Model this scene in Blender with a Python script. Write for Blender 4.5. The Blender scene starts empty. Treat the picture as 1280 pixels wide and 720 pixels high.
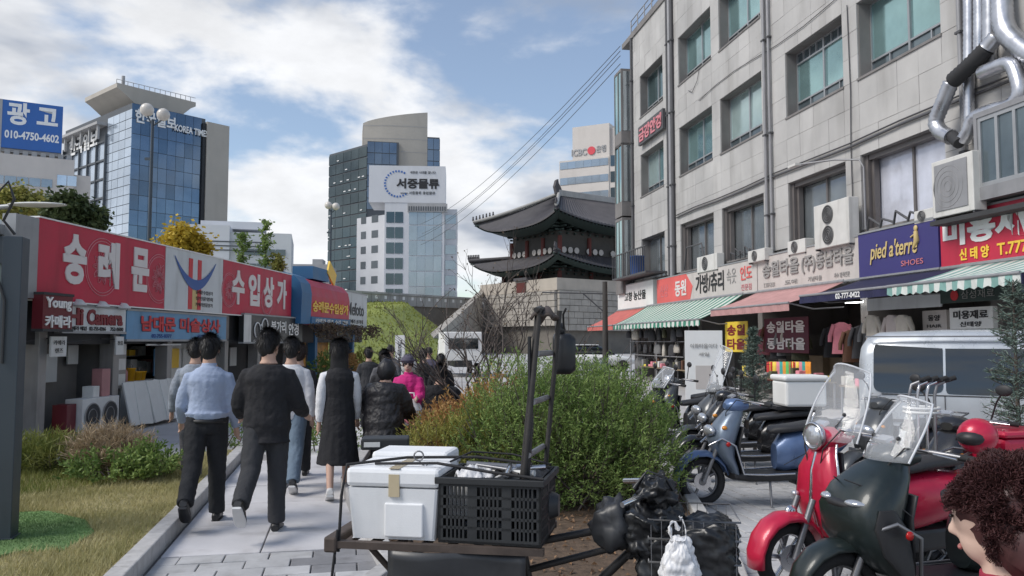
import bpy, math, random
from mathutils import Vector, Matrix, noise
R = math.radians
random.seed(11)
SC = bpy.context.scene
COL = SC.collection
# ------------------------------------------------------------------ camera
FPX = 1000.0                      # focal length in pixels of the 1280 px wide photograph
CAMZ = 1.68
PITCH = math.atan(66 / FPX)
cam_d = bpy.data.cameras.new('camera'); cam = bpy.data.objects.new('camera', cam_d); COL.objects.link(cam)
cam_d.sensor_width = 36; cam_d.lens = FPX / 1280 * 36; cam_d.clip_start = .05; cam_d.clip_end = 6000
cam.location = (0, 0, CAMZ); cam.rotation_euler = (math.pi / 2 + PITCH, 0, 0)
SC.camera = cam
def at(u, v, Y):
    """photograph pixel (1280x720) + distance ahead -> point in the place"""
    a, b = (u - 640) / FPX, (360 - v) / FPX
    c, s = math.cos(PITCH), math.sin(PITCH)
    k = Y / (c - b * s)
    return Vector((a * k, Y, CAMZ + (s + b * c) * k))
def gnd(u, v, z=0):
    a, b = (u - 640) / FPX, (360 - v) / FPX
    c, s = math.cos(PITCH), math.sin(PITCH)
    k = (z - CAMZ) / (s + b * c)
    return Vector((a * k, (c - b * s) * k, z))
# ------------------------------------------------------------------ light
SUN_EL, SUN_AZ = 46, -112          # azimuth from +Y towards +X
sd = bpy.data.lights.new('sun', 'SUN'); sd.energy = 2.0; sd.angle = R(26); sd.color = (1, .95, .88)
sun = bpy.data.objects.new('sun', sd); COL.objects.link(sun)
sun.rotation_euler = Vector((math.sin(R(SUN_AZ)) * math.cos(R(SUN_EL)), math.cos(R(SUN_AZ)) * math.cos(R(SUN_EL)), math.sin(R(SUN_EL)))).to_track_quat('Z', 'Y').to_euler()
vs = SC.view_settings; vs.view_transform = 'Standard'; vs.look = 'None'; vs.gamma = 1; vs.exposure = 0.54
vs.use_curve_mapping = False
W = bpy.data.worlds.new('World'); SC.world = W; W.use_nodes = True
def build_sky():
    nt = W.node_tree; N = nt.nodes; L = nt.links; N.clear()
    out = N.new('ShaderNodeOutputWorld'); bg = N.new('ShaderNodeBackground'); bg.inputs[1].default_value = .105
    sky = N.new('ShaderNodeTexSky'); sky.sky_type = 'NISHITA'; sky.sun_disc = False
    sky.sun_elevation = R(SUN_EL); sky.sun_rotation = R(SUN_AZ); sky.air_density = 1.0; sky.dust_density = .3; sky.ozone_density = 1.5
    tc = N.new('ShaderNodeTexCoord'); sep = N.new('ShaderNodeSeparateXYZ'); L.new(tc.outputs['Generated'], sep.inputs[0])
    def m(op, a, b=None, c=None, clamp=False):
        n = N.new('ShaderNodeMath'); n.operation = op; n.use_clamp = clamp
        for i, x in enumerate((a, b, c)):
            if x is None: continue
            if isinstance(x, (int, float)): n.inputs[i].default_value = x
            else: L.new(x, n.inputs[i])
        return n.outputs[0]
    z = m('MAXIMUM', sep.outputs[2], 0.0)
    k = m('ADD', z, .42)
    cx = m('DIVIDE', sep.outputs[0], k); cy = m('DIVIDE', sep.outputs[1], k)
    cmb = N.new('ShaderNodeCombineXYZ'); L.new(cx, cmb.inputs[0]); L.new(cy, cmb.inputs[1]); L.new(m('MULTIPLY', z, 1.6), cmb.inputs[2])
    def nz(scale, det, rough, off, dist=0.0):
        mp = N.new('ShaderNodeMapping'); L.new(cmb.outputs[0], mp.inputs[0]); mp.inputs[1].default_value = off
        n = N.new('ShaderNodeTexNoise'); L.new(mp.outputs[0], n.inputs[0]); n.inputs['Scale'].default_value = scale
        n.inputs['Detail'].default_value = det; n.inputs['Roughness'].default_value = rough; n.inputs['Distortion'].default_value = dist
        return n.outputs[0]
    big = nz(2.3, 10, .53, (12.1, 3.3, 1.4), .15)
    # weather: a heavier bank of cloud towards the sun's side, thinning out the other way
    bank = m('MULTIPLY', sep.outputs[0], -.10)
    lows = m('MULTIPLY', m('SUBTRACT', .30, z), .2)
    dens = m('ADD', m('ADD', big, bank), lows)
    mr = N.new('ShaderNodeMapRange'); mr.interpolation_type = 'SMOOTHSTEP'; L.new(dens, mr.inputs[0])
    mr.inputs[1].default_value = .45; mr.inputs[2].default_value = .57
    thick = nz(2.1, 5, .5, (12.1, 3.42, 1.32), .15)
    tk = N.new('ShaderNodeMapRange'); tk.interpolation_type = 'SMOOTHSTEP'; L.new(m('ADD', thick, m('MULTIPLY', sep.outputs[0], -.08)), tk.inputs[0])
    tk.inputs[1].default_value = .50; tk.inputs[2].default_value = .66
    fine = nz(5.5, 6, .6, (.3, 5.2, 1.0))
    cc = N.new('ShaderNodeMix'); cc.data_type = 'RGBA'; L.new(tk.outputs[0], cc.inputs[0])
    cc.inputs[6].default_value = (6.2, 6.3, 6.5, 1); cc.inputs[7].default_value = (2.6, 2.95, 3.6, 1)
    mod = N.new('ShaderNodeMix'); mod.data_type = 'RGBA'; mod.blend_type = 'MULTIPLY'; mod.inputs[0].default_value = 1.0
    L.new(cc.outputs[2], mod.inputs[6])
    fr = N.new('ShaderNodeMapRange'); L.new(fine, fr.inputs[0]); fr.inputs[1].default_value = .3; fr.inputs[2].default_value = .7; fr.inputs[3].default_value = .86; fr.inputs[4].default_value = 1.08
    L.new(fr.outputs[0], mod.inputs[7])
    hz = N.new('ShaderNodeMix'); hz.data_type = 'RGBA'; hz.inputs[0].default_value = .16; L.new(sky.outputs[0], hz.inputs[6]); hz.inputs[7].default_value = (4.6, 4.8, 5.1, 1)
    mx = N.new('ShaderNodeMix'); mx.data_type = 'RGBA'; L.new(mr.outputs[0], mx.inputs[0]); L.new(hz.outputs[2], mx.inputs[6]); L.new(mod.outputs[2], mx.inputs[7])
    L.new(mx.outputs[2], bg.inputs[0]); L.new(bg.outputs[0], out.inputs[0])
build_sky()
# ------------------------------------------------------------------ helpers: materials
MATS = {}
def mat(name, col=(.5, .5, .5), rough=.6, metal=0, var=.12, scale=2.5, bump=0, bscale=30, spec=.5, alpha=1, trans=0, emit=0, dirt=0, coat=0, stretch=None, world=False):
    if name in MATS: return MATS[name]
    m = bpy.data.materials.new(name); m.use_nodes = True; MATS[name] = m
    nt = m.node_tree; N = nt.nodes; L = nt.links; b = N['Principled BSDF']
    b.inputs['Roughness'].default_value = rough; b.inputs['Metallic'].default_value = metal
    b.inputs['Specular IOR Level'].default_value = spec; b.inputs['Alpha'].default_value = alpha
    b.inputs['Transmission Weight'].default_value = trans; b.inputs['Coat Weight'].default_value = coat
    c = (*col, 1) if len(col) == 3 else col
    b.inputs['Base Color'].default_value = c
    if emit:
        b.inputs['Emission Color'].default_value = c; b.inputs['Emission Strength'].default_value = emit
    if var or bump or dirt:
        tc = N.new('ShaderNodeTexCoord'); src = tc.outputs['Object']
        if world: src = N.new('ShaderNodeNewGeometry').outputs['Position']
        src0 = src
        if stretch:
            mp = N.new('ShaderNodeMapping'); mp.inputs[3].default_value = stretch; L.new(src, mp.inputs[0]); src = mp.outputs[0]
        if var or dirt:
            n = N.new('ShaderNodeTexNoise'); L.new(src, n.inputs[0]); n.inputs['Scale'].default_value = scale; n.inputs['Detail'].default_value = 6; n.inputs['Roughness'].default_value = .62
            r = N.new('ShaderNodeMapRange'); L.new(n.outputs[0], r.inputs[0]); r.inputs[1].default_value = .3; r.inputs[2].default_value = .7
            r.inputs[3].default_value = 1 - var; r.inputs[4].default_value = 1 + var
            oi = N.new('ShaderNodeObjectInfo'); rr = N.new('ShaderNodeMapRange'); L.new(oi.outputs['Random'], rr.inputs[0]); rr.inputs[3].default_value = 1 - var * .45; rr.inputs[4].default_value = 1 + var * .45
            mm = N.new('ShaderNodeMath'); mm.operation = 'MULTIPLY'; L.new(r.outputs[0], mm.inputs[0]); L.new(rr.outputs[0], mm.inputs[1])
            x = N.new('ShaderNodeMix'); x.data_type = 'RGBA'; x.blend_type = 'MULTIPLY'; x.inputs[0].default_value = 1; x.inputs[6].default_value = c
            L.new(mm.outputs[0], x.inputs[7]); last = x.outputs[2]
            if dirt:
                n2 = N.new('ShaderNodeTexNoise'); mp2 = N.new('ShaderNodeMapping'); mp2.inputs[3].default_value = (1, 1, .18); L.new(src0, mp2.inputs[0]); L.new(mp2.outputs[0], n2.inputs[0])
                n2.inputs['Scale'].default_value = scale * 2.2; n2.inputs['Detail'].default_value = 7
                r2 = N.new('ShaderNodeMapRange'); L.new(n2.outputs[0], r2.inputs[0]); r2.inputs[1].default_value = .52; r2.inputs[2].default_value = .75; r2.inputs[3].default_value = 0; r2.inputs[4].default_value = dirt
                y = N.new('ShaderNodeMix'); y.data_type = 'RGBA'; L.new(r2.outputs[0], y.inputs[0]); L.new(last, y.inputs[6]); y.inputs[7].default_value = (c[0] * .35, c[1] * .33, c[2] * .3, 1); last = y.outputs[2]
            L.new(last, b.inputs['Base Color'])
            rv = N.new('ShaderNodeMapRange'); L.new(n.outputs[0], rv.inputs[0]); rv.inputs[1].default_value = .3; rv.inputs[2].default_value = .7; rv.inputs[3].default_value = max(0, rough - .07); rv.inputs[4].default_value = min(1, rough + .1)
            L.new(rv.outputs[0], b.inputs['Roughness'])
        if bump:
            n = N.new('ShaderNodeTexNoise'); L.new(src, n.inputs[0]); n.inputs['Scale'].default_value = bscale; n.inputs['Detail'].default_value = 4
            bp = N.new('ShaderNodeBump'); bp.inputs['Strength'].default_value = bump; bp.inputs['Distance'].default_value = .02; L.new(n.outputs[0], bp.inputs['Height']); L.new(bp.outputs[0], b.inputs['Normal'])
    return m
def leafmat(name, c1, c2, trans=.25, scale=1.2):
    if name in MATS: return MATS[name]
    m = bpy.data.materials.new(name); m.use_nodes = True; MATS[name] = m
    nt = m.node_tree; N = nt.nodes; L = nt.links; b = N['Principled BSDF']; b.inputs['Roughness'].default_value = .6; b.inputs['Specular IOR Level'].default_value = .25
    g = N.new('ShaderNodeNewGeometry'); tc = N.new('ShaderNodeTexCoord'); n = N.new('ShaderNodeTexNoise'); L.new(tc.outputs['Object'], n.inputs[0]); n.inputs['Scale'].default_value = scale; n.inputs['Detail'].default_value = 3
    a = N.new('ShaderNodeMath'); a.operation = 'MULTIPLY_ADD'; L.new(g.outputs['Random Per Island'], a.inputs[0]); a.inputs[1].default_value = .55
    r = N.new('ShaderNodeMapRange'); L.new(n.outputs[0], r.inputs[0]); r.inputs[1].default_value = .35; r.inputs[2].default_value = .65; r.inputs[4].default_value = .5; L.new(r.outputs[0], a.inputs[2])
    x = N.new('ShaderNodeMix'); x.data_type = 'RGBA'; L.new(a.outputs[0], x.inputs[0]); x.inputs[6].default_value = (*c1, 1); x.inputs[7].default_value = (*c2, 1)
    L.new(x.outputs[2], b.inputs['Base Color'])
    t = N.new('ShaderNodeBsdfTranslucent'); L.new(x.outputs[2], t.inputs[0]); s = N.new('ShaderNodeMixShader'); s.inputs[0].default_value = trans
    L.new(b.outputs[0], s.inputs[1]); L.new(t.outputs[0], s.inputs[2]); L.new(s.outputs[0], N['Material Output'].inputs[0])
    return m
# ------------------------------------------------------------------ helpers: geometry
class MB:
    def __init__(s): s.v = []; s.f = []; s.s = []
    def add(s, vs, fs, sm=False):
        o = len(s.v); s.v.extend([tuple(p) for p in vs])
        for f in fs: s.f.append(tuple(i + o for i in f)); s.s.append(sm)
        return s
    def bx(s, x0, x1, y0, y1, z0, z1):
        return s.add([(x0, y0, z0), (x1, y0, z0), (x1, y1, z0), (x0, y1, z0), (x0, y0, z1), (x1, y0, z1), (x1, y1, z1), (x0, y1, z1)],
                     [(0, 3, 2, 1), (4, 5, 6, 7), (0, 1, 5, 4), (1, 2, 6, 5), (2, 3, 7, 6), (3, 0, 4, 7)])
    def box(s, c, d, rot=None):
        m = rot or Matrix.Identity(3); c = Vector(c); h = [x / 2 for x in d]
        vs = [c + m @ Vector((sx * h[0], sy * h[1], sz * h[2])) for sz in (-1, 1) for sx, sy in ((-1, -1), (1, -1), (1, 1), (-1, 1))]
        return s.add(vs, [(0, 3, 2, 1), (4, 5, 6, 7), (0, 1, 5, 4), (1, 2, 6, 5), (2, 3, 7, 6), (3, 0, 4, 7)])
    def quad(s, a, b, c, d): return s.add([a, b, c, d], [(0, 1, 2, 3)])
    def loft(s, rings, cap=True, sm=True, closed=False):
        n = len(rings[0]); vs = [p for r in rings for p in r]; fs = []
        m = len(rings)
        for i in range(m if closed else m - 1):
            for j in range(n):
                fs.append((i * n + j, i * n + (j + 1) % n, ((i + 1) % m) * n + (j + 1) % n, ((i + 1) % m) * n + j))
        s.add(vs, fs, sm)
        if cap and not closed:
            s.add(rings[0], [tuple(range(n))[::-1]]); s.add(rings[-1], [tuple(range(n))])
        return s
    def tube(s, pts, r, n=8, cap=True, sm=True, closed=False):
        P = [Vector(p) for p in pts]; rr = r if isinstance(r, (list, tuple)) else [r] * len(P)
        rings = []; prev = None; m = len(P)
        for i, p in enumerate(P):
            if closed: d = P[(i + 1) % m] - P[i - 1]
            else: d = P[min(i + 1, m - 1)] - P[max(i - 1, 0)]
            if d.length < 1e-9: d = Vector((0, 0, 1))
            d.normalize()
            if prev is None:
                a = d.cross(Vector((0, 0, 1)));  a = a if a.length > .05 else d.cross(Vector((1, 0, 0)))
            else:
                a = prev - d * prev.dot(d)
                if a.length < 1e-6: a = d.orthogonal()
            a.normalize(); b = d.cross(a); prev = a
            rings.append([p + (a * math.cos(t) + b * math.sin(t)) * rr[i] for t in [2 * math.pi * k / n for k in range(n)]])
        return s.loft(rings, cap, sm, closed)
    def cyl(s, a, b, r, n=12, r2=None): return s.tube([a, b], [r, r if r2 is None else r2], n)
    def lathe(s, prof, c=(0, 0, 0), ax='z', n=20, sm=True, cap=True):
        rings = []
        for r, h in prof:
            ring = []
            for k in range(n):
                t = 2 * math.pi * k / n; a, b = r * math.cos(t), r * math.sin(t)
                p = {'z': (a, b, h), 'y': (b, h, a), 'x': (h, a, b)}[ax]
                ring.append((c[0] + p[0], c[1] + p[1], c[2] + p[2]))
            rings.append(ring)
        return s.loft(rings, cap, sm)
    def torus(s, c, R_, r, ax='y', n=28, k=8):
        pts = []
        for i in range(n):
            t = 2 * math.pi * i / n; a, b = R_ * math.cos(t), R_ * math.sin(t)
            p = {'z': (a, b, 0), 'y': (a, 0, b), 'x': (0, a, b)}[ax]
            pts.append((c[0] + p[0], c[1] + p[1], c[2] + p[2]))
        return s.tube(pts, r, k, closed=True)
    def ell(s, c, r, nu=14, nv=9, rot=None, nz=0, seed=0):
        vs = []; fs = []; m = rot or Matrix.Identity(3); c = Vector(c)
        for i in range(1, nv):
            p = math.pi * i / nv
            for j in range(nu):
                t = 2 * math.pi * j / nu
                d = Vector((math.sin(p) * math.cos(t), math.sin(p) * math.sin(t), math.cos(p)))
                k = 1 + (nz * noise.noise(d * 2.3 + Vector((seed, seed * 1.7, 0))) if nz else 0)
                vs.append(c + m @ Vector((d.x * r[0] * k, d.y * r[1] * k, d.z * r[2] * k)))
        top = len(vs); vs.append(c + m @ Vector((0, 0, r[2]))); vs.append(c - m @ Vector((0, 0, r[2])))
        for i in range(nv - 2):
            for j in range(nu): fs.append((i * nu + j, (i + 1) * nu + j, (i + 1) * nu + (j + 1) % nu, i * nu + (j + 1) % nu))
        for j in range(nu):
            fs.append((top, j, (j + 1) % nu)); q = (nv - 2) * nu; fs.append((top + 1, q + (j + 1) % nu, q + j))
        return s.add(vs, fs, True)
    def prism(s, poly, ax, a, b, sm=False):
        """extrude a 2-D outline along an axis: 'y' -> outline in x,z ; 'x' -> outline in y,z ; 'z' -> outline in x,y"""
        f = {'y': lambda p, h: (p[0], h, p[1]), 'x': lambda p, h: (h, p[0], p[1]), 'z': lambda p, h: (p[0], p[1], h)}[ax]
        n = len(poly); s.add([f(p, a) for p in poly] + [f(p, b) for p in poly], [(i, (i + 1) % n, n + (i + 1) % n, n + i) for i in range(n)], sm)
        return s.add([f(p, a) for p in poly], [tuple(range(n))[::-1]]).add([f(p, b) for p in poly], [tuple(range(n))])
    def grid(s, fn, nu, nv, sm=True):
        vs = [fn(i / nu, j / nv) for j in range(nv + 1) for i in range(nu + 1)]
        return s.add(vs, [(j * (nu + 1) + i, j * (nu + 1) + i + 1, (j + 1) * (nu + 1) + i + 1, (j + 1) * (nu + 1) + i) for j in range(nv) for i in range(nu)], sm)
    def mesh(s, name):
        me = bpy.data.meshes.new(name); me.from_pydata(s.v, [], s.f)
        me.polygons.foreach_set('use_smooth', s.s); me.update(); return me
    def build(s, name, m, parent=None, kind=None, label=None, loc=None, rz=0, bev=0, thick=0, sub=0, flip=True):
        return put(name, s.mesh(name), m, parent, kind, label, loc, rz, bev, thick, sub)
def put(name, me, m, parent=None, kind=None, label=None, loc=None, rz=0, bev=0, thick=0, sub=0):
    if m is not None and not me.materials: me.materials.append(MATS[m] if isinstance(m, str) else m)
    o = bpy.data.objects.new(name, me); COL.objects.link(o); o.parent = parent
    if loc is not None: o.location = loc
    if rz: o.rotation_euler = (0, 0, rz)
    if kind: o['kind'] = kind
    if label: o['label'] = label
    if thick: q = o.modifiers.new('solid', 'SOLIDIFY'); q.thickness = thick; q.offset = 0
    if bev: q = o.modifiers.new('bevel', 'BEVEL'); q.width = bev; q.segments = 2; q.limit_method = 'ANGLE'; q.angle_limit = R(40)
    if sub: q = o.modifiers.new('sub', 'SUBSURF'); q.levels = q.render_levels = sub
    return o
def thing(name, label, cat, loc=(0, 0, 0), rz=0, group=None, kind=None, scale=1):
    o = bpy.data.objects.new(name, None); COL.objects.link(o); o.location = loc; o.rotation_euler = (0, 0, rz); o.empty_display_size = .1
    o['label'] = label; o['category'] = cat
    if group: o['group'] = group
    if kind: o['kind'] = kind
    if scale != 1: o.scale = (scale,) * 3
    return o
def tag(o, label, cat, group=None):
    o['label'] = label; o['category'] = cat
    if group: o['group'] = group
    return o
def struct(o): o['kind'] = 'structure'; return o
def kids(o, _c={}): return list(o.children)
def dup(root, loc, rz, label, group=None):
    r = root.copy(); COL.objects.link(r); r.location = loc; r.rotation_euler = (0, 0, rz); r['label'] = label
    if group: r['group'] = group
    for ch in [o for o in COL.objects if o.parent == root]:
        c = ch.copy(); COL.objects.link(c); c.parent = r
        for g in [o for o in COL.objects if o.parent == ch]:
            d = g.copy(); COL.objects.link(d); d.parent = c
    return r
def text(body, size, m, parent, o, ex, ez, depth=.01, bold=.0, width=None, height=None, name='lettering', align='CENTER', shear=0):
    """lettering on a plane: o = anchor, ex = reading direction, ez = up; raised by depth. width/height fit it to a box"""
    c = bpy.data.curves.new('lettering', 'FONT'); c.body = body; c.size = 1; c.align_x = 'LEFT'; c.offset = bold; c.resolution_u = 3; c.shear = shear
    c.extrude = .001
    t = bpy.data.objects.new('lettering', c); me = bpy.data.meshes.new_from_object(t); bpy.data.objects.remove(t)
    xs = [v.co.x for v in me.vertices]; ys = [v.co.y for v in me.vertices]; x0, x1, y0, y1 = min(xs), max(xs), min(ys), max(ys)
    sx = width / (x1 - x0) if width else size; sy = height / (y1 - y0) if height else (size if not width else sx)
    if not width: sx = sy if height else size
    ex = Vector(ex).normalized(); ez = Vector(ez).normalized(); en = ex.cross(ez); o = Vector(o)
    cx = (x0 + x1) / 2 if align == 'CENTER' else x0; cy = (y0 + y1) / 2
    for v in me.vertices:
        p = v.co.copy(); v.co = o + ex * ((p.x - cx) * sx) + ez * ((p.y - cy) * sy) + en * (p.z / .001 * depth / 2)
    me.name = name; me.materials.clear()
    return put(name, me, m, parent)
# ------------------------------------------------------------------ setting: ground
mat('plaza', (.44, .43, .425), .8, var=.12, scale=.7, bump=.15, bscale=25, dirt=.25)
mat('slab', (.58, .57, .58), .75, world=True, var=.13, scale=1.1, bump=.1, bscale=60, dirt=.5)
mat('paver', (.44, .44, .445), .8, world=True, var=.16, scale=3, bump=.15, bscale=60, dirt=.35)
mat('paver_dark', (.22, .22, .23), .8, world=True, var=.18, scale=3, bump=.2, bscale=60, dirt=.3)
mat('joint', (.13, .125, .12), .95, var=.25, scale=6)
mat('granite', (.46, .45, .44), .75, world=True, var=.14, scale=9, bump=.15, bscale=80, dirt=.35)
mat('soil', (.11, .075, .05), .95, var=.4, scale=14, bump=.8, bscale=35)
mat('lawn_soil', (.32, .28, .14), .95, var=.35, scale=5, bump=.6, bscale=40)
g = MB().add([(-1500, -400, -.03), (1500, -400, -.03), (1500, 2500, -.03), (-1500, 2500, -.03)], [(0, 1, 2, 3)])
struct(g.build('ground', 'plaza'))
PD = Vector((-.207, 1, 0)).normalized(); PN = Vector((PD.y, -PD.x, 0)); PA = math.atan2(PD.y, PD.x)
PO = gnd(150, 720); PO.z = 0                      # near point of the kerb line along the lawn
def pw(s, t, z=0): p = PO + PD * s + PN * t; return Vector((p.x, p.y, z))
# footpath: base sheet and separate slabs
path = struct(MB().add([pw(-6, .12, -.018), pw(-6, 3.2, -.018), pw(21.5, 3.2, -.018), pw(21.5, .12, -.018)], [(0, 1, 2, 3)]).build('footpath', 'joint'))
_pm = {}
def piece(name, parent, o, ang, w, l, h, m, jit=.003, bev=.006):
    k = (name, round(w, 3), round(l, 3), round(h, 3), m)
    if k not in _pm: _pm[k] = MB().bx(0, w, 0, l, -h, 0).mesh(name)
    ob = put(name, _pm[k], m, parent, bev=bev)
    ob.location = (o[0], o[1], o[2] + random.uniform(-jit, jit)); ob.rotation_euler = (random.uniform(-.003, .003), random.uniform(-.003, .003), ang)
    return ob
for j in range(21):
    s = .48 + j * 1.02
    for i in range(4):
        if j > 14 and i > 3: continue
        t = .17 + i * .75
        o = pw(s, t); piece('paving_slab', path, o, PA - math.pi / 2, .738, 1.008, .05, 'slab')
for j in range(8):
    s = -1.3 + j * .22
    for i in range(9):
        t = .17 + i * .335 + (.16 if j % 2 else 0)
        if j % 2 and i == 0: piece('small_paver', path, pw(s, .17), PA - math.pi / 2, .152, .21, .05, 'paver')
        dark = j > 4 and i in (3, 4, 5, 6, 7)
        piece('small_paver', path, pw(s, t), PA - math.pi / 2, .325, .21, .05, 'paver_dark' if dark else 'paver')
# kerb stones along the lawn
kerb = struct(MB().add([pw(-5, .0, -.02), pw(-5, .14, -.02), pw(9, .14, -.02), pw(9, 0, -.02)], [(0, 1, 2, 3)]).build('kerb_bed', 'joint'))
for j in range(12):
    piece('kerb_stone', kerb, pw(-4.2 + j * 1.0, 0, .125), PA - math.pi / 2, .14, .99, .17, 'granite', .003, .012)
kb2 = struct(MB().bx(-7.2, -3.3, 11.35, 11.5, -.02, 0).build('plaza_kerb', 'joint'))
for j in range(4): piece('kerb_stone', kb2, (-7.1 + j * 1.0, 11.33, .1), .03, .98, .16, .12, 'granite', .003, .012)
# lawn (raised level with the kerb), its dry grass and the piece of artificial turf
LZ = .1
lp = [pw(-5, 0, LZ), pw(6.0, 0, LZ), pw(6.2, -.25, LZ), Vector((-4.6, 10.6, LZ)), Vector((-8.5, 10.9, LZ)), Vector((-8.5, 0, LZ))]
struct(MB().prism([(p.x, p.y) for p in lp], 'z', -.02, LZ).build('lawn', 'lawn_soil'))
leafmat('dry_grass', (.30, .29, .11), (.58, .52, .29), .4, 1.6)
leafmat('green_grass', (.11, .16, .03), (.32, .32, .10), .3, 2)
def inpoly(x, y, P):
    c = False; n = len(P)
    for i in range(n):
        a, b = P[i], P[i - 1]
        if (a[1] > y) != (b[1] > y) and x < (b[0] - a[0]) * (y - a[1]) / (b[1] - a[1]) + a[0]: c = not c
    return c
matp = [gnd(-30, 645, LZ), gnd(60, 641, LZ), gnd(106, 652, LZ), gnd(118, 668, LZ), gnd(80, 690, LZ), gnd(30, 690, LZ), gnd(-40, 706, LZ)]
mat2 = [(p.x, p.y) for p in matp]
def blades(n, region, z, hmin, hmax, w=.006, lean=.6, avoid=None):
    mb = MB(); xs = [p[0] for p in region]; ys = [p[1] for p in region]; k = 0
    while k < n:
        x = random.uniform(min(xs), max(xs)); y = random.uniform(min(ys), max(ys))
        if not inpoly(x, y, region) or (avoid and inpoly(x, y, avoid)): continue
        d = noise.noise(Vector((x * .9, y * .9, 3)))
        if random.random() > .75 + d: continue
        k += 1; h = random.uniform(hmin, hmax) * (1 + d * .6); a = random.uniform(0, 6.28); t = random.uniform(0, lean) * h
        dx, dy = math.cos(a), math.sin(a)
        mb.v += [(x - dy * w, y + dx * w, z), (x + dy * w, y - dx * w, z), (x + dx * t, y + dy * t, z + h)]
        q = len(mb.v); mb.f.append((q - 3, q - 2, q - 1)); mb.s.append(False)
    return mb
vis = [(p.x, p.y) for p in [pw(-.9, -.02), pw(5.9, -.02), Vector((-4.7, 10.3, 0)), Vector((-7.5, 10.5, 0)), Vector((-4.9, 5.2, 0))]]
o = blades(52000, vis, LZ, .025, .075, .0045, 1.3, mat2).build('dry_grass', 'dry_grass'); o['kind'] = 'stuff'; o['label'] = 'short dry yellowish grass growing over the lawn'; o['category'] = 'grass'
o = blades(9000, [(-4.9, 8.2), (-3.9, 9.4), (-4.6, 10.3), (-7, 10.3), (-6, 8.4)], LZ, .05, .14, .005, .7).build('lush_grass', 'green_grass'); o['kind'] = 'stuff'; o['label'] = 'taller green grass below the planted clumps'; o['category'] = 'grass'
mat('turf', (.20, .33, .12), .9, var=.2, scale=3, bump=.7, bscale=220)
mb = MB().prism(mat2, 'z', LZ + .002, LZ + .018)
tt = mb.build('artificial_turf', 'turf'); tag(tt, 'flat bright green artificial turf patch lying on the lawn', 'turf mat')
fz = blades(12000, mat2, LZ + .016, .008, .018, .003, .8).build('turf_pile', 'turf', tt); fz['kind'] = 'stuff'
# planted bed between footpath and street
bedp = [gnd(503, 722), gnd(462, 655), gnd(440, 610), gnd(470, 560), gnd(540, 530), gnd(700, 530), gnd(800, 560), gnd(842, 610), gnd(872, 665), gnd(905, 722)]
bed0 = Vector((-1.2, 3.9, 0)); bed1 = Vector((1.15, 3.9, 0))
bp = [bed0] + bedp + [bed1]
bp2 = [(p.x, p.y) for p in bp]
bed = struct(MB().prism(bp2, 'z', -.02, .05).build('planting_bed', 'soil'))
def kerbline(pts, name):
    k = struct(MB().add([(p.x - .05, p.y, -.022) for p in pts[:2]] + [(p.x + .05, p.y, -.022) for p in pts[1::-1]], [(0, 1, 2, 3)]).build(name, 'joint'))
    for a, b in zip(pts[:-1], pts[1:]):
        d = b - a; L_ = d.length; n = max(1, round(L_ / .8)); ang = math.atan2(d.y, d.x)
        for i in range(n):
            p = a + d * (i / n); piece('kerb_stone', k, (p.x, p.y, .13), ang, L_ / n - .008, .13, .16, 'granite', .003, .012)
kerbline(bp, 'bed_kerb')
mbm = MB()
for i in range(2600):
    x = random.uniform(-1.4, 2); y = random.uniform(4, 12)
    if not inpoly(x, y, bp2): continue
    s = random.uniform(.01, .035); a = random.uniform(0, 6.28); z = .055
    c, s_ = math.cos(a) * s, math.sin(a) * s
    mbm.add([(x - c, y - s_, z), (x + s_ * .4, y - c * .4, z + random.uniform(.005, .03)), (x + c, y + s_, z + .004), (x - s_ * .4, y + c * .4, z + random.uniform(0, .02))], [(0, 1, 2, 3)])
leafmat('litter', (.16, .09, .05), (.34, .21, .12), .1, 3)
o = mbm.build('leaf_litter', 'litter'); o['kind'] = 'stuff'; o['label'] = 'brown fallen leaves scattered on the soil of the bed'; o['category'] = 'litter'
# street of small block pavers on the shop side
st = struct(MB().add([(.9, 3, -.016), (8, 3, -.016), (8, 16.1, -.016), (.9, 16.1, -.016)], [(0, 1, 2, 3)]).build('street_paving', 'joint'))
SA = R(9.5); cs, sn = math.cos(SA), math.sin(SA); me300 = MB().bx(.006, .144, .006, .284, -.04, 0).mesh('block_paver'); cnt = 0; rest = MB()
cells = []
for j in range(-2, 60):
    for i in range(-4, 62):
        lx = i * .15; ly = j * .29 + (.145 if i % 2 else 0)
        x = .9 + lx * cs - ly * sn; y = 4.9 + lx * sn + ly * cs
        if y > 16 or x > 8 or inpoly(x + .08, y + .1, bp2) or inpoly(x + .25, y + .1, bp2) or x < .9: continue
        cells.append((x, y))
cells.sort(key=lambda c: (0 if c[1] > 5.3 and 1.4 < c[0] < 4.6 else 1, c[1]))
for k, (x, y) in enumerate(cells):
    z = random.uniform(-.003, .003)
    if k < 300:
        ob = put('block_paver', me300, 'paver', st, bev=.005); ob.location = (x, y, z); ob.rotation_euler = (0, 0, SA)
    else:
        P = [(.006, .006), (.144, .006), (.144, .284), (.006, .284)]
        rest.add([(x + a * cs - b * sn, y + a * sn + b * cs, z) for a, b in P] + [(x + a * cs - b * sn, y + a * sn + b * cs, -.04) for a, b in P], [(0, 1, 2, 3), (0, 4, 5, 1), (1, 5, 6, 2), (2, 6, 7, 3), (3, 7, 4, 0)])
rest.build('block_pavers', 'paver', st, kind='stuff')
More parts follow.
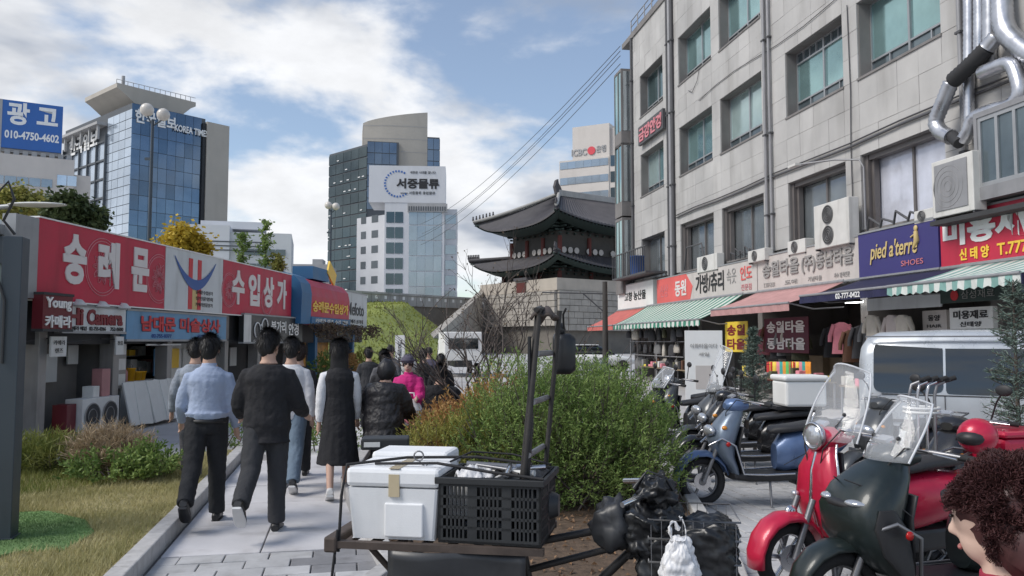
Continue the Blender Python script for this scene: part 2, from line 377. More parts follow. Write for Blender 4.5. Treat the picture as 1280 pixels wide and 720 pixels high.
# ------------------------------------------------------------------ far buildings
def rect(name, parent, o, ang, w, h, t, m, tilt=0, bev=0):
    """upright piece: starts at o, runs w along the reading direction ang, h up, t thick, front towards -y of that frame"""
    k = (name, round(w, 3), round(h, 3), round(t, 3), m)
    if k not in _pm: _pm[k] = MB().bx(0, w, -t, 0, 0, h).mesh(name)
    ob = put(name, _pm[k], m, parent, bev=bev); ob.location = o
    ob.rotation_euler = (random.uniform(-tilt, tilt), 0, ang + random.uniform(-tilt, tilt)); return ob
def glass(name, c, rough=.06, metal=.85, var=.18): return mat(name, c, rough, metal, var=var, scale=.12, world=True)
glass('glass_blue', (.13, .18, .25)); glass('glass_blue_dark', (.105, .15, .21)); glass('glass_blue_pale', (.15, .205, .28)); glass('glass_pale', (.55, .63, .72), .12, .7); glass('glass_dark', (.10, .13, .14), .1, .8); glass('glass_grey', (.34, .38, .41), .1, .7)
mat('mullion', (.10, .11, .12), .5, .3, var=.05); mat('white_panel', (.62, .63, .65), .5, var=.05, scale=.2, dirt=.12)
mat('beige_stone', (.42, .39, .34), .7, var=.08, scale=.2, dirt=.15); mat('cream', (.58, .54, .50), .7, var=.07, scale=.2, dirt=.15)
mat('concrete_far', (.38, .38, .38), .8, var=.1, scale=.3, dirt=.2); mat('letter_white', (.8, .8, .78), .4, var=.04); mat('letter_black', (.02, .02, .022), .5, var=.05)
mat('board_blue', (.03, .13, .42), .45, var=.06, scale=.3); mat('dark_gap', (.02, .022, .025), .6, var=.1)
H0 = math.pi / 2
# tower with the newspaper lettering
p = at(165, 128, 140); T = thing('glass_tower', 'blue glass office tower with rooftop helipad and newspaper name lettering', 'office tower', (p.x, p.y, 0), R(49.5)); TH = p.z
MB().bx(.15, 14, .15, 30, 0, TH).build('tower_body', 'mullion', T)
MB().bx(14, 18.6, -.6, 30, 0, TH - .6).build('stone_flank', 'beige_stone', T)
MB().bx(13.3, 14, -.35, 1, 0, TH - 1).build('dark_fin', 'dark_gap', T)
cw = 13.2 / 8; rh = (TH - 3) / 15
for i in range(8):
    for j in range(15):
        if j < 3: continue
        rect('glass_pane', T, (.08 + i * cw, .12, 3 + j * rh), 0, cw - .06, rh - .09, .06, random.choice(('glass_blue', 'glass_blue', 'glass_blue_dark', 'glass_blue_pale')), .006)
LS = -H0
for i in range(4):          # corner strip of the pale face
    for j in range(2, 24):
        rect('pale_pane', T, (.12, 10 - i * 2.5 - .06, 2 + j * (TH - 3) / 24), LS, 2.4, (TH - 3) / 24 - .12, .05, 'glass_pale', .006)
for i in range(5):
    for j in range(2, 11):
        rect('bay_pane', T, (.1, 29.6 - i * 3.9, j * (TH - 5) / 11), LS, 3.6, (TH - 5) / 11 - .45, .05, 'glass_pale', .008)
mb = MB()
for i in range(6): mb.bx(-.35, .15, 9.9 + i * 3.95, 10.15 + i * 3.95, 0, TH - 4)
for j in range(12): mb.bx(-.25, .15, 10, 30, j * (TH - 5) / 11 - .42, j * (TH - 5) / 11 - .1)
mb.build('facade_grid', 'mullion', T)
MB().bx(-1.8, .6, 10.2, 31, TH - 2.4, TH - 1.9).build('roof_canopy', 'concrete_far', T)
for i in range(6): MB().bx(-1.4, -1.0, 10.8 + i * 3.8, 11.2 + i * 3.8, TH - 5, TH - 2.4).build('canopy_post', 'concrete_far', T)
text('한국일보', 1, 'letter_white', T, (-.3, 20, TH - 4.2), (0, -1, 0), (0, 0, 1), .1, .03, width=13)
text('한국일보', 1, 'letter_white', T, (4.4, -.05, TH - 2.2), (1, 0, 0), (0, 0, 1), .1, .03, width=7.6, height=2.5)
text('KOREA TIMES', 1, 'letter_white', T, (11.0, -.45, TH - 3.0), (1, 0, 0), (0, 0, 1), .1, .02, width=6.6, height=1.25)
MB().prism([(-1, TH + 3.4), (0, TH + 2.8), (3, TH + .6), (11, TH + .6), (13, TH + 2.6), (14, TH + 3.2), (14, TH + 4.0), (-1, TH + 4.2)], 'y', 4, 18).build('helipad', 'beige_stone', T)
mb = MB()
for i in range(15): mb.cyl((-1 + i, 4.2, TH + 4), (-1 + i, 4.2, TH + 4.9), .06, 5)
mb.cyl((-1, 4.2, TH + 4.9), (14, 4.2, TH + 4.9), .06, 5); mb.cyl((0.5, 5, TH + 4), (0.5, 5, TH + 6), .3, 6)
for i in range(18): mb.bx(random.uniform(6, 17), random.uniform(6, 17) + 1, 3, 5, TH - .5, TH + random.uniform(.4, 1.6)) if 0 else mb.box((random.uniform(5, 17), 6, TH + .3), (1.2, 1.2, random.uniform(1, 3)))
mb.build('rooftop_rails', 'concrete_far', T)
# advert building
p = at(-12, 190, 112); A = thing('advert_building', 'cream office block carrying a large blue rooftop advertising board', 'office building', (p.x, p.y, 0), R(30)); AH = p.z; A.scale = (.86, 1, 1)
MB().bx(0, 12.2, 0, 16, 0, AH).bx(12.2, 14.8, 1, 16, 0, AH - 2).build('wall', 'cream', A)
for j in range(4):
    for i in range(5):
        rect('window_pane', A, (.4 + i * 1.75, -.03, AH - 4.4 - j * 3.1), 0, 1.6, 1.2, .06, 'glass_grey', .01)
    for i in range(2): rect('window_pane', A, (9.7 + i * 1.5, -.03, AH - 3.9 - j * 3.1), 0, 1.4, 1.5, .06, 'glass_pale', .01)
mb = MB()
for i in range(9): mb.box((1 + i * 1.3, .6, AH + .3), (.8, .5, .9))
mb.build('rooftop_units', 'concrete_far', A)
BZ = at(3, 122, 112).z - AH - .5
MB().bx(1.4, 10.2, .1, .5, AH + .9, AH + .5 + BZ).build('advert_board', 'board_blue', A)
MB().bx(.9, 1.4, .05, 2.2, AH + .5, AH + .5 + BZ).bx(1.4, 10.2, .5, 2.0, AH + .4, AH + .3 + BZ).build('board_case', 'concrete_far', A)
text('광 고', 1, 'letter_white', A, (5.8, .08, AH + 6.0), (1, 0, 0), (0, 0, 1), .05, .035, width=7.4, height=3.3)
text('010-4750-4602', 1, 'letter_white', A, (5.8, .08, AH + 2.9), (1, 0, 0), (0, 0, 1), .05, .03, width=7.9, height=1.2)
# white low-rise behind the arcade
p = at(237, 280, 92); B = thing('white_low_building', 'low white building with stepped roof behind the shopping arcade roof', 'office building', (p.x, p.y, 0), R(14)); h = p.z
MB().bx(0, 4.4, 0, 12, 0, h).bx(4.4, 11.4, .6, 12, 0, h - .7).bx(.8, 8, 3, 10, h, h + .9).build('wall', 'white_panel', B)
mb = MB()
for j in range(3): mb.bx(-.05, 8.2, -.05, .0, h - 2.0 - j * .5, h - 1.85 - j * .5)
mb.build('band', 'mullion', B)
for j, (a, b) in enumerate(((6.0, 10.8), (6.5, 10.6))):
    for i in range(4): rect('window_pane', B, (a + i * (b - a) / 4, .57, h - 3.4 - j * 1.75), 0, (b - a) / 4 - .08, .75, .06, 'glass_dark', .01)
p = at(360, 330, 125); B = thing('grey_low_building', 'small grey building far behind the red arcade sign', 'building', (p.x, p.y, 0), R(5))
MB().bx(0, 6.4, 0, 8, 0, p.z).bx(3.6, 5.2, 1, 4, p.z, p.z + .9).build('wall', 'concrete_far', B)
for i in range(5): rect('window_pane', B, (.3 + i * 1.2, -.02, p.z - 2.0), 0, 1.0, .9, .05, 'glass_grey', .01)
# dark tower with curved stone core
p = at(459, 176, 200); D = thing('dark_glass_tower', 'tall dark glass tower with curved beige stone top behind the white building', 'office tower', (p.x, p.y, 0), R(12)); DH = p.z
mb = MB().bx(.1, 8, .1, 20, 0, DH).prism([(.1, 0), (.1, 20), (-9.5, 20), (-9.5, 14)], 'z', 0, DH - .8)
mb.build('tower_body', 'mullion', D)
dv = Vector((-9.6, 14)); dl = dv.length; da = math.atan2(-dv.y, -dv.x); ppn = dl / 5
for i in range(5):
    q = Vector((-9.6, 14)) - dv * (i / 5)
    for j in range(4, 18):
        rect('glass_pane', D, (q.x + 0.02, q.y - .12, j * (DH - 1) / 18), da, ppn - .12, (DH - 1) / 18 - .35, .05, 'glass_dark', .008)
mb = MB()
for i in range(30):
    j = random.randint(5, 17); t = random.random(); q = Vector((-9.6, 14)) - dv * t; mb.box((q.x - .1, q.y - .25, j * (DH - 1) / 18 + .6), (.9, .15, .22), Matrix.Rotation(da, 3, 'Z'))
mb.build('open_lights', 'letter_white', D)
for i in range(4):
    for j in range(12, 18): rect('blue_pane', D, (.1 + i * 1.85, .06, j * DH / 18), 0, 1.75, DH / 18 - .2, .06, 'glass_blue', .008)
def arc(x0, x1, bul, n=14): return [(x0 + (x1 - x0) * k / n, 2.5 - bul * math.sin(math.pi * (.15 + .5 * k / n)) + 1.5) for k in range(n + 1)]
ar = arc(-1, 15.4, 3)
mb = MB(); n = len(ar); top = [DH + 5.2 + 3.4 * (k / (n - 1)) ** .7 for k in range(n)]
mb.add([(x, y, 0) for x, y in ar] + [(x, y, t) for (x, y), t in zip(ar, top)] + [(x, y + 9, t) for (x, y), t in zip(ar, top)], [(k, k + 1, n + k + 1, n + k) for k in range(n - 1)] + [(n + k, n + k + 1, 2 * n + k + 1, 2 * n + k) for k in range(n - 1)], False)
mb.bx(-1, 15.3, 6, 13, 0, DH + 5)
mb.build('stone_core', 'beige_stone', D)
mb = MB()
for t in (.5, 2.6, 4.7): mb.add([(x, y - .06, DH - 3 + t * 1.6) for x, y in ar] + [(x, y - .06, DH - 2.88 + t * 1.6) for x, y in ar], [(k, k + 1, n + k + 1, n + k) for k in range(n - 1)])
mb.build('stone_joint', 'concrete_far', D)
MB().bx(15.4, 18.6, 1.5, 14, 0, DH + 2.2).build('wing_body', 'mullion', D)
for i in range(2):
    for j in range(10, 18): rect('blue_pane', D, (15.45 + i * 1.6, 1.46, j * (DH + 2) / 18), 0, 1.5, (DH + 2) / 18 - .2, .06, 'glass_blue', .008)
for j in range(8, 18):
    for i in range(3): rect('side_pane', D, (18.64, 1.6 + i * 4, j * (DH + 2) / 18), H0, 3.8, (DH + 2) / 18 - .2, .06, 'glass_blue', .008)
# white building with the logistics banner
p = at(481, 253, 160); Wb = thing('white_office_building', 'white office building with a round-logo logistics sign along its top', 'office building', (p.x, p.y, 0), R(4)); WH = p.z; wt = at(481, 207, 160).z
MB().bx(0, 12.0, 0, 14, 0, WH).bx(-3.2, 12.2, -.1, 10, WH, wt).prism([(0, 0), (0, 14), (-6.2, 14), (-6.2, 5.5)], 'z', 0, WH - 2.5).bx(12.0, 14.6, 1.5, 14, 0, WH - 1).build('wall', 'white_panel', Wb)
fl = (WH - 1.5) / 9
dv = Vector((-6.2, 5.5)); da = math.atan2(-dv.y, -dv.x); e = -dv.normalized()
for j in range(1, 9):
    for i in range(2):
        q = dv + e * (1.3 + i * 2.7 + (.5 if i else 0)); rect('small_window', Wb, (q.x + .02, q.y - .03, j * fl + .8), da, 1.5 if i == 0 else 1.9, 1.5, .05, 'glass_grey', .01)
    for i in range(2): rect('window_pane', Wb, (.35 + i * 1.75, -.03, j * fl + .5), 0, 1.6, fl - .9, .05, 'glass_dark', .012)
    for i in range(4): rect('curtain_pane', Wb, (4.9 + i * 1.65, -.03, j * fl + .15), 0, 1.6, fl - .2, .05, 'glass_grey', .01)
    rect('side_window', Wb, (12.2, 1.45, j * fl + .6), 0, 2.1, fl - 1.3, .05, 'glass_grey', .01)
    for i in range(4): rect('side_window', Wb, (14.63, 2 + i * 2.8, j * fl + .6), H0, 2.3, fl - 1.3, .05, 'glass_grey', .01)
MB().bx(4.6, 12.6, -.5, .1, WH - 1.9, WH - .2).build('parapet_grille', 'concrete_far', Wb)
mb = MB()
for i in range(16): mb.bx(4.8 + i * .48, 5.05 + i * .48, -.56, -.5, WH - 1.7, WH - .8)
mb.build('grille_bars', 'mullion', Wb)
text('서중물류', 1, 'letter_black', Wb, (6.6, -.16, WH + 3.9), (1, 0, 0), (0, 0, 1), .06, .04, width=8.6, height=2.1)
text('새로운 시대를 엽니다', 1, 'mullion', Wb, (7.6, -.16, WH + 6.2), (1, 0, 0), (0, 0, 1), .06, .0, width=5.2)
text('www 서중물류 종합물류', 1, 'mullion', Wb, (6.6, -.16, WH + 2.0), (1, 0, 0), (0, 0, 1), .06, .0, width=7)
mb = MB()
for k in range(20):
    a = R(60 + k * 13); mb.box((2.6 + 2.6 * math.cos(a), -.15, WH + 3.8 + 2.6 * math.sin(a)), (.38, .06, .3), Matrix.Rotation(-a, 3, 'Y'))
mb.build('logo_ring', 'board_blue', Wb)
# banded tower beside the gate roof
p = at(761, 195, 170); E_ = thing('banded_tower', 'cream tower with horizontal window bands rising above the gate roof', 'office tower', (p.x, p.y, 0), R(-27)); EH = p.z
MB().bx(-11.6, 0, 0, 9, 0, EH).bx(0, 4.2, .2, 9, 0, EH).bx(-8.6, .0, .4, 9, EH, at(761, 153, 170).z).bx(0, 3.6, 1.2, 9, EH, at(761, 153, 170).z - 1).build('wall', 'cream', E_)
for j in range(7):
    z = EH - 1.9 - j * 3.5
    for i in range(6): rect('band_pane', E_, (-11.4 + i * 1.88, -.05, z), 0, 1.84, 1.55, .05, 'glass_grey', .01)
    for i in range(2): rect('dark_pane', E_, (.3 + i * 1.7, .16, z - .3), 0, 1.6, 2.3, .05, 'glass_dark', .01)
text('ICBC', 1, 'concrete_far', E_, (-7.0, .3, EH + 1.6), (1, 0, 0), (0, 0, 1), .1, .03, width=3.6, height=1.5)
text('은행', 1, 'concrete_far', E_, (-1.9, .3, EH + 1.9), (1, 0, 0), (0, 0, 1), .1, .03, width=2.2, height=1.5)
mat('logo_red', (.62, .06, .08), .5, var=.05)
MB().lathe([(.9, .2), (.9, .34)], (-4.1, 0, EH + 1.7), 'y', 20).build('logo_disc', 'logo_red', E_)
# ------------------------------------------------------------------ city gate, wall, bank
mat('gate_tile', (.085, .08, .085), .75, var=.25, scale=.7, dirt=.2); mat('gate_wood', (.055, .05, .045), .7, var=.3, scale=1)
mat('gate_green', (.035, .055, .05), .7, var=.25, scale=1.5); mat('gate_red', (.11, .025, .02), .7, var=.2, scale=1.5); mat('plaster', (.36, .35, .33), .8, var=.15, scale=.8, dirt=.25)
mat('gate_stone', (.37, .34, .30), .85, world=True, var=.16, scale=.9, bump=.2, bscale=6, dirt=.3); mat('gate_stone_dark', (.17, .155, .135), .9, var=.2, scale=1)
mat('disc_white', (.5, .46, .43), .6, var=.08)
G = thing('city_gate', 'old two-tiered wooden city gate with dark tiled roofs on a stone base', 'gate', (13.6, 117.2, 0), R(36))
def eave_pt(side, t, a, b, ze, up):
    """t in -1..1 along the side"""
    z = ze + up * abs(t) ** 3.2
    k = 1 + .035 * abs(t) ** 3
    if side == 0: return Vector((t * a * k, -b, z))
    if side == 1: return Vector((-a, t * b * k, z))
    if side == 2: return Vector((t * a * k, b, z))
    return Vector((a, t * b * k, z))
def roof(name, a, b, ze, up, ia, ib, zt, hip):
    """eave half sizes a,b; inner half sizes ia,ib at height zt (ib=0 gives a ridge)"""
    mb = MB(); un = MB(); raf = MB(); tiles = MB()
    for side in range(4):
        long = side in (0, 2); nt = int((a if long else b) / .30)
        def P(t, r):
            e = eave_pt(side, t, a, b, ze, up)
            q = {0: Vector((t * ia, -ib, zt)), 1: Vector((-ia, t * ib, zt)), 2: Vector((t * ia, ib, zt)), 3: Vector((ia, t * ib, zt))}[side]
            p = e.lerp(q, r); zz = e.z + (q.z - e.z) * (r ** 1.25)          # hanging curve
            return Vector((p.x, p.y, zz))
        n = nt * 2; m = 7
        base = [[P(-1 + 2 * i / n, j / m) for i in range(n + 1)] for j in range(m + 1)]
        vs = []
        for j in range(m + 1):
            for i in range(n + 1):
                p = base[j][i].copy(); p.z += .13 if i % 2 else -.02; vs.append(p)
        mb.add(vs, [(j * (n + 1) + i, j * (n + 1) + i + 1, (j + 1) * (n + 1) + i + 1, (j + 1) * (n + 1) + i) for j in range(m) for i in range(n)])
        vs = []
        for j, r in enumerate((0, .5)):
            for i in range(n + 1):
                p = P(-1 + 2 * i / n, r * .55).copy(); p.z = eave_pt(side, -1 + 2 * i / n, a, b, ze, up).z - (.38 if j == 0 else .9); vs.append(p)
        un.add(vs, [(i, i + 1, n + 2 + i, n + 1 + i) for i in range(n)])
        # fascia of tile ends and rafters below it
        vs = []
        for i in range(n + 1):
            p = base[0][i]; vs += [(p.x, p.y, p.z + (.14 if i % 2 else .02)), (p.x, p.y, p.z - .16)]
        tiles.add(vs, [(2 * i, 2 * i + 2, 2 * i + 3, 2 * i + 1) for i in range(n)])
        for i in range(0, n + 1, 2):
            t = -1 + 2 * i / n; p = base[0][i]; q = P(t * .96, .3)
            raf.cyl((p.x * .99, p.y * .99, p.z - .3), (q.x, q.y, p.z - .62), .11, 5)
    r = mb.build(name, 'gate_tile', G); un.build('soffit', 'gate_green', r); tiles.build('tile_ends', 'plaster', r).data.materials[0] = MATS['gate_tile']
    o = raf.build('rafters', 'gate_green', r)
    # hips and ridge
    for sx in (-1, 1):
        for sy in (-1, 1):
            e = Vector((sx * a * 1.03, sy * b * 1.03, ze + up + .1)); q = Vector((sx * ia, sy * ib, zt + .2)); pts = []
            for k in range(9):
                r_ = k / 8; p = e.lerp(q, r_); p.z = e.z + (q.z - e.z) * r_ ** 1.25 + .12; pts.append(p)
            MB().tube(pts, [.2] + [.26] * 8, 6).build('hip_ridge', 'plaster' if hip else 'gate_tile', r)
            for k in range(7):
                p = pts[0].lerp(pts[2], k / 6 * .95); p.z += .25
                MB().ell((p.x, p.y, p.z + .1), (.16, .16, .3), 6, 5).ell((p.x, p.y, p.z + .42), (.13, .13, .14), 6, 5).build('roof_figure', 'gate_tile', r)
    return r
rl = roof('lower_roof', 16.9, 9.6, 11.3, 1.7, 12.9, 5.4, 13.2, False)
ru = roof('upper_roof', 16.4, 9.2, 16.9, 1.7, 8.6, .0, 22.2, True)
MB().bx(-8.8, 8.8, -.3, .3, 22.1, 23.0).build('main_ridge', 'plaster', ru, bev=.08)
for sx in (-1, 1):
    MB().prism([(8.3, 22.4), (9.2, 22.4), (9.5, 23.4), (9.2, 24.3), (8.9, 24.5), (8.8, 23.9), (8.5, 23.5), (8.3, 23.1)], 'y', -.25, .25).build('ridge_ornament', 'gate_tile', ru)
    if sx < 0:
        o = bpy.data.objects[ [x.name for x in COL.objects if x.name.startswith('ridge_ornament')][-1] ]; o.scale = (-1, 1, 1)
# storeys
MB().bx(-12.8, 12.8, -5.3, 5.3, 12.6, 16.4).build('upper_storey', 'gate_wood', G)
MB().bx(-13.6, 13.6, -6.2, 6.2, 9.5, 11.4).build('lower_storey', 'gate_wood', G)
mb = MB()
for zb, a, b, z1 in ((14.6, 12.9, 5.4, 17.4), (9.9, 13.7, 6.3, 11.9)):
    for side in range(4):
        L_ = a if side in (0, 2) else b; n = int(L_ * 2 / 1.25)
        for i in range(n + 1):
            t = -1 + 2 * i / n
            for k in range(4):
                d = .25 + k * .5; z = z1 - 1.4 + k * .42; x, y = {0: (t * a, -b - d / 2), 1: (-a - d / 2, t * b), 2: (t * a, b + d / 2), 3: (a + d / 2, t * b)}[side]
                mb.box((x, y, z), (.3, d, .22) if side in (0, 2) else (d, .3, .22))
o = mb.build('bracket_set', 'gate_green', G); o['kind'] = 'stuff'
for k, (zb, a, b, h) in enumerate(((12.6, 12.9, 5.4, 3.0), (9.5, 13.7, 6.3, 1.6))):
    for i in range(6):
        x = -a + i * 2 * a / 5; MB().cyl((x, -b, zb), (x, -b, zb + h), .3, 8).build('column', 'gate_red', G)
    for i in range(1, 4):
        y = -b + i * 2 * b / 3; MB().cyl((-a, y, zb), (-a, y, zb + h), .3, 8).build('column', 'gate_red', G)
dm = MB().lathe([(.42, 0), (.42, .1)], (0, 0, 0), 'y', 12).mesh('painted_disc')
for i in range(16):
    if i in (3, 7, 11): continue
    o = put('painted_disc', dm, 'disc_white', G); o.location = (-12.3 + i * 1.1, -5.58, 13.75)
for i in range(9):
    if i in (3,): continue
    o = put('painted_disc', dm, 'disc_white', G); o.location = (-13.08, 4.6 - i * 1.15, 13.75); o.rotation_euler = (0, 0, -H0)
# stone base with coursed blocks on the two faces in view
BA, BB, BZ_ = 16, 8.6, 9.3
MB().bx(-BA + .3, BA - .3, -BB + .3, BB - .3, 0, BZ_ - .1).build('stone_base', 'gate_stone_dark', G)
def stones(parent, o, ang, L_, z0, z1, ch, wmin, wmax, m, name='stone_block', t=.4):
    z = z0; ca, sa = math.cos(ang), math.sin(ang); r = 0
    while z < z1 - .05:
        x = 0; h = min(ch, z1 - z)
        while x < L_ - .02:
            w = min(round(random.uniform(wmin, wmax) * 4) / 4, L_ - x); w = w if L_ - x - w > .3 else L_ - x
            rect(name, parent, (o[0] + ca * x, o[1] + sa * x, z), ang, w - .06, h - .06, t + random.choice((0, .03, .06)), m)
            x += w
        z += h
stones(G, (-BA, BB, 0), -H0, BB * 2, 3.6, BZ_ - 1.2, .8, 1.0, 2.0, 'gate_stone')
stones(G, (-BA, -BB, 0), 0, 14, 3.0, BZ_ - 1.2, .8, 1.0, 2.2, 'gate_stone')
mat('parapet', (.45, .40, .34), .85, var=.1, scale=.5, dirt=.2)
MB().bx(-BA - .2, -BA + .5, -BB - .2, BB, BZ_ - 1.2, BZ_ + .35).bx(-BA + .5, BA, -BB - .2, -BB + .5, BZ_ - 1.2, BZ_ + .35).build('parapet', 'parapet', G)
MB().bx(-BA - .32, -BA - .2, -2.3, -.3, BZ_ - 1.9, BZ_ + .1).build('side_door', 'gate_red', G)
MB().bx(-BA - .5, -BA + .6, -2.7, .1, BZ_ + .35, BZ_ + .75).build('door_roof', 'gate_tile', G)
# wall running away from the gate, grass bank below it
a = at(598, 372, 112); b = at(452, 372, 96)
wv = Vector((b.x - a.x, b.y - a.y, 0)); wl = wv.length; wa = math.atan2(-wv.y, -wv.x)
CW = thing('city_wall', 'long low grey stone city wall with square loopholes above the grass bank', 'wall', (b.x, b.y, 0), wa)
zt = at(452, 364, 96).z; zb = at(452, 380, 96).z
mat('wall_grey', (.38, .375, .36), .85, world=True, var=.14, scale=.5, dirt=.3)
MB().bx(-14, wl + 3, .2, 1.2, 0, zt - .1).build('wall_core', 'gate_stone_dark', CW)
x = -13.5
while x < wl + 2:
    w = 1.5; rect('wall_block', CW, (x, .2, zb), 0, w - .05, zt - zb - .25, .25, 'wall_grey')
    rect('loophole', CW, (x + .55, -.055, zb + .75), 0, .38, .4, .02, 'letter_white')
    rect('cap_stone', CW, (x, .35, zt - .24), 0, w - .04, .26, .55, 'wall_grey'); x += w
mat('bank_grass', (.21, .24, .055), .95, var=.22, scale=.25, bump=.5, bscale=3)
def bank(u, v):
    Y = 46 + v * 52; x = -30 + u * 30
    z = -.2 + 6.6 * (v ** .75) * (max(0, 1 - ((x + 13) / 9)) if x > -13 else 1); return (x, Y, max(-.2, z) + .25 * noise.noise(Vector((x * .2, Y * .2, 0))))
o = MB().grid(bank, 40, 30).build('grass_bank', 'bank_grass'); struct(o)
o = MB()
for i in range(9000):
    u, v = random.random(), random.random(); p = bank(u, v); s = random.uniform(.15, .4)
    if p[2] < .1: continue
    a = random.uniform(0, 6.28); o.add([(p[0] - s * .3 * math.cos(a), p[1] - s * .3 * math.sin(a), p[2] - .02), (p[0] + s * .3 * math.cos(a), p[1] + s * .3 * math.sin(a), p[2] - .02), (p[0] + random.uniform(-.1, .1), p[1], p[2] + s * .6)], [(0, 1, 2)])
leafmat('bank_tufts', (.19, .21, .045), (.26, .28, .07), .2, .3)
o = o.build('bank_grass_tufts', 'bank_tufts'); o['kind'] = 'stuff'; o['label'] = 'yellow green grass covering the bank below the city wall'; o['category'] = 'grass'
# low white rail and boulders under the bank
for i, (u, v, w, h) in enumerate(()):
    p = at(u, v, 52 + i * 3); o = MB().ell((0, 0, 0), (w * .5, .6, h * .5), 12, 8, nz=.5, seed=i).build('boulder', 'plaster'); o.location = p
    tag(o, 'pale boulder low on the ground behind the bush', 'rock')

RW = thing('ramp_wall', 'sloping stone retaining wall between the grass bank and the gate base', 'wall', (-4.6, 114, 0), math.atan2(-38, -4.5))
n_ = 14
for i in range(n_):
    x0, x1 = i * 2.8, (i + 1) * 2.8; z0, z1 = 8.6 - i * .56, 8.6 - (i + 1) * .56
    for j in range(4):
        a, b = z0 * j / 4, z0 * (j + 1) / 4; a2, b2 = z1 * j / 4, z1 * (j + 1) / 4
        MB().prism([(x0 + .03, a + .03), (x1 - .03, a2 + .03), (x1 - .03, b2 - .03), (x0 + .03, b - .03)], 'y', -.3, .5 + random.uniform(0, .06)).build('stone_block', 'gate_stone', RW)
MB().prism([(0, 0), (39.2, 0), (39.2, .7), (0, 8.5)], 'y', -.2, .42).build('wall_core', 'gate_stone_dark', RW)
# ------------------------------------------------------------------ shopping arcade on the lawn side
class Frame:
    def __init__(s, o, ang): s.o = Vector(o); s.a = ang; s.c = math.cos(ang); s.s = math.sin(ang)
    def __call__(s, x, y, z=0): return Vector((s.o.x + s.c * x - s.s * y, s.o.y + s.s * x + s.c * y, s.o.z + z))
LF = Frame((-7.7, 12.7, 0), math.atan2(1, .082))
def ls(u): return (8740 / (722 - u) - 12.7) * 1.0034
mat('sign_red', (.50, .026, .06), .5, var=.1, scale=1.5, dirt=.3); mat('sign_white', (.62, .65, .66), .5, var=.08, scale=1.5, dirt=.3); mat('letter_cream', (.72, .68, .66), .45, var=.04)
mat('sign_blue', (.15, .33, .53), .5, var=.12, scale=1.5, dirt=.35); mat('sign_black', (.025, .026, .028), .4, var=.1); mat('sign_maroon', (.14, .012, .02), .45, var=.08)
mat('letter_red', (.58, .03, .04), .45, var=.05); mat('letter_maroon', (.20, .01, .02), .45, var=.05); mat('letter_yellow', (.85, .55, .06), .45, var=.05); mat('emblem_blue', (.03, .10, .33), .45, var=.05); mat('emblem_yellow', (.62, .47, .2), .45, var=.05)
mat('trim_grey', (.33, .34, .35), .5, .3, var=.1, dirt=.2); mat('roundel', (.62, .22, .25), .5, var=.05)
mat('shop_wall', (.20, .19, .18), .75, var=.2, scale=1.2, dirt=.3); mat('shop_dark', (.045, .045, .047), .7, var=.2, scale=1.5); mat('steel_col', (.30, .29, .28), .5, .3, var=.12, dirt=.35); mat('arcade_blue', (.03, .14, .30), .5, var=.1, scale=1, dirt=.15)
mat('orange_mural', (.40, .20, .04), .6, var=.5, scale=3.5); mat('board_pale', (.66, .66, .64), .6, var=.08, dirt=.2); mat('pinkish', (.42, .2, .2), .6, var=.15); mat('yellow_plastic', (.85, .45, .02), .4, var=.06)
mat('lamp_on', (1, .88, .65), .4, var=0, emit=6); mat('tube_on', (.95, 1, 1), .4, var=0, emit=5); mat('roof_tin', (.35, .36, .37), .5, .4, var=.15, dirt=.3)
AR = thing('shopping_arcade', 'single-storey row of small camera and art shops under long red signs', 'shop row', LF(0, 0), LF.a)
MB().bx(-3.2, 20.2, .02, 6, 3.3, 3.45).build('roof', 'roof_tin', AR)
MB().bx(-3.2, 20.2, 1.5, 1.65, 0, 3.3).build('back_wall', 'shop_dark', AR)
MB().bx(-3.2, 20.2, .05, 6, -.02, .05).build('floor_plinth', 'granite', AR)
for s in (-3.1, 0.45, 2.55, 4.55, 7.35, 9.4, 12.0, 16.6):
    MB().bx(s - .1, s + .1, .02, .3, .05, 3.3).build('column', 'steel_col', AR, bev=.01)
for s in (0.7, 2.6, 7.2, 12.1): MB().bx(s, s + .06, .3, 1.5, .05, 3.3).build('partition', 'shop_wall', AR)
MB().bx(1.15, 2.4, .7, .78, .05, 1.75).build('shop_door', 'shop_wall', AR, label='grey closed shop door panel'); MB().bx(3.0, 3.9, .62, .7, .1, 1.7).build('roller_shutter', 'steel_col', AR)
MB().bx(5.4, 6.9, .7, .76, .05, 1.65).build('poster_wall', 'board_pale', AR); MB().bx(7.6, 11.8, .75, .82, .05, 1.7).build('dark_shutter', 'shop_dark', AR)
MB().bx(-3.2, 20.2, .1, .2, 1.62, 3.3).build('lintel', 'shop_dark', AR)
for s, z in ((.3, 1.45), (.3, 1.1), (.35, .5)):
    MB().ell((s, .5, z), (.035, .035, .035), 8, 6).build('spot_lamp', 'lamp_on', AR)
MB().cyl((3.6, .02, 1.6), (5.0, .02, 1.6), .02, 6).build('tube_lamp', 'letter_white', AR)
def sign(name, label, F, s0, s1, y, z0, z1, m, t=.12, trim='trim_grey', group=None, cat='sign', tw=.03):
    r = thing(name, label, cat, F(s0, y, z0), F.a, group)
    w, h = s1 - s0, z1 - z0
    MB().bx(0, w, 0, t, 0, h).build('board', m, r)
    if trim:
        MB().bx(-.01, w + .01, -.02, t, h - tw, h + .012).bx(-.01, w + .01, -.02, t, -.012, tw).build('edge_trim', trim, r)
    return r, w, h
X = (1, 0, 0); Z = (0, 0, 1)
r, w, h = sign('shop_sign', 'long red sign board with three big white letters and roundels', LF, 0, 3.95, -.14, 2.33, 3.66, 'sign_red', .16, 'letter_white', 'red and white arcade signs', tw=.012)
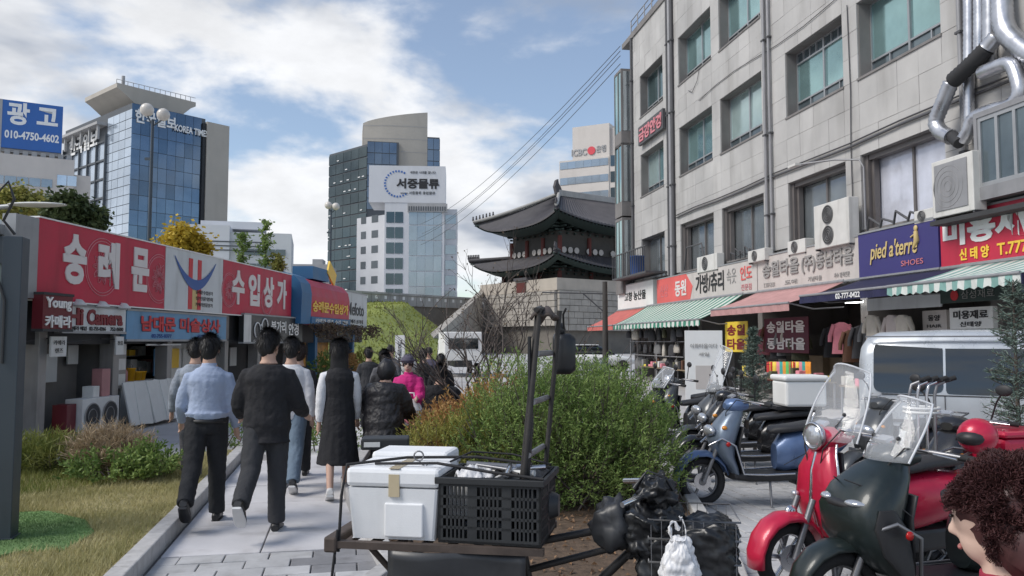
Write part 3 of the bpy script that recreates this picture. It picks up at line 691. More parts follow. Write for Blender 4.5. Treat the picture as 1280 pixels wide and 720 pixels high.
for ch, a, b in (('숭', .62, 1.25), ('례', 1.6, 2.26), ('문', 2.68, 3.3)):
    text(ch, 1, 'letter_cream', r, ((a + b) / 2, -.012, .74), X, Z, .02, .045, width=b - a, height=.86)
def roundel(r, cx, cz, R_, clip=None, depth=-.004, k=1.0):
    mb = MB()
    for rr in (R_, R_ * .9):
        pts = [(cx + rr * math.cos(t) * k, depth, cz + rr * math.sin(t)) for t in [2 * math.pi * i / 40 for i in range(41)]]
        pts = [p for p in pts if clip is None or p[0] < clip]
        if clip is not None: pts = sorted(pts, key=lambda p: math.atan2(p[2] - cz, -(p[0] - cx)))
        mb.tube(pts, .009, 5)
    for q in range(9):
        a = q * .7; pts = []
        for i in range(16):
            t = a + i * .16; rr = R_ * (.2 + .6 * ((q * .37) % 1) * .6 + .12 * math.sin(i * 1.7 + q)); x = cx + rr * math.cos(t) * k
            if clip is None or x < clip: pts.append((x, depth, cz + rr * math.sin(t)))
        if len(pts) > 3: mb.tube(pts, .009, 4)
    return mb.build('roundel', 'roundel', r)
roundel(r, 1.75, .68, .52); roundel(r, 3.72, .62, .5, 3.93)
MB().bx(-.55, -.02, -.02, .2, .02, 1.3).build('end_panel', 'trim_grey', r)
r, w, h = sign('shop_sign', 'pale sign panel with blue crescent and red pillar emblem', LF, 3.97, 6.68, -.14, 2.33, 3.66, 'sign_white', .16, 'letter_white', 'red and white arcade signs', tw=.012)
cr = MB(); n = 18; vs = []
for i in range(n + 1):
    t = i / n; x = .35 + 1.95 * t; zc = 1.08 - 1.9 * (t - t * t) * .98; th = .02 + .21 * math.sin(math.pi * t) ** .8; vs += [(x, -.014, zc + .1), (x, -.014, zc + .1 - th)]
cr.add(vs, [(2 * i, 2 * i + 1, 2 * i + 3, 2 * i + 2) for i in range(n)]); 
MB().bx(1.0, 1.17, -.011, 0, .05, 1.18).bx(1.42, 1.59, -.011, 0, .05, 1.18).build('emblem_pillar', 'letter_red', r)
MB().bx(1.18, 1.41, -.008, 0, .05, .62).build('emblem_panel', 'emblem_yellow', r); cr.build('emblem_crescent', 'emblem_blue', r, thick=.004)
for k, t in enumerate(('숭례문수입상가', '상인운영회', '카메라전문상가')): text(t, 1, 'letter_black', r, (1.75, -.016, .45 - k * .14), X, Z, .004, .01, width=.85, height=.09)
r, w, h = sign('shop_sign', 'red sign board with four tall white letters beside the emblem panel', LF, 6.7, 11.35, -.14, 2.33, 3.66, 'sign_red', .16, 'letter_white', 'red and white arcade signs', tw=.012)
for k, ch in enumerate('수입상가'): text(ch, 1, 'letter_cream', r, (.85 + k * 1.0, -.012, .7), X, Z, .02, .04, width=.74, height=.86)
roundel(r, .35, .6, .42, None); roundel(r, 2.75, .45, .4)
r, w, h = sign('shop_sign', 'small dark maroon lightbox sign reading Young above the first shop', LF, -.08, .66, -.32, 1.84, 2.44, 'sign_maroon', .18, 'shop_dark', 'lower shop signs')
text('Young', 1, 'letter_white', r, (.37, -.012, .43), X, Z, .02, .03, width=.64, height=.22); text('카메라', 1, 'letter_white', r, (.37, -.012, .15), X, Z, .02, .03, width=.64, height=.2)
r, w, h = sign('shop_sign', 'white camera shop sign with dark red capital letters and round lamps', LF, .72, 2.62, -.1, 1.82, 2.3, 'sign_white', .12, 'trim_grey', 'lower shop signs')
text('Hi', 1, 'letter_maroon', r, (.36, -.012, .28), X, Z, .02, .04, width=.4, height=.3); text('Camera', 1, 'letter_maroon', r, (1.22, -.012, .28), X, Z, .02, .04, width=1.1, height=.28)
text('카메라 매입', 1, 'letter_black', r, (.42, -.012, .075), X, Z, .006, .02, width=.5, height=.075); text('02-755-0266', 1, 'letter_black', r, (1.0, -.012, .075), X, Z, .006, .02, width=.5, height=.07); text('752-8600', 1, 'letter_black', r, (1.6, -.012, .075), X, Z, .006, .02, width=.42, height=.07)
for k in range(3):
    MB().lathe([(.02, .1), (.05, .09), (.11, .02), (.12, 0)], (.3 + k * .68, -.1, .47), 'z', 12).cyl((.3 + k * .68, -.1, .56), (.3 + k * .68, .1, .58), .012, 6).build('sign_lamp', 'board_pale', r)
r, w, h = sign('shop_sign', 'light blue art supply sign with red letters', LF, 2.66, 7.02, -.1, 1.68, 2.29, 'sign_blue', .12, 'trim_grey', 'lower shop signs')
for t, c, ww in (('남대문', 1.15, 1.35), ('미술상사', 3.0, 1.95)):
    text(t, 1, 'letter_maroon', r, (c + .035, -.008, .335), X, Z, .008, .03, width=ww, height=.31); text(t, 1, 'letter_red', r, (c, -.02, .35), X, Z, .01, .03, width=ww, height=.31)
text('02-755-0377', 1, 'emblem_blue', r, (1.3, -.012, .1), X, Z, .006, .02, width=.8, height=.08); text('화방 재료', 1, 'emblem_blue', r, (3.2, -.012, .1), X, Z, .006, .02, width=.7, height=.08)
r, w, h = sign('shop_sign', 'black optician sign with white spectacles drawing', LF, 7.8, 12.15, -.22, 1.62, 2.38, 'sign_black', .14, 'trim_grey', 'lower shop signs')
MB().bx(-.02, .42, -.012, 0, 0, .74).build('pale_end', 'board_pale', r)
mb = MB().torus((.82, -.02, .34), .2, .018, 'y', 22, 5).torus((1.32, -.02, .46), .2, .018, 'y', 22, 5).tube([(1.0, -.02, .44), (1.07, -.02, .5), (1.14, -.02, .52)], .016, 5); mb.build('spectacles', 'letter_white', r)
text('불가리', 1, 'letter_white', r, (2.35, -.012, .45), X, Z, .01, .02, width=1.15, height=.34); text('안경', 1, 'letter_white', r, (3.55, -.012, .4), X, Z, .01, .02, width=.85, height=.36); text('OPTICAL', 1, 'letter_white', r, (1.0, -.012, .06), X, Z, .008, .0, width=.8, height=.06)
# red barrel-fronted shop sign with its blue surround
bx_ = thing('barrel_sign', 'red barrel-topped shop sign with yellow letters in a blue surround', 'sign', LF(11.5, -.1, 2.2), LF.a)
prof = [(.9, 0), (-.25, 0), (-.28, .9), (-.22, 1.2), (-.02, 1.42), (.3, 1.52), (.9, 1.52)]
MB().prism(prof, 'x', .9, 5.2, False).build('red_front', 'sign_red', bx_); MB().prism([(p[0] - (.04 if p[0] < .8 else 0), p[1] + (.05 if p[1] > .5 else 0)) for p in prof], 'x', 0, .9, False).build('blue_surround', 'arcade_blue', bx_)
MB().bx(.9, 5.2, -.32, -.255, .0, .24).build('blue_strip', 'arcade_blue', bx_)
text('숭례문수입상가', 1, 'letter_yellow', bx_, (3.05, -.285, .58), X, (0, -.03, 1), .02, .03, width=3.9, height=.36); text('카메라 렌즈 수리 전문', 1, 'letter_white', bx_, (3.05, -.33, .12), X, Z, .01, .01, width=3.6, height=.14)
MB().bx(2.2, 3.9, .1, .8, 1.53, 1.95).build('blue_hood', 'arcade_blue', bx_); MB().box((4.2, .1, 1.85), (.9, .06, .5), Matrix.Rotation(.5, 3, 'Y')).build('yellow_plate', 'letter_yellow', bx_)
r, w, h = sign('shop_sign', 'white sign of a tripod shop at the far end of the row', LF, 16.85, 20.1, -.12, 2.2, 3.55, 'sign_white', .14, 'trim_grey', 'lower shop signs')
text('Mefoto', 1, 'letter_black', r, (1.6, -.012, .7), X, Z, .01, .01, width=2.3, height=.5); text('카메라 삼각대', 1, 'letter_black', r, (1.6, -.012, .22), X, Z, .01, .0, width=2.0, height=.16)
r, w, h = sign('wall_sign', 'small white hanging sign with dark writing beside the dark doorway', LF, .38, .78, -.16, 1.42, 1.75, 'board_pale', .03, None, 'hanging signs under the arcade')
text('카메라', 1, 'letter_black', r, (.2, -.01, .23), X, Z, .004, .0, width=.3, height=.08); text('렌즈', 1, 'letter_black', r, (.2, -.01, .1), X, Z, .004, .0, width=.2, height=.08)
r, w, h = sign('wall_sign', 'narrow white hanging sign on the column below the camera sign', LF, 2.3, 2.55, -.12, 1.42, 1.76, 'board_pale', .03, None, 'hanging signs under the arcade')
text('정품', 1, 'letter_black', r, (.12, -.01, .22), X, Z, .004, .0, width=.18, height=.08)
# goods in the shops
def crate_like(name, label, cat, s, y, z, d, m, rz=0, group=None, parts=None):
    r = thing(name, label, cat, LF(s, y, z), LF.a + rz, group); MB().bx(-d[0] / 2, d[0] / 2, -d[1] / 2, d[1] / 2, 0, d[2]).build('case', m, r, bev=.008)
    if parts: parts(r, d)
    return r
def fan_face(r, d):
    for k in (-1, 1):
        MB().torus((k * d[0] * .24, -d[1] / 2 - .01, d[2] * .5), d[2] * .36, .012, 'y', 20, 5).torus((k * d[0] * .24, -d[1] / 2 - .01, d[2] * .5), d[2] * .2, .008, 'y', 16, 4).build('fan_ring', 'steel_col', r)
        MB().lathe([(d[2] * .34, 0), (d[2] * .34, .008)], (k * d[0] * .24, -d[1] / 2 - .006, d[2] * .5), 'y', 20).build('fan_opening', 'shop_dark', r)
crate_like('air_conditioner_unit', 'old pale twin-fan air conditioner unit standing under the camera sign', 'air conditioner', 1.75, -.05, .05, (1.1, .32, .62), 'board_pale', 0, None, fan_face)
crate_like('carton', 'tall pinkish carton on the old air conditioner unit', 'box', 2.05, .0, .67, (.26, .2, .5), 'pinkish', 0, 'cartons in front of the shops')
crate_like('carton', 'small white carton beside the pink one', 'box', 1.72, -.02, .67, (.22, .2, .2), 'board_pale', .1, 'cartons in front of the shops')
crate_like('carton', 'red and dark carton standing left of the air conditioner unit', 'box', 1.02, .0, .05, (.3, .25, .55), 'sign_maroon', .1, 'cartons in front of the shops')
o = MB().lathe([(.13, 0), (.13, .015)], (0, 0, 0), 'y', 24).build('round_plate', 'board_blue'); o.location = LF(1.55, .66, 1.2); o.rotation_euler = (0, 0, LF.a); tag(o, 'round blue plate on the grey shop door', 'sign')
def cab(r, d):
    for k in range(3): MB().bx(-d[0] / 2 + .04, d[0] / 2 - .04, -d[1] / 2 - .012, -d[1] / 2, .06 + k * d[2] / 3, (k + 1) * d[2] / 3 - .02).build('sheet', 'board_pale', r)
crate_like('paper_cabinet', 'white cabinet of drawing boards inside the art shop', 'cabinet', 2.95, .35, .75, (.5, .3, .9), 'steel_col', 0, None, cab)
for k in range(7):
    o = MB().bx(-.22, .22, -.02, .02, 0, .85).build('drawing_board', 'board_pale', bev=.006); o.location = LF(2.95 + k * .26, -.22 - .03 * (k % 2), .05); o.rotation_euler = (R(-14 - k % 3), R(random.uniform(-6, 6)), LF.a + random.uniform(-.1, .1))
    tag(o, ('first', 'second', 'third', 'fourth', 'fifth', 'sixth', 'last')[k] + ' white drawing board from the column outside the art shop', 'board', 'drawing boards leaning outside the art shop')
def bucket(s, y, z, h, lab):
    r = thing('yellow_bucket', lab, 'bucket', LF(s, y, z), 0, 'yellow buckets at the art shop')
    MB().lathe([(.0, 0), (.075, 0), (.1, h), (.107, h), (.107, h + .015), (.095, h + .015), (.07, .02), (0, .02)], (0, 0, 0), 'z', 16, cap=False).build('pail', 'yellow_plastic', r); MB().torus((0, 0, h), .1, .006, 'x', 16, 4).build('handle', 'steel_col', r)
MB().bx(3.2, 4.9, .3, .6, .05, .86).build('counter', 'board_pale', AR)
bucket(3.7, .4, .86, .25, 'tall yellow bucket on the art shop counter'); bucket(3.95, .4, .86, .17, 'short yellow bucket next to the tall one'); bucket(4.15, .42, .86, .17, 'short yellow bucket nearest the column')
o = MB().lathe([(.08, 0), (.08, .2), (.05, .24), (.05, .26)], (0, 0, 0), 'z', 14).build('pink_jar', 'pinkish'); o.location = LF(3.45, .4, .86); tag(o, 'pink jar beside the yellow buckets', 'jar')
# shelves, posters and clutter in the shop openings
PCOL = ('board_pale', 'pinkish', 'sign_maroon', 'shop_wall', 'emblem_blue', 'letter_yellow', 'sign_white', 'steel_col')
for k, (s0, s1) in enumerate(((-2.9, .3), (1.0, 2.4), (4.9, 7.1), (7.7, 9.2), (9.7, 11.8))):
    for z in (.5, .95, 1.35):
        MB().bx(s0, s1, 1.15, 1.48, z - .02, z).build('wall_shelf', 'steel_col', AR); x = s0 + .05
        while x < s1 - .2:
            w_ = random.uniform(.1, .3); MB().bx(x, x + w_ - .02, 1.12 + random.uniform(0, .1), 1.45, z, z + random.uniform(.12, .32)).build('shelf_box', random.choice(PCOL), AR); x += w_ + random.uniform(0, .08)
for s, z, w_, h_, m_ in ((1.3, .95, .35, .5, 'sign_white'), (1.95, 1.25, .3, .35, 'board_pale'), (5.1, .9, .4, .6, 'sign_blue'), (5.7, 1.05, .5, .45, 'letter_yellow'), (6.4, .8, .35, .7, 'board_pale'), (8.2, .8, .5, .7, 'sign_maroon'), (9.0, 1.0, .4, .5, 'board_pale'), (10.3, .9, .5, .6, 'sign_white'), (11.2, .8, .4, .7, 'pinkish')):
    MB().bx(s, s + w_, .585 if s < 4 else .66, .615 if s < 4 else .69, z, z + h_).build('poster', m_, AR)
mb = MB()
for k in range(9): a = -1 + k * 1.5; mb.tube([(a, .0, 1.72), (a + .5, -.03, 1.6 + .05 * (k % 3)), (a + 1.2, .0, 1.7)], .01, 5)
o = mb.build('hanging_cables', 'sign_black', AR); o['kind'] = 'stuff'
# murals and posts below the barrel sign
for k, (a, b) in enumerate(((12.4, 14.0), (14.6, 16.4), (16.9, 18.4))):
    MB().bx(a, b, .3, .36, .6, 2.15).build('painted_panel', 'orange_mural', AR)
for s in (12.2, 14.3, 18.8): MB().bx(s - .12, s + .12, .05, .3, .05, 2.2).build('blue_post', 'arcade_blue', AR)
# kiosk at the picture's edge
mat('slate', (.055, .07, .085), .45, .2, var=.08, dirt=.15); mat('kiosk_glass', (.12, .17, .17), .05, .0, var=.1, spec=.8)
K = thing('display_kiosk', 'tall slate-grey framed display kiosk standing on the lawn', 'kiosk', (gnd(19, 675, LZ).x - .09, gnd(19, 675, LZ).y, LZ), R(14))
MB().bx(-.07, .075, -.09, .09, 0, 2.42).build('post', 'slate', K, bev=.006); MB().bx(-1.45, -1.3, -.09, .09, 0, 2.42).build('post', 'slate', K, bev=.006)
MB().bx(-1.3, -.07, -.08, .08, 2.2, 2.42).build('head_rail', 'slate', K); MB().bx(-1.3, -.07, -.08, .08, 0, .45).build('bottom_panel', 'slate', K); MB().bx(-1.3, -.07, -.02, .02, .45, 2.2).build('display_glass', 'kiosk_glass', K)
for z in (.95, 1.25): MB().cyl((-.9, -.03, z), (-.1, -.03, z + .03), .012, 6).build('shelf_rail', 'board_pale', K)
MB().bx(-.1, .09, -.1, .1, 0, .03).build('foot_plate', 'slate', K)
cb = MB().tube([(-.1, -.08, 2.42), (-.13, -.1, 2.75), (-.04, -.1, 2.86), (.0, -.08, 2.72), (-.08, -.05, 2.55), (.0, -.03, 2.44)], .012, 6).tube([(-.1, -.11, 2.6), (-.12, -.12, 2.2), (-.03, -.11, 1.9), (-.03, -.11, 1.4)], .012, 6); cb.build('cable', 'sign_black', K)
MB().box((-.22, 0, 2.6), (.1, .1, .36)).build('red_lamp_box', 'letter_red', K)
q = at(8, 258, 9); SL = thing('street_lamp', 'white curved street lamp head reaching over the arcade roof', 'street lamp', (q.x - .5, q.y, 0))
MB().cyl((0, 0, 0), (0, 0, q.z - .08), .07, 10, .05).build('pole', 'trim_grey', SL); MB().tube([(0, 0, q.z - .1), (.2, 0, q.z - .03), (.55, 0, q.z)], .03, 8).build('arm', 'trim_grey', SL); MB().ell((.85, 0, q.z + .02), (.34, .13, .024), 14, 8).build('lamp_head', 'board_pale', SL)
# globe lamps
mat('globe', (.62, .58, .52), .3, var=.04)
def globe_lamp(u, v, Y, rad, offs, label, v0=300):
    p = at(u, v, Y); r = thing('globe_lamp', label, 'street lamp', (p.x, p.y, 0), 0, 'globe street lamps'); z = p.z
    MB().cyl((0, 0, 0), (0, 0, z), .09, 10, .06).lathe([(.18, 0), (.18, .3), (.1, .5)], n=12).build('pole', 'slate', r)
    for dx, dz, k in offs:
        MB().ell((dx, 0, z + dz), (rad * k, rad * k, rad * k), 16, 10).build('globe', 'globe', r); MB().cyl((0, 0, z - .25), (dx, 0, z + dz - rad * .7), .03, 6).build('bracket', 'slate', r)
    MB().box((-.12, 0, z - 1.6), (.3, .08, .1)).build('banner_arm', 'slate', r)
globe_lamp(191, 150, 32, .27, ((-.25, .42, 1), (.42, .22, .95)), 'tall lamp post with two round globes before the glass tower'); globe_lamp(414, 262, 55, .26, ((-.2, .3, 1), (.32, .22, 1)), 'distant lamp post with two globes beside the dark tower')
# ------------------------------------------------------------------ stone-clad building on the street side
RF = Frame((12, 0, 0), math.atan2(-1, .167))
def rs(u, y=0): return -((12 + y * 1.0138) * 1000 / (u - 473)) * 1.0138
def rp(u, v, y=0):
    """point of the facade (or of a plane y in front of it, y<0) seen at pixel u,v, in the building's frame"""
    Y = (12 + y * 1.0138) * 1000 / (u - 473); Y = Y
    w = at(u, v, Y); d = w - RF.o
    return Vector((d.x * RF.c + d.y * RF.s, -d.x * RF.s + d.y * RF.c, w.z))
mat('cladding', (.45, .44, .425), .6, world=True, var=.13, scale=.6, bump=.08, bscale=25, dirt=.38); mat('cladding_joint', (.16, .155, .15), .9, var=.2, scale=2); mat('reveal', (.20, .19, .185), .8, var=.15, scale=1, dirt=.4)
mat('alu_frame', (.38, .39, .40), .4, .5, var=.08, dirt=.2); mat('brown_frame', (.17, .155, .15), .5, .3, var=.1); mat('teal_glass', (.30, .47, .47), .07, .7, world=True, var=.25, scale=.5); mat('teal_pale', (.45, .58, .57), .1, .5, world=True, var=.2, scale=.6); mat('teal_dark', (.15, .24, .25), .06, .75, world=True, var=.25, scale=.6); mat('grey_glass', (.36, .40, .42), .07, .75, world=True, var=.25, scale=.5); mat('vent_glass', (.16, .2, .22), .1, .6, var=.3, scale=.6); mat('film_glass', (.62, .64, .72), .15, .3, var=.2, scale=1.2)
mat('pipe_grey', (.30, .30, .31), .5, .3, var=.1, dirt=.3); mat('pipe_dark', (.08, .08, .085), .6, var=.15); mat('duct_silver', (.52, .53, .56), .33, .85, var=.12, scale=4); mat('duct_black', (.03, .03, .032), .7, var=.1)
RB = thing('stone_clad_building', 'four-storey grey stone-clad building above the row of shops', 'building', RF.o, RF.a)
cols = [(-32.1, -28.9), (-28.2, -25.1), (-23.6, -20.65), (-20.0, -17.0), (-15.4, -12.4)]
bay = [(-36.9, -33.9)]
rows = [(4.4, 6.3), (8.25, 10.2), (11.95, 13.9)]
xe = sorted([-38.2, -33.4, -8] + [x for c in cols + bay for x in c]); ze = [2.9, 4.4, 6.3, 8.25, 10.2, 11.95, 13.9, 16.1]
def iswin(x, z): return any(a < x < b for a, b in cols + bay) and any(a < z < b for a, b in rows)
wl_ = MB(); pan = []
for i in range(len(xe) - 1):
    for j in range(len(ze) - 1):
        xm, zm = (xe[i] + xe[i + 1]) / 2, (ze[j] + ze[j + 1]) / 2
        if iswin(xm, zm): continue
        wl_.bx(xe[i], xe[i + 1], .04, .55, ze[j], ze[j + 1])
        if zm < 4: continue
        w = xe[i + 1] - xe[i]; n = max(1, round(w / .75)); k = 3
        for a in range(n):
            for b in range(k):
                pan.append((xe[i] + a * w / n, ze[j] + b * (ze[j + 1] - ze[j]) / k, w / n, (ze[j + 1] - ze[j]) / k))
wl_.build('wall', 'cladding_joint', RB)
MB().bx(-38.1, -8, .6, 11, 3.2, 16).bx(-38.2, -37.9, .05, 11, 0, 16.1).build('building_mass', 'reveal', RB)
def camd(p):
    w = RF(p[0], 0, p[1]); a = abs(w.x / max(w.y, .1)); return (0 if a < .66 and (w.z - 1.68) / w.y < .45 else 100) + w.y
pan.sort(key=camd); more = MB()
for k, (x, z, w, h) in enumerate(pan):
    t = .036 + random.choice((0, .003, .006))
    if k < 300: rect('cladding_panel', RB, (x + .004, .04, z + .004), 0, w - .008, h - .008, t, 'cladding')
    else: more.bx(x + .004, x + w - .004, .04 - t, .04, z + .004, z + h - .004)
more.build('cladding_panels', 'cladding', RB, kind='stuff')
def window(x0, x1, z0, z1, row, kind):
    """frame is the part, its panes the sub-parts; set back in the opening"""
    fm = 'alu_frame' if row else 'brown_frame'; y0 = .36; f = MB(); w, h = x1 - x0, z1 - z0
    e = .05
    f.bx(x0, x1, y0, y0 + .08, z0, z0 + e).bx(x0, x1, y0, y0 + .08, z1 - e, z1).bx(x0, x0 + e, y0, y0 + .08, z0 + e, z1 - e).bx(x1 - e, x1, y0, y0 + .08, z0 + e, z1 - e)
    xm = x0 + w * .5
    low = .42 if row else 0
    top = .32 if kind == 'top' else 0
    f.bx(xm - .035, xm + .035, y0 - .01, y0 + .08, z0 + e, z1 - e)
    if low: f.bx(x0 + e, x1 - e, y0 - .008, y0 + .08, z0 + low, z0 + low + .05)
    if top: f.bx(x0 + e, x1 - e, y0 - .008, y0 + .08, z1 - top - .05, z1 - top)
    o = f.build('window', fm, RB)
    gm = {'teal': 'teal_glass', 'grey': 'grey_glass', 'film': 'film_glass', 'top': 'teal_glass'}[kind]
    for a, b in ((x0 + e, xm - .035), (xm + .035, x1 - e)):
        rect('pane', o, (a, y0 + .06, z0 + e + low), 0, b - a, z1 - z0 - 2 * e - low - top, .02, gm if kind != 'teal' or random.random() < .5 else random.choice(('teal_pale', 'teal_dark', 'teal_pale')), .006)
        if low:
            m = (a + b) / 2; MB().bx(m - .02, m + .02, y0, y0 + .06, z0 + e, z0 + low).build('vent_bar', fm, o)
            rect('vent_pane', o, (a, y0 + .06, z0 + e), 0, m - a - .02, low - e, .02, 'vent_glass', .01); rect('vent_pane', o, (m + .02, y0 + .06, z0 + e), 0, b - m - .02, low - e, .02, 'vent_glass', .01)
        if top:
            rect('vent_pane', o, (a, y0 + .06, z1 - top), 0, b - a, top - e, .02, 'vent_glass', .01)
            for q in range(1, 4): MB().bx(a + (b - a) * q / 4 - .012, a + (b - a) * q / 4 + .012, y0 - .005, y0 + .05, z1 - top, z1 - e).build('guard_bar', fm, o)
    # sill and lined reveals
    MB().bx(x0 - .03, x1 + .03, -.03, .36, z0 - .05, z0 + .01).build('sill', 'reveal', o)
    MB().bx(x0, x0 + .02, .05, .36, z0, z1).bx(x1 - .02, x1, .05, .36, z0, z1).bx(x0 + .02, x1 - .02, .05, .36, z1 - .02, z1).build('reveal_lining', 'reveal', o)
for j, (z0, z1) in enumerate(rows):
    for i, (a, b) in enumerate(cols + bay):
        kind = 'teal'
        if j == 0: kind = 'film' if i == 3 else 'grey'
        if j == 1 and i == 2: kind = 'top'
        if j == 2 and i in (2, 4): kind = 'grey'
        window(a, b, z0, z1, j, kind)
# nested brown lining of the first-floor shop windows
for (a, b) in cols[:4]:
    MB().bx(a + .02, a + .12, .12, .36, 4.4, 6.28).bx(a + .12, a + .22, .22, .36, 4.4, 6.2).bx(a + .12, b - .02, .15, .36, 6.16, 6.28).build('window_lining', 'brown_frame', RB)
# glazed corner bay at the far end
f = MB(); 
for z0, z1 in ((4.6, 7.4), (8.3, 11.0), (11.7, 14.6)):
    f.bx(-39.3, -38.2, -.5, .6, z0 - .7, z0).bx(-39.3, -38.2, -.5, .6, z1, z1 + .12)
    for a, b in ((-39.25, -38.75), (-38.72, -38.24)): rect('bay_pane', RB, (a, -.44, z0), 0, b - a, z1 - z0, .03, 'teal_glass', .006)
    rect('bay_pane', RB, (-38.22, -.42, z0), H0, 0.9, z1 - z0, .03, 'grey_glass', .006)
    f.bx(-38.77, -38.7, -.5, -.4, z0, z1).bx(-39.32, -39.25, -.5, -.4, z0, z1).bx(-38.26, -38.18, -.5, -.4, z0, z1)
f.build('corner_bay', 'reveal', RB)
MB().bx(-39.4, -8, -.06, .6, 16.1, 16.35).build('coping', 'reveal', RB)
rl = MB()
for i in range(16): rl.cyl((-39 + i, .3, 16.35), (-39 + i, .3, 17.4), .03, 5)
for z in (16.8, 17.1, 17.4): rl.cyl((-39, .3, z), (-23, .3, z), .025, 5)
rl.build('roof_railing', 'pipe_grey', RB)
# pipes and conduits
def pipe(pts, r, m, name='downpipe', n=10): return MB().tube(pts, r, n).build(name, m, RB)
for s, r_, m in ((-24.75, .055, 'pipe_grey'), (-24.45, .045, 'pipe_grey'), (-32.62, .07, 'pipe_dark'), (-32.85, .09, 'pipe_grey'), (-33.15, .06, 'pipe_dark'), (-37.9, .06, 'pipe_dark'), (-16.35, .05, 'pipe_grey')):
    pipe([(s, -.08, 4.2), (s, -.08, 16.1)], r_, m)
    for z in (5.5, 8, 11, 14): MB().bx(s - r_ - .03, s + r_ + .03, -.08 - r_ - .01, 0, z, z + .05).build('pipe_clip', 'pipe_dark', RB)
for z, r_ in ((6.62, .028), (6.72, .02)): pipe([(-32.4 + i * 2, -.05, z + .03 * math.sin(i * 1.9)) for i in range(10)], r_, 'pipe_dark', 'conduit', 6)
pipe([(-30 + i * 1.5, -.03, 10.7 + .12 * math.sin(i)) for i in range(8)], .012, 'pipe_dark', 'conduit', 5)
pipe([(-20.35, -.03, 10.3), (-20.3, -.03, 8.0), (-20.35, -.03, 6.6), (-20.3, -.05, 4.6)], .015, 'pipe_dark', 'conduit', 5)
pipe([(-29.9, -.03, 11.9), (-30.1, -.04, 11.5), (-30.6, -.04, 11.2), (-31, -.03, 11.4)], .012, 'pipe_dark', 'conduit', 5)
def duct(px, r, name='ventilation_duct', m='duct_silver', y=-.4, step=.045):
    P = [rp(u, v, yy) for u, v, yy in px]
    pts = []; rad = []; c = 0
    # smooth by Catmull-Rom
    Q = [P[0]] + P + [P[-1]]
    for i in range(len(P) - 1):
        p0, p1, p2, p3 = Q[i], Q[i + 1], Q[i + 2], Q[i + 3]; L_ = (p2 - p1).length; n = max(2, int(L_ / step))
        for k in range(n):
            t = k / n; pts.append(.5 * ((2 * p1) + (p2 - p0) * t + (2 * p0 - 5 * p1 + 4 * p2 - p3) * t * t + (3 * p1 - p0 - 3 * p2 + p3) * t ** 3)); rad.append(r * (1.0 if c % 2 else .9)); c += 1
    return MB().tube(pts, rad, 14).build(name, m, RB)
for u in (1211, 1224, 1237): duct([(u - 3, -60, -.3), (u, 0, -.3), (u, 70 if u > 1215 else 150, -.3), (u, 90 if u > 1215 else 170, -.3)], .14 if u == 1237 else .115)
duct([(1250, -60, -.5), (1252, 0, -.5), (1256, 35, -.5), (1272, 55, -.5), (1300, 75, -.5)], .2)
duct([(1246, 45, -.5), (1232, 62, -.55)], .16); duct([(1234, 60, -.55), (1212, 82, -.6), (1190, 102, -.6)], .17, 'duct_sleeve', 'duct_black'); duct([(1189, 103, -.6), (1178, 130, -.6), (1170, 152, -.6), (1176, 165, -.6), (1190, 172, -.6)], .16)
duct([(1203, 176, -.6), (1210, 165, -.6), (1218, 148, -.6), (1240, 138, -.6), (1262, 132, -.6), (1274, 118, -.6), (1272, 98, -.6), (1262, 80, -.6), (1240, 86, -.6), (1226, 92, -.55)], .14)
duct([(1190, 170, -.6), (1200, 180, -.7)], .12, 'duct_sleeve', 'duct_black')
# projecting window box
a = rp(1226, 236, -.6); b = rp(1300, 236, -.6); zt = rp(1226, 150, -.6).z; zb = a.z
MB().bx(a.x, b.x, -.62, 0, zt, zt + .1).bx(a.x, b.x, -.62, 0, zb - .25, zb).bx(a.x, a.x + .08, -.62, 0, zb, zt).build('window_box', 'pipe_grey', RB)
wf = MB().bx(a.x, b.x, -.6, -.52, zb, zb + .08).bx(a.x, b.x, -.6, -.52, zt - .08, zt)
for k in range(4): x = a.x + .08 + k * (b.x - a.x - .1) / 3; wf.bx(x, x + .07, -.6, -.52, zb + .08, zt - .08)
wf = wf.build('box_window', 'alu_frame', RB)
for k in range(3): x = a.x + .15 + k * (b.x - a.x - .1) / 3; rect('pane', wf, (x, -.55, zb + .08), 0, (b.x - a.x - .1) / 3 - .07, zt - zb - .16, .02, 'vent_glass', .004)
# ---- air conditioner units
mat('ac_white', (.62, .61, .58), .5, var=.08, dirt=.35); mat('ac_grille', (.25, .25, .25), .6, var=.1)
def ac(u0, u1, v0, v1, label, y=-.45, twin=False, name='air_conditioner_unit'):
    p0 = rp(u0, v1, y); p1 = rp(u1, v0, y); w = abs(p1.x - p0.x); h = rp((u0 + u1) / 2, v0, y).z - rp((u0 + u1) / 2, v1, y).z
    r = thing(name, label, 'air conditioner', RF(p0.x, y, rp((u0 + u1) / 2, v1, y).z), RF.a, 'outdoor air conditioner units')
    MB().bx(0, w, 0, .28, 0, h).build('case', 'ac_white', r, bev=.015)
    n = 2 if twin else 1
    for k in range(n):
        cx, cz, rad = w * .42, h * (.5 if n == 1 else .27 + .46 * k), min(w * .36, h * (.42 if n == 1 else .21))
        MB().lathe([(rad, 0), (rad, .008)], (cx, -.012, cz), 'y', 20).build('fan_opening', 'shop_dark', r)
        g_ = MB()
        for q in range(1, 5): g_.torus((cx, -.02, cz), rad * q / 4, .007, 'y', 20, 4)
        g_.build('fan_grille', 'ac_grille', r)
    MB().bx(.02, .06, .02, .5, -.04, 0).bx(w - .06, w - .02, .02, .5, -.04, 0).build('bracket', 'pipe_dark', r)
    return r
q = ac(1170, 1222, 196, 268, 'large grey-grilled air conditioner unit hanging beside the silver ducts', -.75)
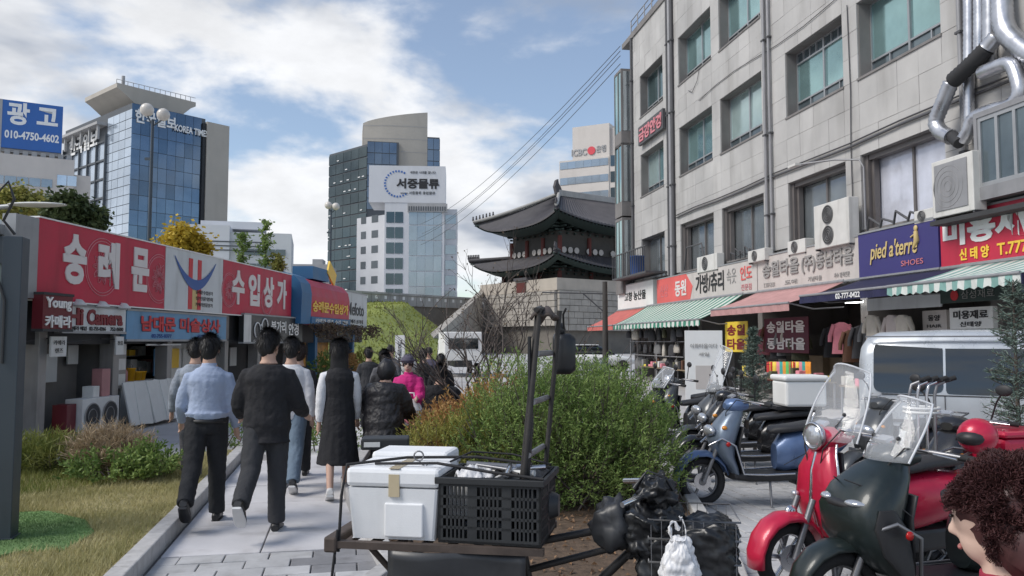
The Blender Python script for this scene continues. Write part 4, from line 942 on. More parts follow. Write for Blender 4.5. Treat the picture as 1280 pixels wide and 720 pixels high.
MB().bx(.1, 1.0, -.02, -.005, .12, 1.05).build('front_grille', 'pipe_grey', q)
MB().bx(-.1, 2.6, .0, .75, -.14, -.05).build('shelf', 'shop_dark', q)
ac(1020, 1064, 252, 308, 'tall twin-fan air conditioner unit before a first-floor window', -.5, True); ac(872, 897, 319, 339, 'small air conditioner unit above the red and white bag sign', -.4); ac(986, 1008, 300, 317, 'small air conditioner unit on the towel shop sign', -.4); ac(936, 957, 312, 327, 'low weathered air conditioner unit between two small ones', -.5); ac(1146, 1170, 262, 278, 'little air conditioner unit behind the large hanging one', -.4)
mb = MB()
for k in range(5): mb.tube([(-27 + k * .35, -.25, 4.35), (-26.9 + k * .35, -.3, 4.6 + .1 * (k % 2)), (-26.5 + k * .3, -.2, 4.45)], .025, 6)
for k in range(4): mb.tube([(-19.5 + k * .5, -.2, 4.35), (-19.3 + k * .5, -.28, 4.62 - .1 * (k % 2)), (-19.0 + k * .5, -.2, 4.4)], .03, 6)
mb.tube([(-31, -.3, 4.4), (-30.6, -.35, 5.2), (-29.2, -.35, 5.2), (-29, -.3, 4.4)], .03, 6)
o = mb.build('cable_tangle', 'pipe_dark', RB); o['kind'] = 'stuff'
bl = MB().bx(-38.4, -33.6, -.95, -.02, 4.5, 4.58).build('balcony', 'pipe_dark', RB)
for i in range(17): MB().bx(-38.4 + i * .29, -38.37 + i * .29, -.95, -.92, 4.58, 5.6).build('baluster', 'pipe_dark', bl)
MB().bx(-38.4, -33.6, -.96, -.91, 5.6, 5.65).build('handrail', 'pipe_dark', bl)
o = MB().lathe([(.3, 0), (.34, .8), (.36, .8), (.36, .86)], n=16).build('water_barrel', 'emblem_blue'); o.location = RF(-36.0, -.5, 4.58); tag(o, 'blue barrel standing on the far first-floor balcony', 'barrel')
r = thing('letter_sign', 'dark projecting sign with pink letters on the building corner', 'sign', RF(-36.6, -.2, 10.55), RF.a)
MB().bx(0, 3.2, 0, .12, 0, .85).build('board', 'pipe_dark', r); text('금강안경', 1, 'roundel', r, (1.6, -.02, .42), X, Z, .03, .03, width=2.9, height=.62)
r = thing('light_arm', 'thin grey lamp arm reaching out above the towel shop sign', 'lamp', RF(rp(1080, 300, -.2).x, -.1, 4.4), RF.a)
MB().tube([(0, 0, 0), (0, 0, 1.55), (-.1, -.05, 1.75), (-.6, -.4, 1.85), (-1.5, -.9, 1.9)], .025, 8).build('arm', 'pipe_grey', r); MB().box((-1.6, -.95, 1.89), (.4, .16, .06)).build('lamp_head', 'ac_white', r)
# ---- shop signs
mat('sign_cream', (.56, .52, .49), .5, var=.07, scale=1, dirt=.2); mat('sign_rose', (.66, .12, .11), .5, var=.12, scale=.8); mat('sign_navy', (.045, .04, .17), .45, var=.08, scale=1); mat('letter_grey', (.30, .29, .28), .5, var=.05); mat('letter_pink', (.62, .2, .22), .5, var=.05)
SG = 'signs over the street shops'; SY = -.35
def ss(u): return rs(u, SY)
r, w, h = sign('shop_sign', 'plain white shop sign with small black letters at the far end', RF, ss(772), ss(816), SY, 3.15, 4.3, 'letter_white', .2, 'trim_grey', SG)
text('고향 농산물', 1, 'letter_black', r, (w * .52, -.012, h * .5), X, Z, .01, .02, width=w * .6, height=.42)
r, w, h = sign('shop_sign', 'red and white bag shop sign with large black letters', RF, ss(821), ss(946), SY, 3.17, 4.24, 'sign_cream', .2, 'trim_grey', SG)
MB().prism([(.02, .03), (w * .40, .03), (w * .43, h * .5), (w * .36, h - .03), (.02, h - .03)], 'y', -.012, 0).build('red_field', 'sign_rose', r)
text('동원', 1, 'letter_cream', r, (w * .30, -.024, h * .5), X, Z, .01, .03, width=w * .13, height=.62); text('신상', 1, 'letter_pink', r, (w * .1, -.02, h * .5), X, Z, .006, .0, width=w * .1, height=.5); text('가방/츄리', 1, 'letter_black', r, (w * .6, -.016, h * .52), X, Z, .01, .02, width=w * .27, height=.68); text('속옷', 1, 'letter_grey', r, (w * .8, -.014, h * .6), X, Z, .006, .0, width=w * .08, height=.5); text('인도', 1, 'sign_rose', r, (w * .92, -.014, h * .62), X, Z, .01, .02, width=w * .09, height=.45); text('전문점', 1, 'letter_pink', r, (w * .92, -.014, h * .2), X, Z, .006, .0, width=w * .08, height=.2)
r, w, h = sign('shop_sign', 'cream towel shop sign with raised grey letters', RF, ss(947), ss(1074), SY, 3.17, 4.24, 'sign_cream', .2, 'trim_grey', SG)
text('송월타올', 1, 'letter_grey', r, (w * .27, -.02, h * .58), X, Z, .04, .02, width=w * .4, height=.46); text('(주)동남타올', 1, 'letter_grey', r, (w * .73, -.02, h * .55), X, Z, .04, .02, width=w * .46, height=.5)
for k, t in enumerate(('T.777-2131', '도매', '기념타올', '자수 염색전문')): text(t, 1, 'letter_grey', r, (w * (.14 + .24 * k), -.012, h * .16), X, Z, .006, .01, width=w * .13, height=.13)
r, w, h = sign('shop_sign', 'dark purple shop sign with yellow handwritten script', RF, ss(1075.5), ss(1176), SY - .04, 3.17, 4.26, 'sign_navy', .24, 'trim_grey', SG)
text("pied a'terre", 1, 'emblem_yellow', r, (w * .47, -.02, h * .5), X, Z, .012, .012, width=w * .6, height=.5, shear=.25); text('SHOES', 1, 'letter_pink', r, (w * .7, -.014, h * .2), X, Z, .006, .0, width=w * .26, height=.12)
MB().ell((w * .76, -.02, h * .86), (.06, .03, .07), 8, 6).tube([(w * .76, -.02, h * .8), (w * .77, -.02, h * .62), (w * .72, -.02, h * .45)], [.05, .07, .02], 6).tube([(w * .76, -.02, h * .76), (w * .70, -.02, h * .7)], .02, 5).build('figure_mark', 'emblem_yellow', r)
r, w, h = sign('shop_sign', 'red beauty supply sign with white and yellow letters', RF, ss(1177.5), ss(1340), SY - .02, 3.17, 4.28, 'sign_red', .24, 'trim_grey', SG)
text('미용재료', 1, 'letter_white', r, (w * .49, -.014, h * .64), X, Z, .012, .045, width=w * .92, height=.58); text('신 태 양', 1, 'letter_yellow', r, (w * .3, -.014, h * .2), X, Z, .01, .03, width=w * .25, height=.24); text('T.777-8300', 1, 'letter_yellow', r, (w * .72, -.014, h * .2), X, Z, .01, .02, width=w * .46, height=.23)
# ---- awnings
def stripemat(name, c1, c2, per, rough=.8):
    m = mat(name, c1, rough, var=.1, scale=2, dirt=.25); nt = m.node_tree; N = nt.nodes; L = nt.links; b = N['Principled BSDF']
    tc = N.new('ShaderNodeTexCoord'); sp = N.new('ShaderNodeSeparateXYZ'); L.new(tc.outputs['Object'], sp.inputs[0])
    d = N.new('ShaderNodeMath'); d.operation = 'DIVIDE'; L.new(sp.outputs[0], d.inputs[0]); d.inputs[1].default_value = per
    fr = N.new('ShaderNodeMath'); fr.operation = 'FRACT'; L.new(d.outputs[0], fr.inputs[0]); g_ = N.new('ShaderNodeMath'); g_.operation = 'GREATER_THAN'; L.new(fr.outputs[0], g_.inputs[0]); g_.inputs[1].default_value = .5
    lk = b.inputs['Base Color'].links[0].from_socket; x = N.new('ShaderNodeMix'); x.data_type = 'RGBA'; L.new(g_.outputs[0], x.inputs[0]); L.new(lk, x.inputs[6]); x.inputs[7].default_value = (*c2, 1); L.new(x.outputs[2], b.inputs['Base Color'])
stripemat('stripe_green', (.05, .22, .15), (.58, .60, .56), .42); stripemat('stripe_mint', (.20, .36, .33), (.60, .63, .60), .3)
mat('awn_red', (.50, .13, .11), .8, var=.12, dirt=.3); mat('awn_pink', (.45, .25, .24), .8, var=.12, dirt=.3); mat('awn_navy', (.015, .016, .055), .75, var=.15); 
def awning(label, s0, s1, zt, zf, proj, m, val=.2, scallop=False, y0=SY):
    r = thing('awning', label, 'awning', RF(s0, y0, 0), RF.a, 'awnings over the street shops'); w = s1 - s0
    def fn(u, v): return (u * w, -v * proj, zt + (zf - zt) * v - .05 * math.sin(math.pi * v) * (1 + .4 * math.sin(u * w * 2.1)))
    MB().grid(fn, 24, 6).build('canopy', m, r, thick=.012)
    n = max(8, int(w / .21) * 2); vs = []
    for i in range(n + 1):
        x = i * w / n; vs += [(x, -proj, zf), (x, -proj - .01 + .02 * math.sin(i * 1.3), zf - val * (1 if not scallop or i % 2 else .8))]
    MB().add(vs, [(2 * i, 2 * i + 1, 2 * i + 3, 2 * i + 2) for i in range(n)]).build('valance', m, r, thick=.01)
    MB().cyl((0, -proj, zf), (w, -proj, zf), .03, 8).build('front_bar', 'pipe_grey', r)
    for x in (.05, w - .05): MB().tube([(x, 0, zf - .1), (x, -proj * .55, zf - .15), (x, -proj, zf)], .02, 6).build('folding_arm', 'pipe_grey', r)
    MB().cyl((0, .02, zt + .02), (w, .02, zt + .02), .06, 8).build('roller', 'pipe_grey', r)
    return r
awning('faded red awning at the far end of the shop row', -39.6, -35.4, 3.12, 2.35, 1.5, 'awn_red'); awning('green and white striped awning over the bag shop', -35.2, -25.9, 3.16, 2.36, 1.5, 'stripe_green', .22, True)
awning('dusty pink awning over the towel shop', -25.0, -20.3, 3.15, 2.62, 1.5, 'awn_pink', .2); r = awning('navy awning with a white phone number', -19.6, -15.9, 3.14, 2.74, 1.6, 'awn_navy', .18)
text('02-777-0422', 1, 'letter_white', r, (2.0, -1.63, 2.65), X, Z, .006, .02, width=.9, height=.12)
r = awning('pale mint striped awning over the beauty supply shop', -16.2, -12.9, 3.15, 2.74, 1.65, 'stripe_mint', .2, True)
MB().prism([(0, 3.1), (-1.65, 2.72), (-1.65, 2.4), (0, 2.4)], 'x', 3.31, 3.33).build('side_flap', 'awn_navy', r)
# ---- shop interiors
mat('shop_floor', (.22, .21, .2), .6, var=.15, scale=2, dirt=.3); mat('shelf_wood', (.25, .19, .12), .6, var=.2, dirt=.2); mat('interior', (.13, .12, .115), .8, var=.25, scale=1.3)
SH = thing('shop_row', 'dark open shopfronts with goods along the street', 'shops', RF(0, 0), RF.a)
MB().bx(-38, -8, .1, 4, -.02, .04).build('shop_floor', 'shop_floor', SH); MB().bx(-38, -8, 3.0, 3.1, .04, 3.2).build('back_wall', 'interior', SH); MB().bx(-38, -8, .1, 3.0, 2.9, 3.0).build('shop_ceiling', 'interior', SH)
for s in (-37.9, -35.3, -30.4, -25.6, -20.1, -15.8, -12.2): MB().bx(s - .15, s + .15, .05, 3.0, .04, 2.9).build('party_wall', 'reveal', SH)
for k in range(28):
    s = -37 + k * .95 + random.uniform(-.2, .2); hh = random.uniform(.7, 2.0)
    MB().bx(s, s + random.uniform(.5, .85), random.uniform(.5, 1.6), 2.2, .04, hh).build('display_shelf', random.choice(('shelf_wood', 'interior', 'shop_wall', 'board_pale')), SH)
for s, y, z in ((rs(1066, -.2), -.1, 2.62), (-22.8, 1.4, 2.75), (-29, 1.4, 2.75)):
    MB().bx(s - .22, s + .22, y - .03, y + .03, z, z + .05).build('tube_lamp', 'tube_on', SH)
def flat(name, label, cat, u0, u1, v0, v1, y, m, group=None, t=.02):
    um = (u0 + u1) / 2; a, b = rp(u0, v1, y), rp(u1, v0, y); z0, z1 = rp(um, v1, y).z, rp(um, v0, y).z
    r = thing(name, label, cat, RF(a.x, y, z0), RF.a, group); MB().bx(0, b.x - a.x, 0, t, 0, z1 - z0).build('panel', m, r); return r, b.x - a.x, z1 - z0
mat('banner_yellow', (.75, .55, .05), .6, var=.08); mat('banner_maroon', (.10, .012, .03), .6, var=.1)
r, w, h = flat('towel_banner', 'yellow towel shop banner hanging under the pink awning', 'banner', 906, 934, 402, 440, -.9, 'banner_yellow', 'towel banners')
text('송월', 1, 'letter_maroon', r, (w * .5, -.01, h * .72), X, Z, .006, .03, width=w * .8, height=h * .36); text('타올', 1, 'letter_maroon', r, (w * .5, -.01, h * .26), X, Z, .006, .03, width=w * .8, height=h * .36)
r, w, h = flat('towel_banner', 'dark maroon towel banner with two lines of pale letters', 'banner', 955, 1010, 397, 441, -.5, 'banner_maroon', 'towel banners')
text('송월타올', 1, 'letter_cream', r, (w * .5, -.01, h * .74), X, Z, .006, .03, width=w * .86, height=h * .34); text('동남타올', 1, 'letter_cream', r, (w * .5, -.01, h * .26), X, Z, .006, .03, width=w * .86, height=h * .34)
r, w, h = flat('box_sign', 'white lightbox with black letters under the mint awning', 'sign', 1187, 1241, 384, 411, -.7, 'letter_white', 'small signs in the shopfronts', .1)
text('미용재료', 1, 'letter_black', r, (w * .5, -.01, h * .66), X, Z, .006, .03, width=w * .8, height=h * .4); text('신태양', 1, 'letter_black', r, (w * .5, -.01, h * .22), X, Z, .006, .02, width=w * .5, height=h * .24)
r, w, h = flat('box_sign', 'cream box sign with dark letters beside the white lightbox', 'sign', 1153, 1183, 388, 413, -.6, 'sign_cream', 'small signs in the shopfronts', .08)
text('동양', 1, 'letter_black', r, (w * .5, -.01, h * .62), X, Z, .006, .02, width=w * .5, height=h * .3); text('HAIR', 1, 'letter_black', r, (w * .5, -.01, h * .22), X, Z, .006, .0, width=w * .6, height=h * .16)
r, w, h = flat('hanging_board', 'dark green board with a red mark under the mint awning', 'sign', 1176, 1258, 358, 377, -1.2, 'gate_green', 'small signs in the shopfronts', .04)
text('삼성재료', 1, 'letter_grey', r, (w * .6, -.01, h * .5), X, Z, .004, .0, width=w * .5, height=h * .55); MB().lathe([(.1, 0), (.1, .01)], (w * .24, -.012, h * .5), 'y', 14).build('red_mark', 'letter_red', r)
flat('blank_sign', 'plain pale grey panel under the navy awning', 'panel', 1084, 1176, 370, 386, -.9, 'sign_white', None, .04)
# hanging bags, clothes, towels
BC = [('black', (.02, .02, .022)), ('brown', (.10, .045, .025)), ('charcoal', (.05, .05, .055)), ('grey', (.22, .22, .22)), ('cream', (.5, .46, .4)), ('olive', (.09, .09, .05))]
for n_, c in BC: mat('cloth_' + n_, c, .75, var=.2, scale=4, bump=.3, bscale=30)
bg_i = 0
for row_, (zt_, y) in enumerate(((2.1, -1.35), (1.55, -1.15), (1.0, -.9))):
    for k in range(9):
        s = -34.6 + k * .72 + random.uniform(-.15, .15); n_, c = random.choice(BC[:3] if random.random() < .6 else BC); wd = random.uniform(.2, .34); hh = random.uniform(.28, .5)
        r = thing('hanging_bag', '%s bag, %s from the street corner end in the %s row of the bag shop' % (n_, ('first', 'second', 'third', 'fourth', 'fifth', 'sixth', 'seventh', 'eighth', 'ninth')[k], ('top', 'middle', 'bottom')[row_]), 'bag', RF(s, y, zt_ - hh), RF.a + random.uniform(-.5, .5), 'bags hanging at the bag shop')
        MB().loft([[(wd * k_ * math.cos(t), .09 * k_ * math.sin(t), z * hh) for t in [2 * math.pi * i / 10 for i in range(10)]] for z, k_ in ((0, .75), (.08, 1), (.5, .98), (.85, .8), (1, .5))]).build('bag_body', 'cloth_' + n_, r)
        MB().tube([(-wd * .4, 0, hh * .95), (-wd * .25, 0, hh + .16), (0, 0, hh + .22), (wd * .25, 0, hh + .16), (wd * .4, 0, hh * .95)], .012, 5).build('strap', 'cloth_' + n_, r)
r = thing('bag_rack', 'tall metal rack of the bag shop under the striped awning', 'rack', RF(-34.9, -1.2), RF.a)
for s in (0, 3.2, 6.5): MB().cyl((s, 0, 0), (s, 0, 2.3), .025, 8).build('post', 'pipe_grey', r)
for z in (2.2, 1.65, 1.1): MB().cyl((0, 0, z), (6.5, 0, z), .018, 6).build('rail', 'pipe_grey', r)
TC = [('red', (.55, .05, .05)), ('green', (.12, .5, .15)), ('orange', (.75, .3, .05)), ('teal', (.05, .35, .33)), ('pink', (.7, .25, .3)), ('yellow', (.75, .6, .1))]
for n_, c in TC: mat('towel_' + n_, c, .9, var=.15, scale=5, bump=.4, bscale=60)
for k in range(11):
    n_ = TC[(k * 5) % 6][0]; u = 958 + k * 4.6; p = rp(u, 452, -1.0)
    o = MB().grid(lambda a, b: (a * .3, -.04 * math.sin(a * 9 + k), -b * .52), 8, 4).build('hanging_towel', 'towel_' + n_, thick=.02); o.location = RF(p.x, -1.0, p.z); o.rotation_euler = (0, 0, RF.a)
    tag(o, '%s towel, %s from the yellow banner on the rail below the maroon banner' % (n_, ('first', 'second', 'third', 'fourth', 'fifth', 'sixth', 'seventh', 'eighth', 'ninth', 'tenth', 'last')[k]), 'towel', 'towels hanging below the maroon banner')
for k, (u, n_) in enumerate(((1090, 'cream'), (1115, 'pale'), (1128, 'cream'))):
    p = rp(u, 395, -1.0); r = thing('hanging_garment', ['cream dress hanging under the navy awning', 'pale blouse next to the cream dress', 'cream blouse nearest the box sign'][k], 'garment', RF(p.x, -1.0, p.z - .6), RF.a, 'garments hanging under the navy awning')
    mm = mat('garment_' + n_, (.55, .5, .43) if n_ == 'cream' else (.55, .48, .45), .9, var=.12, scale=5, bump=.3)
    MB().loft([[(a * math.cos(t), .07 * math.sin(t), z) for t in [2 * math.pi * i / 14 for i in range(14)]] for z, a in ((0, .24), (.25, .2), (.42, .2), (.56, .24), (.62, .1))]).build('torso', mm, r)
    for sx in (-1, 1): MB().tube([(sx * .18, 0, .56), (sx * .3, 0, .35), (sx * .32, 0, .22)], [.06, .055, .05], 8).build('sleeve', mm, r)
o = MB().bx(-.36, .36, -.01, .01, 0, 1.5).build('print', 'letter_white'); 
p = gnd(881, 535); stn = thing('standing_banner', 'tall white printed standing banner in front of the bag shop', 'banner', (p.x, p.y, 0), R(-4)); o.parent = stn; o.location = (0, 0, .38)
MB().tube([(-.34, .05, .4), (.3, .09, 1.86)], .012, 6).tube([(.34, .05, .4), (-.3, .09, 1.86)], .012, 6).tube([(-.3, .3, 0), (0, .08, .9), (.3, .3, 0)], .014, 6).build('stand', 'pipe_dark', stn)
text('이화타올이다', 1, 'letter_grey', stn, (0, -.02, 1.58), X, Z, .004, .0, width=.52, height=.09); text('세일', 1, 'letter_grey', stn, (0, -.02, 1.42), X, Z, .004, .0, width=.2, height=.07); MB().bx(-.16, .16, -.016, -.01, .75, 1.2).build('printed_picture', 'sign_cream', stn)
# wires and post
def wire(a, b, sag, label, r=.012, n=14):
    pts = [a.lerp(b, t / n) - Vector((0, 0, sag * 4 * (t / n) * (1 - t / n))) for t in range(n + 1)]
    o = MB().tube(pts, r, 4).build('overhead_wire', 'pipe_dark'); tag(o, label, 'wire', 'wires strung from the stone-clad building')
for k, (v0, u1, v1, w_) in enumerate(((58, 566, 250, 'highest'), (64, 568, 262, 'second highest'), (70, 562, 268, 'middle'), (80, 566, 276, 'lowest'))):
    wire(RF(-38.9, -.3, rp(786, v0).z), at(u1 - 40, v1 + 30, 95), 1.2, '%s of the wires running from the building corner across the sky' % w_, .022)
p = at(757, 470, 33); ps = thing('wooden_post', 'dark wooden post with a thin cross bar beside the faded red awning', 'post', (p.x, p.y, 0))
zt = at(757, 352, 33).z; MB().cyl((0, 0, 0), (0, 0, zt), .13, 8, .1).build('pole', 'gate_wood', ps); MB().tube([(-2.6, 0, zt - .45), (0, 0, zt - .5)], .03, 6).tube([(-.9, 0, zt - .5), (0, 0, zt - 1.3)], .03, 6).build('cross_bar', 'pipe_dark', ps)

# tables of goods under the awnings
GC = ['cloth_black', 'cloth_brown', 'cloth_grey', 'cloth_cream', 'towel_red', 'towel_teal', 'towel_pink', 'towel_yellow', 'board_pale', 'cloth_olive']
for k, (s0, s1, lab) in enumerate(((-33.5, -31, 'low display table of goods nearest the street corner'), (-30, -27.5, 'low display table of goods in the middle of the bag shop'), (-24.6, -22.2, 'display table of folded towels under the yellow banner'), (-21.8, -20.4, 'short display table below the maroon banner'), (-19.2, -17.2, 'display table behind the van under the navy awning'))):
    r = thing('display_table', lab, 'table', RF(s0, -.9), RF.a, 'display tables outside the shops'); w = s1 - s0
    MB().bx(0, w, -.35, .35, .62, .66).build('table_top', 'shelf_wood', r)
    for x in (.05, w - .05):
        for y in (-.3, .3): MB().bx(x - .02, x + .02, y - .02, y + .02, 0, .62).build('leg', 'pipe_grey', r)
    x = .05
    while x < w - .2:
        for y in (-.2, .12):
            d = random.uniform(.14, .24); MB().bx(x, x + d, y - .12, y + .12, .66, .66 + random.uniform(.06, .35)).build('goods_stack', random.choice(GC), r, bev=.015)
        x += .27
OC = [('black', 'cloth_black'), ('cream', 'cloth_cream'), ('charcoal', 'cloth_charcoal'), ('pink', 'towel_pink'), ('olive', 'cloth_olive'), ('grey', 'cloth_grey'), ('brown', 'cloth_brown')]
for k in range(12):
    n_, m_ = OC[(k * 3) % 7]; s = -25.2 + k * .42 + (1.2 if k > 6 else 0)
    r = thing('hanging_garment', '%s garment, %s from the yellow banner end under the pink awning' % (n_, ('first', 'second', 'third', 'fourth', 'fifth', 'sixth', 'seventh', 'eighth', 'ninth', 'tenth', 'eleventh', 'last')[k]), 'garment', RF(s, -.25, 1.15 + .1 * (k % 3)), RF.a + 1.2 + random.uniform(-.3, .3), 'garments hanging under the pink awning')
    MB().loft([[(a * math.cos(t), .06 * math.sin(t), z) for t in [2 * math.pi * i / 12 for i in range(12)]] for z, a in ((0, .24), (.4, .2), (.62, .22), (.74, .2), (.8, .06))]).build('torso', m_, r)
    for sx in (-1, 1): MB().tube([(sx * .17, 0, .74), (sx * .27, 0, .45), (sx * .28, 0, .3)], [.06, .055, .05], 8).build('sleeve', m_, r)
# ------------------------------------------------------------------ vehicles
mat('rubber', (.018, .018, .019), .8, var=.2, scale=6, bump=.2, bscale=60); mat('chrome', (.6, .6, .62), .15, .95, var=.06); mat('black_plastic', (.022, .022, .024), .5, var=.2, scale=5); mat('seat_vinyl', (.028, .028, .03), .55, var=.15, scale=6, bump=.1, bscale=90); mat('steel_grey', (.25, .25, .26), .4, .7, var=.15)
mat('paint_blue', (.10, .16, .30), .32, .3, var=.14, scale=5, coat=.3, dirt=.3); mat('paint_greyblue', (.16, .20, .26), .36, .4, var=.12, scale=5, coat=.25, dirt=.3); mat('paint_red', (.50, .012, .05), .33, .1, var=.12, scale=5, coat=.35, dirt=.3); mat('paint_dgreen', (.014, .022, .022), .36, .1, var=.2, scale=6, coat=.25, dirt=.3); mat('paint_black', (.016, .016, .018), .25, .1, var=.1, coat=.5); mat('paint_dgrey', (.07, .075, .08), .35, .3, var=.1, coat=.4)
mat('lens', (.55, .57, .6), .08, .6, var=.05); mat('tail_red', (.4, .01, .01), .2, var=.05); mat('indicator', (.65, .25, .03), .2, var=.05)
m = mat('clear_screen', (.85, .88, .92), .04, var=0, alpha=.14, spec=.9); mat('clear_screen_edge', (.7, .72, .75), .2, var=0, alpha=.75)
def rx(x, yw, z0, z1, n=16, e=2.6):
    out = []
    for i in range(n):
        t = 2 * math.pi * i / n; c, s = math.cos(t), math.sin(t)
        out.append((x, yw * math.copysign(abs(c) ** (2 / e), c), (z0 + z1) / 2 + (z1 - z0) / 2 * math.copysign(abs(s) ** (2 / e), s)))
    return out
def rz_(z, xc, xd, yw, n=16, e=2.6, tilt=0):
    out = []
    for i in range(n):
        t = 2 * math.pi * i / n; c, s = math.cos(t), math.sin(t); dx = xd * math.copysign(abs(c) ** (2 / e), c)
        out.append((xc + dx, yw * math.copysign(abs(s) ** (2 / e), s), z + dx * tilt))
    return out
def wheel(r, x, rad, w, spokes, rimm='steel_grey', tr=None):
    t = w / 2; q_ = .075 if w > .06 else .04; P = [(rad - q_, -t * .9), (rad - .03, -t), (rad - .008, -t * .6), (rad, 0), (rad - .008, t * .6), (rad - .03, t), (rad - q_, t * .9), (rad - q_, -t * .9)]
    o = MB().lathe(P, (x, 0, rad), 'y', 32, cap=False).build('wheel', 'rubber', r)
    mb = MB().torus((x, 0, rad), rad - .085, .014, 'y', 28, 6).lathe([(.04, -.05), (.055, -.02), (.055, .02), (.04, .05)], (x, 0, rad), 'y', 12)
    for k in range(spokes):
        a = 2 * math.pi * k / spokes; mb.tube([(x + .04 * math.cos(a), 0, rad + .04 * math.sin(a)), (x + (rad - .085) * math.cos(a + .15), 0, rad + (rad - .085) * math.sin(a + .15))], .016 if spokes < 12 else .003, 5)
    mb.build('rim', rimm, o)
    if rad < .3 and x > 0: MB().lathe([(.09, .04), (.09, .046)], (x, 0, rad), 'y', 20).build('brake_disc', 'chrome', o)
    return o
def scooter(label, loc, heading, paint='paint_blue', paint2=None, bulk=1.0, screen=0, box=None, mirrors=True, retro=False, name='motor_scooter', lean=0, scrw=.24, light_low=False):
    r = thing(name, label, 'scooter', loc, R(heading), 'scooters parked on the street'); r.rotation_euler = (R(lean), 0, R(heading)); p2 = paint2 or paint; k = bulk
    wr = .24 if retro else .25
    wheel(r, .66, wr, .11, 5 if not retro else 6, 'chrome' if retro else 'steel_grey'); wheel(r, -.62, wr, .12, 5)
    # front fender
    F = MB(); rings = []
    for i in range(9):
        a = R(-10 + i * 22); rr = wr + .045; cx, cz = .66 + rr * math.cos(a), wr + rr * math.sin(a); ring = []
        for q in range(9):
            b = math.pi * q / 8; ring.append((.66 + (rr - .035 * (1 - math.sin(b))) * math.cos(a), .085 * math.cos(b) * (1 + .15 * math.sin(math.pi * i / 8)), wr + (rr - .035 * (1 - math.sin(b)) + .02 * math.sin(b)) * math.sin(a)))
        rings.append(ring)
    vs = [p for g_ in rings for p in g_]; F.add(vs, [(i * 9 + j, i * 9 + j + 1, (i + 1) * 9 + j + 1, (i + 1) * 9 + j) for i in range(8) for j in range(8)], True); F.build('front_fender', paint, r, thick=.008)
    for s in (-1, 1): MB().tube([(.66, s * .075, wr), (.5, s * .075, .62)], .022, 8).build('fork', 'steel_grey', r)
    # leg shield / front cowl
    if retro: S = [(.33, .32, .03, .17), (.42, .35, .035, .19), (.6, .40, .05, .2), (.8, .385, .06, .18), (.92, .345, .055, .12), (1.0, .31, .05, .09)]
    elif k > 1.3: S = [(.33, .36, .05, .17), (.42, .45, .11, .23), (.55, .51, .15, .26), (.70, .52, .16, .255), (.82, .46, .15, .23), (.93, .37, .11, .17), (1.0, .3, .07, .1)]
    else: S = [(.33, .33, .04, .16), (.40, .36, .06, .18), (.52, .43, .1 * k, .19 * k), (.66, .45, .13 * k, .19 * k), (.80, .39, .12 * k, .17 * k), (.92, .32, .09, .13), (1.0, .27, .06, .09)]
    MB().loft([rz_(z, x, d, w_, 20, 2.4 if k < 1.3 else 3.0, .25 if not retro else .1) for z, x, d, w_ in S]).build('leg_shield', paint, r)
    if k > 1.3:
        for s_ in (-1, 1):
            MB().loft([rz_(z, x, d, .012, 10, 2.5) for z, x, d in ((.4, .40, .04), (.52, .46, .09), (.66, .5, .1), (.76, .52, .05))]).build('cheek_panel', 'black_plastic', r, loc=(0, s_ * .252, 0)); MB().ell((.62, s_ * .13, .78), (.05, .07, .022), 12, 8, Matrix.Rotation(s_ * .5, 3, 'Z')).build('headlight', 'lens', r); MB().tube([(.64, s_ * .05, .9), (.5, s_ * .2, .84), (.36, s_ * .24, .72)], .004, 5).build('panel_seam', 'black_plastic', r)
    MB().loft([rz_(z, x - d - .02, .02, w_ * .9, 16) for z, x, d, w_ in S[:5]]).build('inner_panel', 'black_plastic', r)
    if retro:
        MB().tube([(S[i][1] + .055, s_ * 0, S[i][0]) for i in range(1, 5) for s_ in (1,)], .012, 6).build('crest_trim', 'chrome', r)
        for s_ in (-1, 1): MB().tube([(x + .0, s_ * (w_ + .008), z) for z, x, d, w_ in S], .009, 6).build('edge_trim', 'chrome', r)
    else:
        for s_ in (-1, 1):
            MB().tube([(.62, s_ * .12 * k, .62), (.5, s_ * .19 * k, .7), (.36, s_ * .19 * k, .62), (.28, s_ * .19, .34), (.05, s_ * .2, .33), (-.25, s_ * .2, .34)], .011, 6).build('edge_trim', 'chrome' if paint != 'paint_dgreen' else 'steel_grey', r)
            MB().ell((.44, s_ * .2 * k, .64), (.025, .012, .025), 8, 6).build('indicator', 'tail_red', r)
        MB().ell((.47 + .1 * k, 0, .76), (.05, .13 * min(k, 1.1), .06 if k < 1.3 else .03), 14, 8).build('headlight', 'lens' if k < 1.3 else 'black_plastic', r)
    MB().loft([rx(x, w_, z0, z1, 16, 4) for x, w_, z0, z1 in ((.36, .15, .27, .35), (.2, .18, .25, .34), (-.1, .18, .25, .34), (-.3, .16, .26, .36))]).build('floorboard', 'black_plastic', r)
    if not retro or True:
        B = ((-.12, .08, .36, .62), (-.2, .14, .33, .72), (-.35, .18, .36, .76), (-.6, .19, .42, .77), (-.8, .15, .52, .77), (-.95, .07, .64, .76)) if not retro else ((-.1, .08, .34, .66), (-.2, .15, .33, .72), (-.38, .2, .35, .75), (-.62, .22, .4, .75), (-.82, .17, .46, .73), (-.94, .08, .55, .7))
        MB().loft([rx(x, w_ * (1 + (k - 1) * .5), z0, z1, 20, 2.5) for x, w_, z0, z1 in B]).build('rear_body', p2, r)
    MB().loft([rx(x, w_, z0, z1, 16, 3) for x, w_, z0, z1 in ((-.06, .05, .72, .76), (-.1, .11, .72, .80), (-.3, .15, .74, .82), (-.5, .155, .76, .85), (-.72, .14, .77, .87), (-.86, .08, .78, .85))]).build('seat', 'seat_vinyl', r)
    MB().ell((-.95, 0, .69), (.03, .1, .04), 10, 6).build('tail_light', 'tail_red', r)
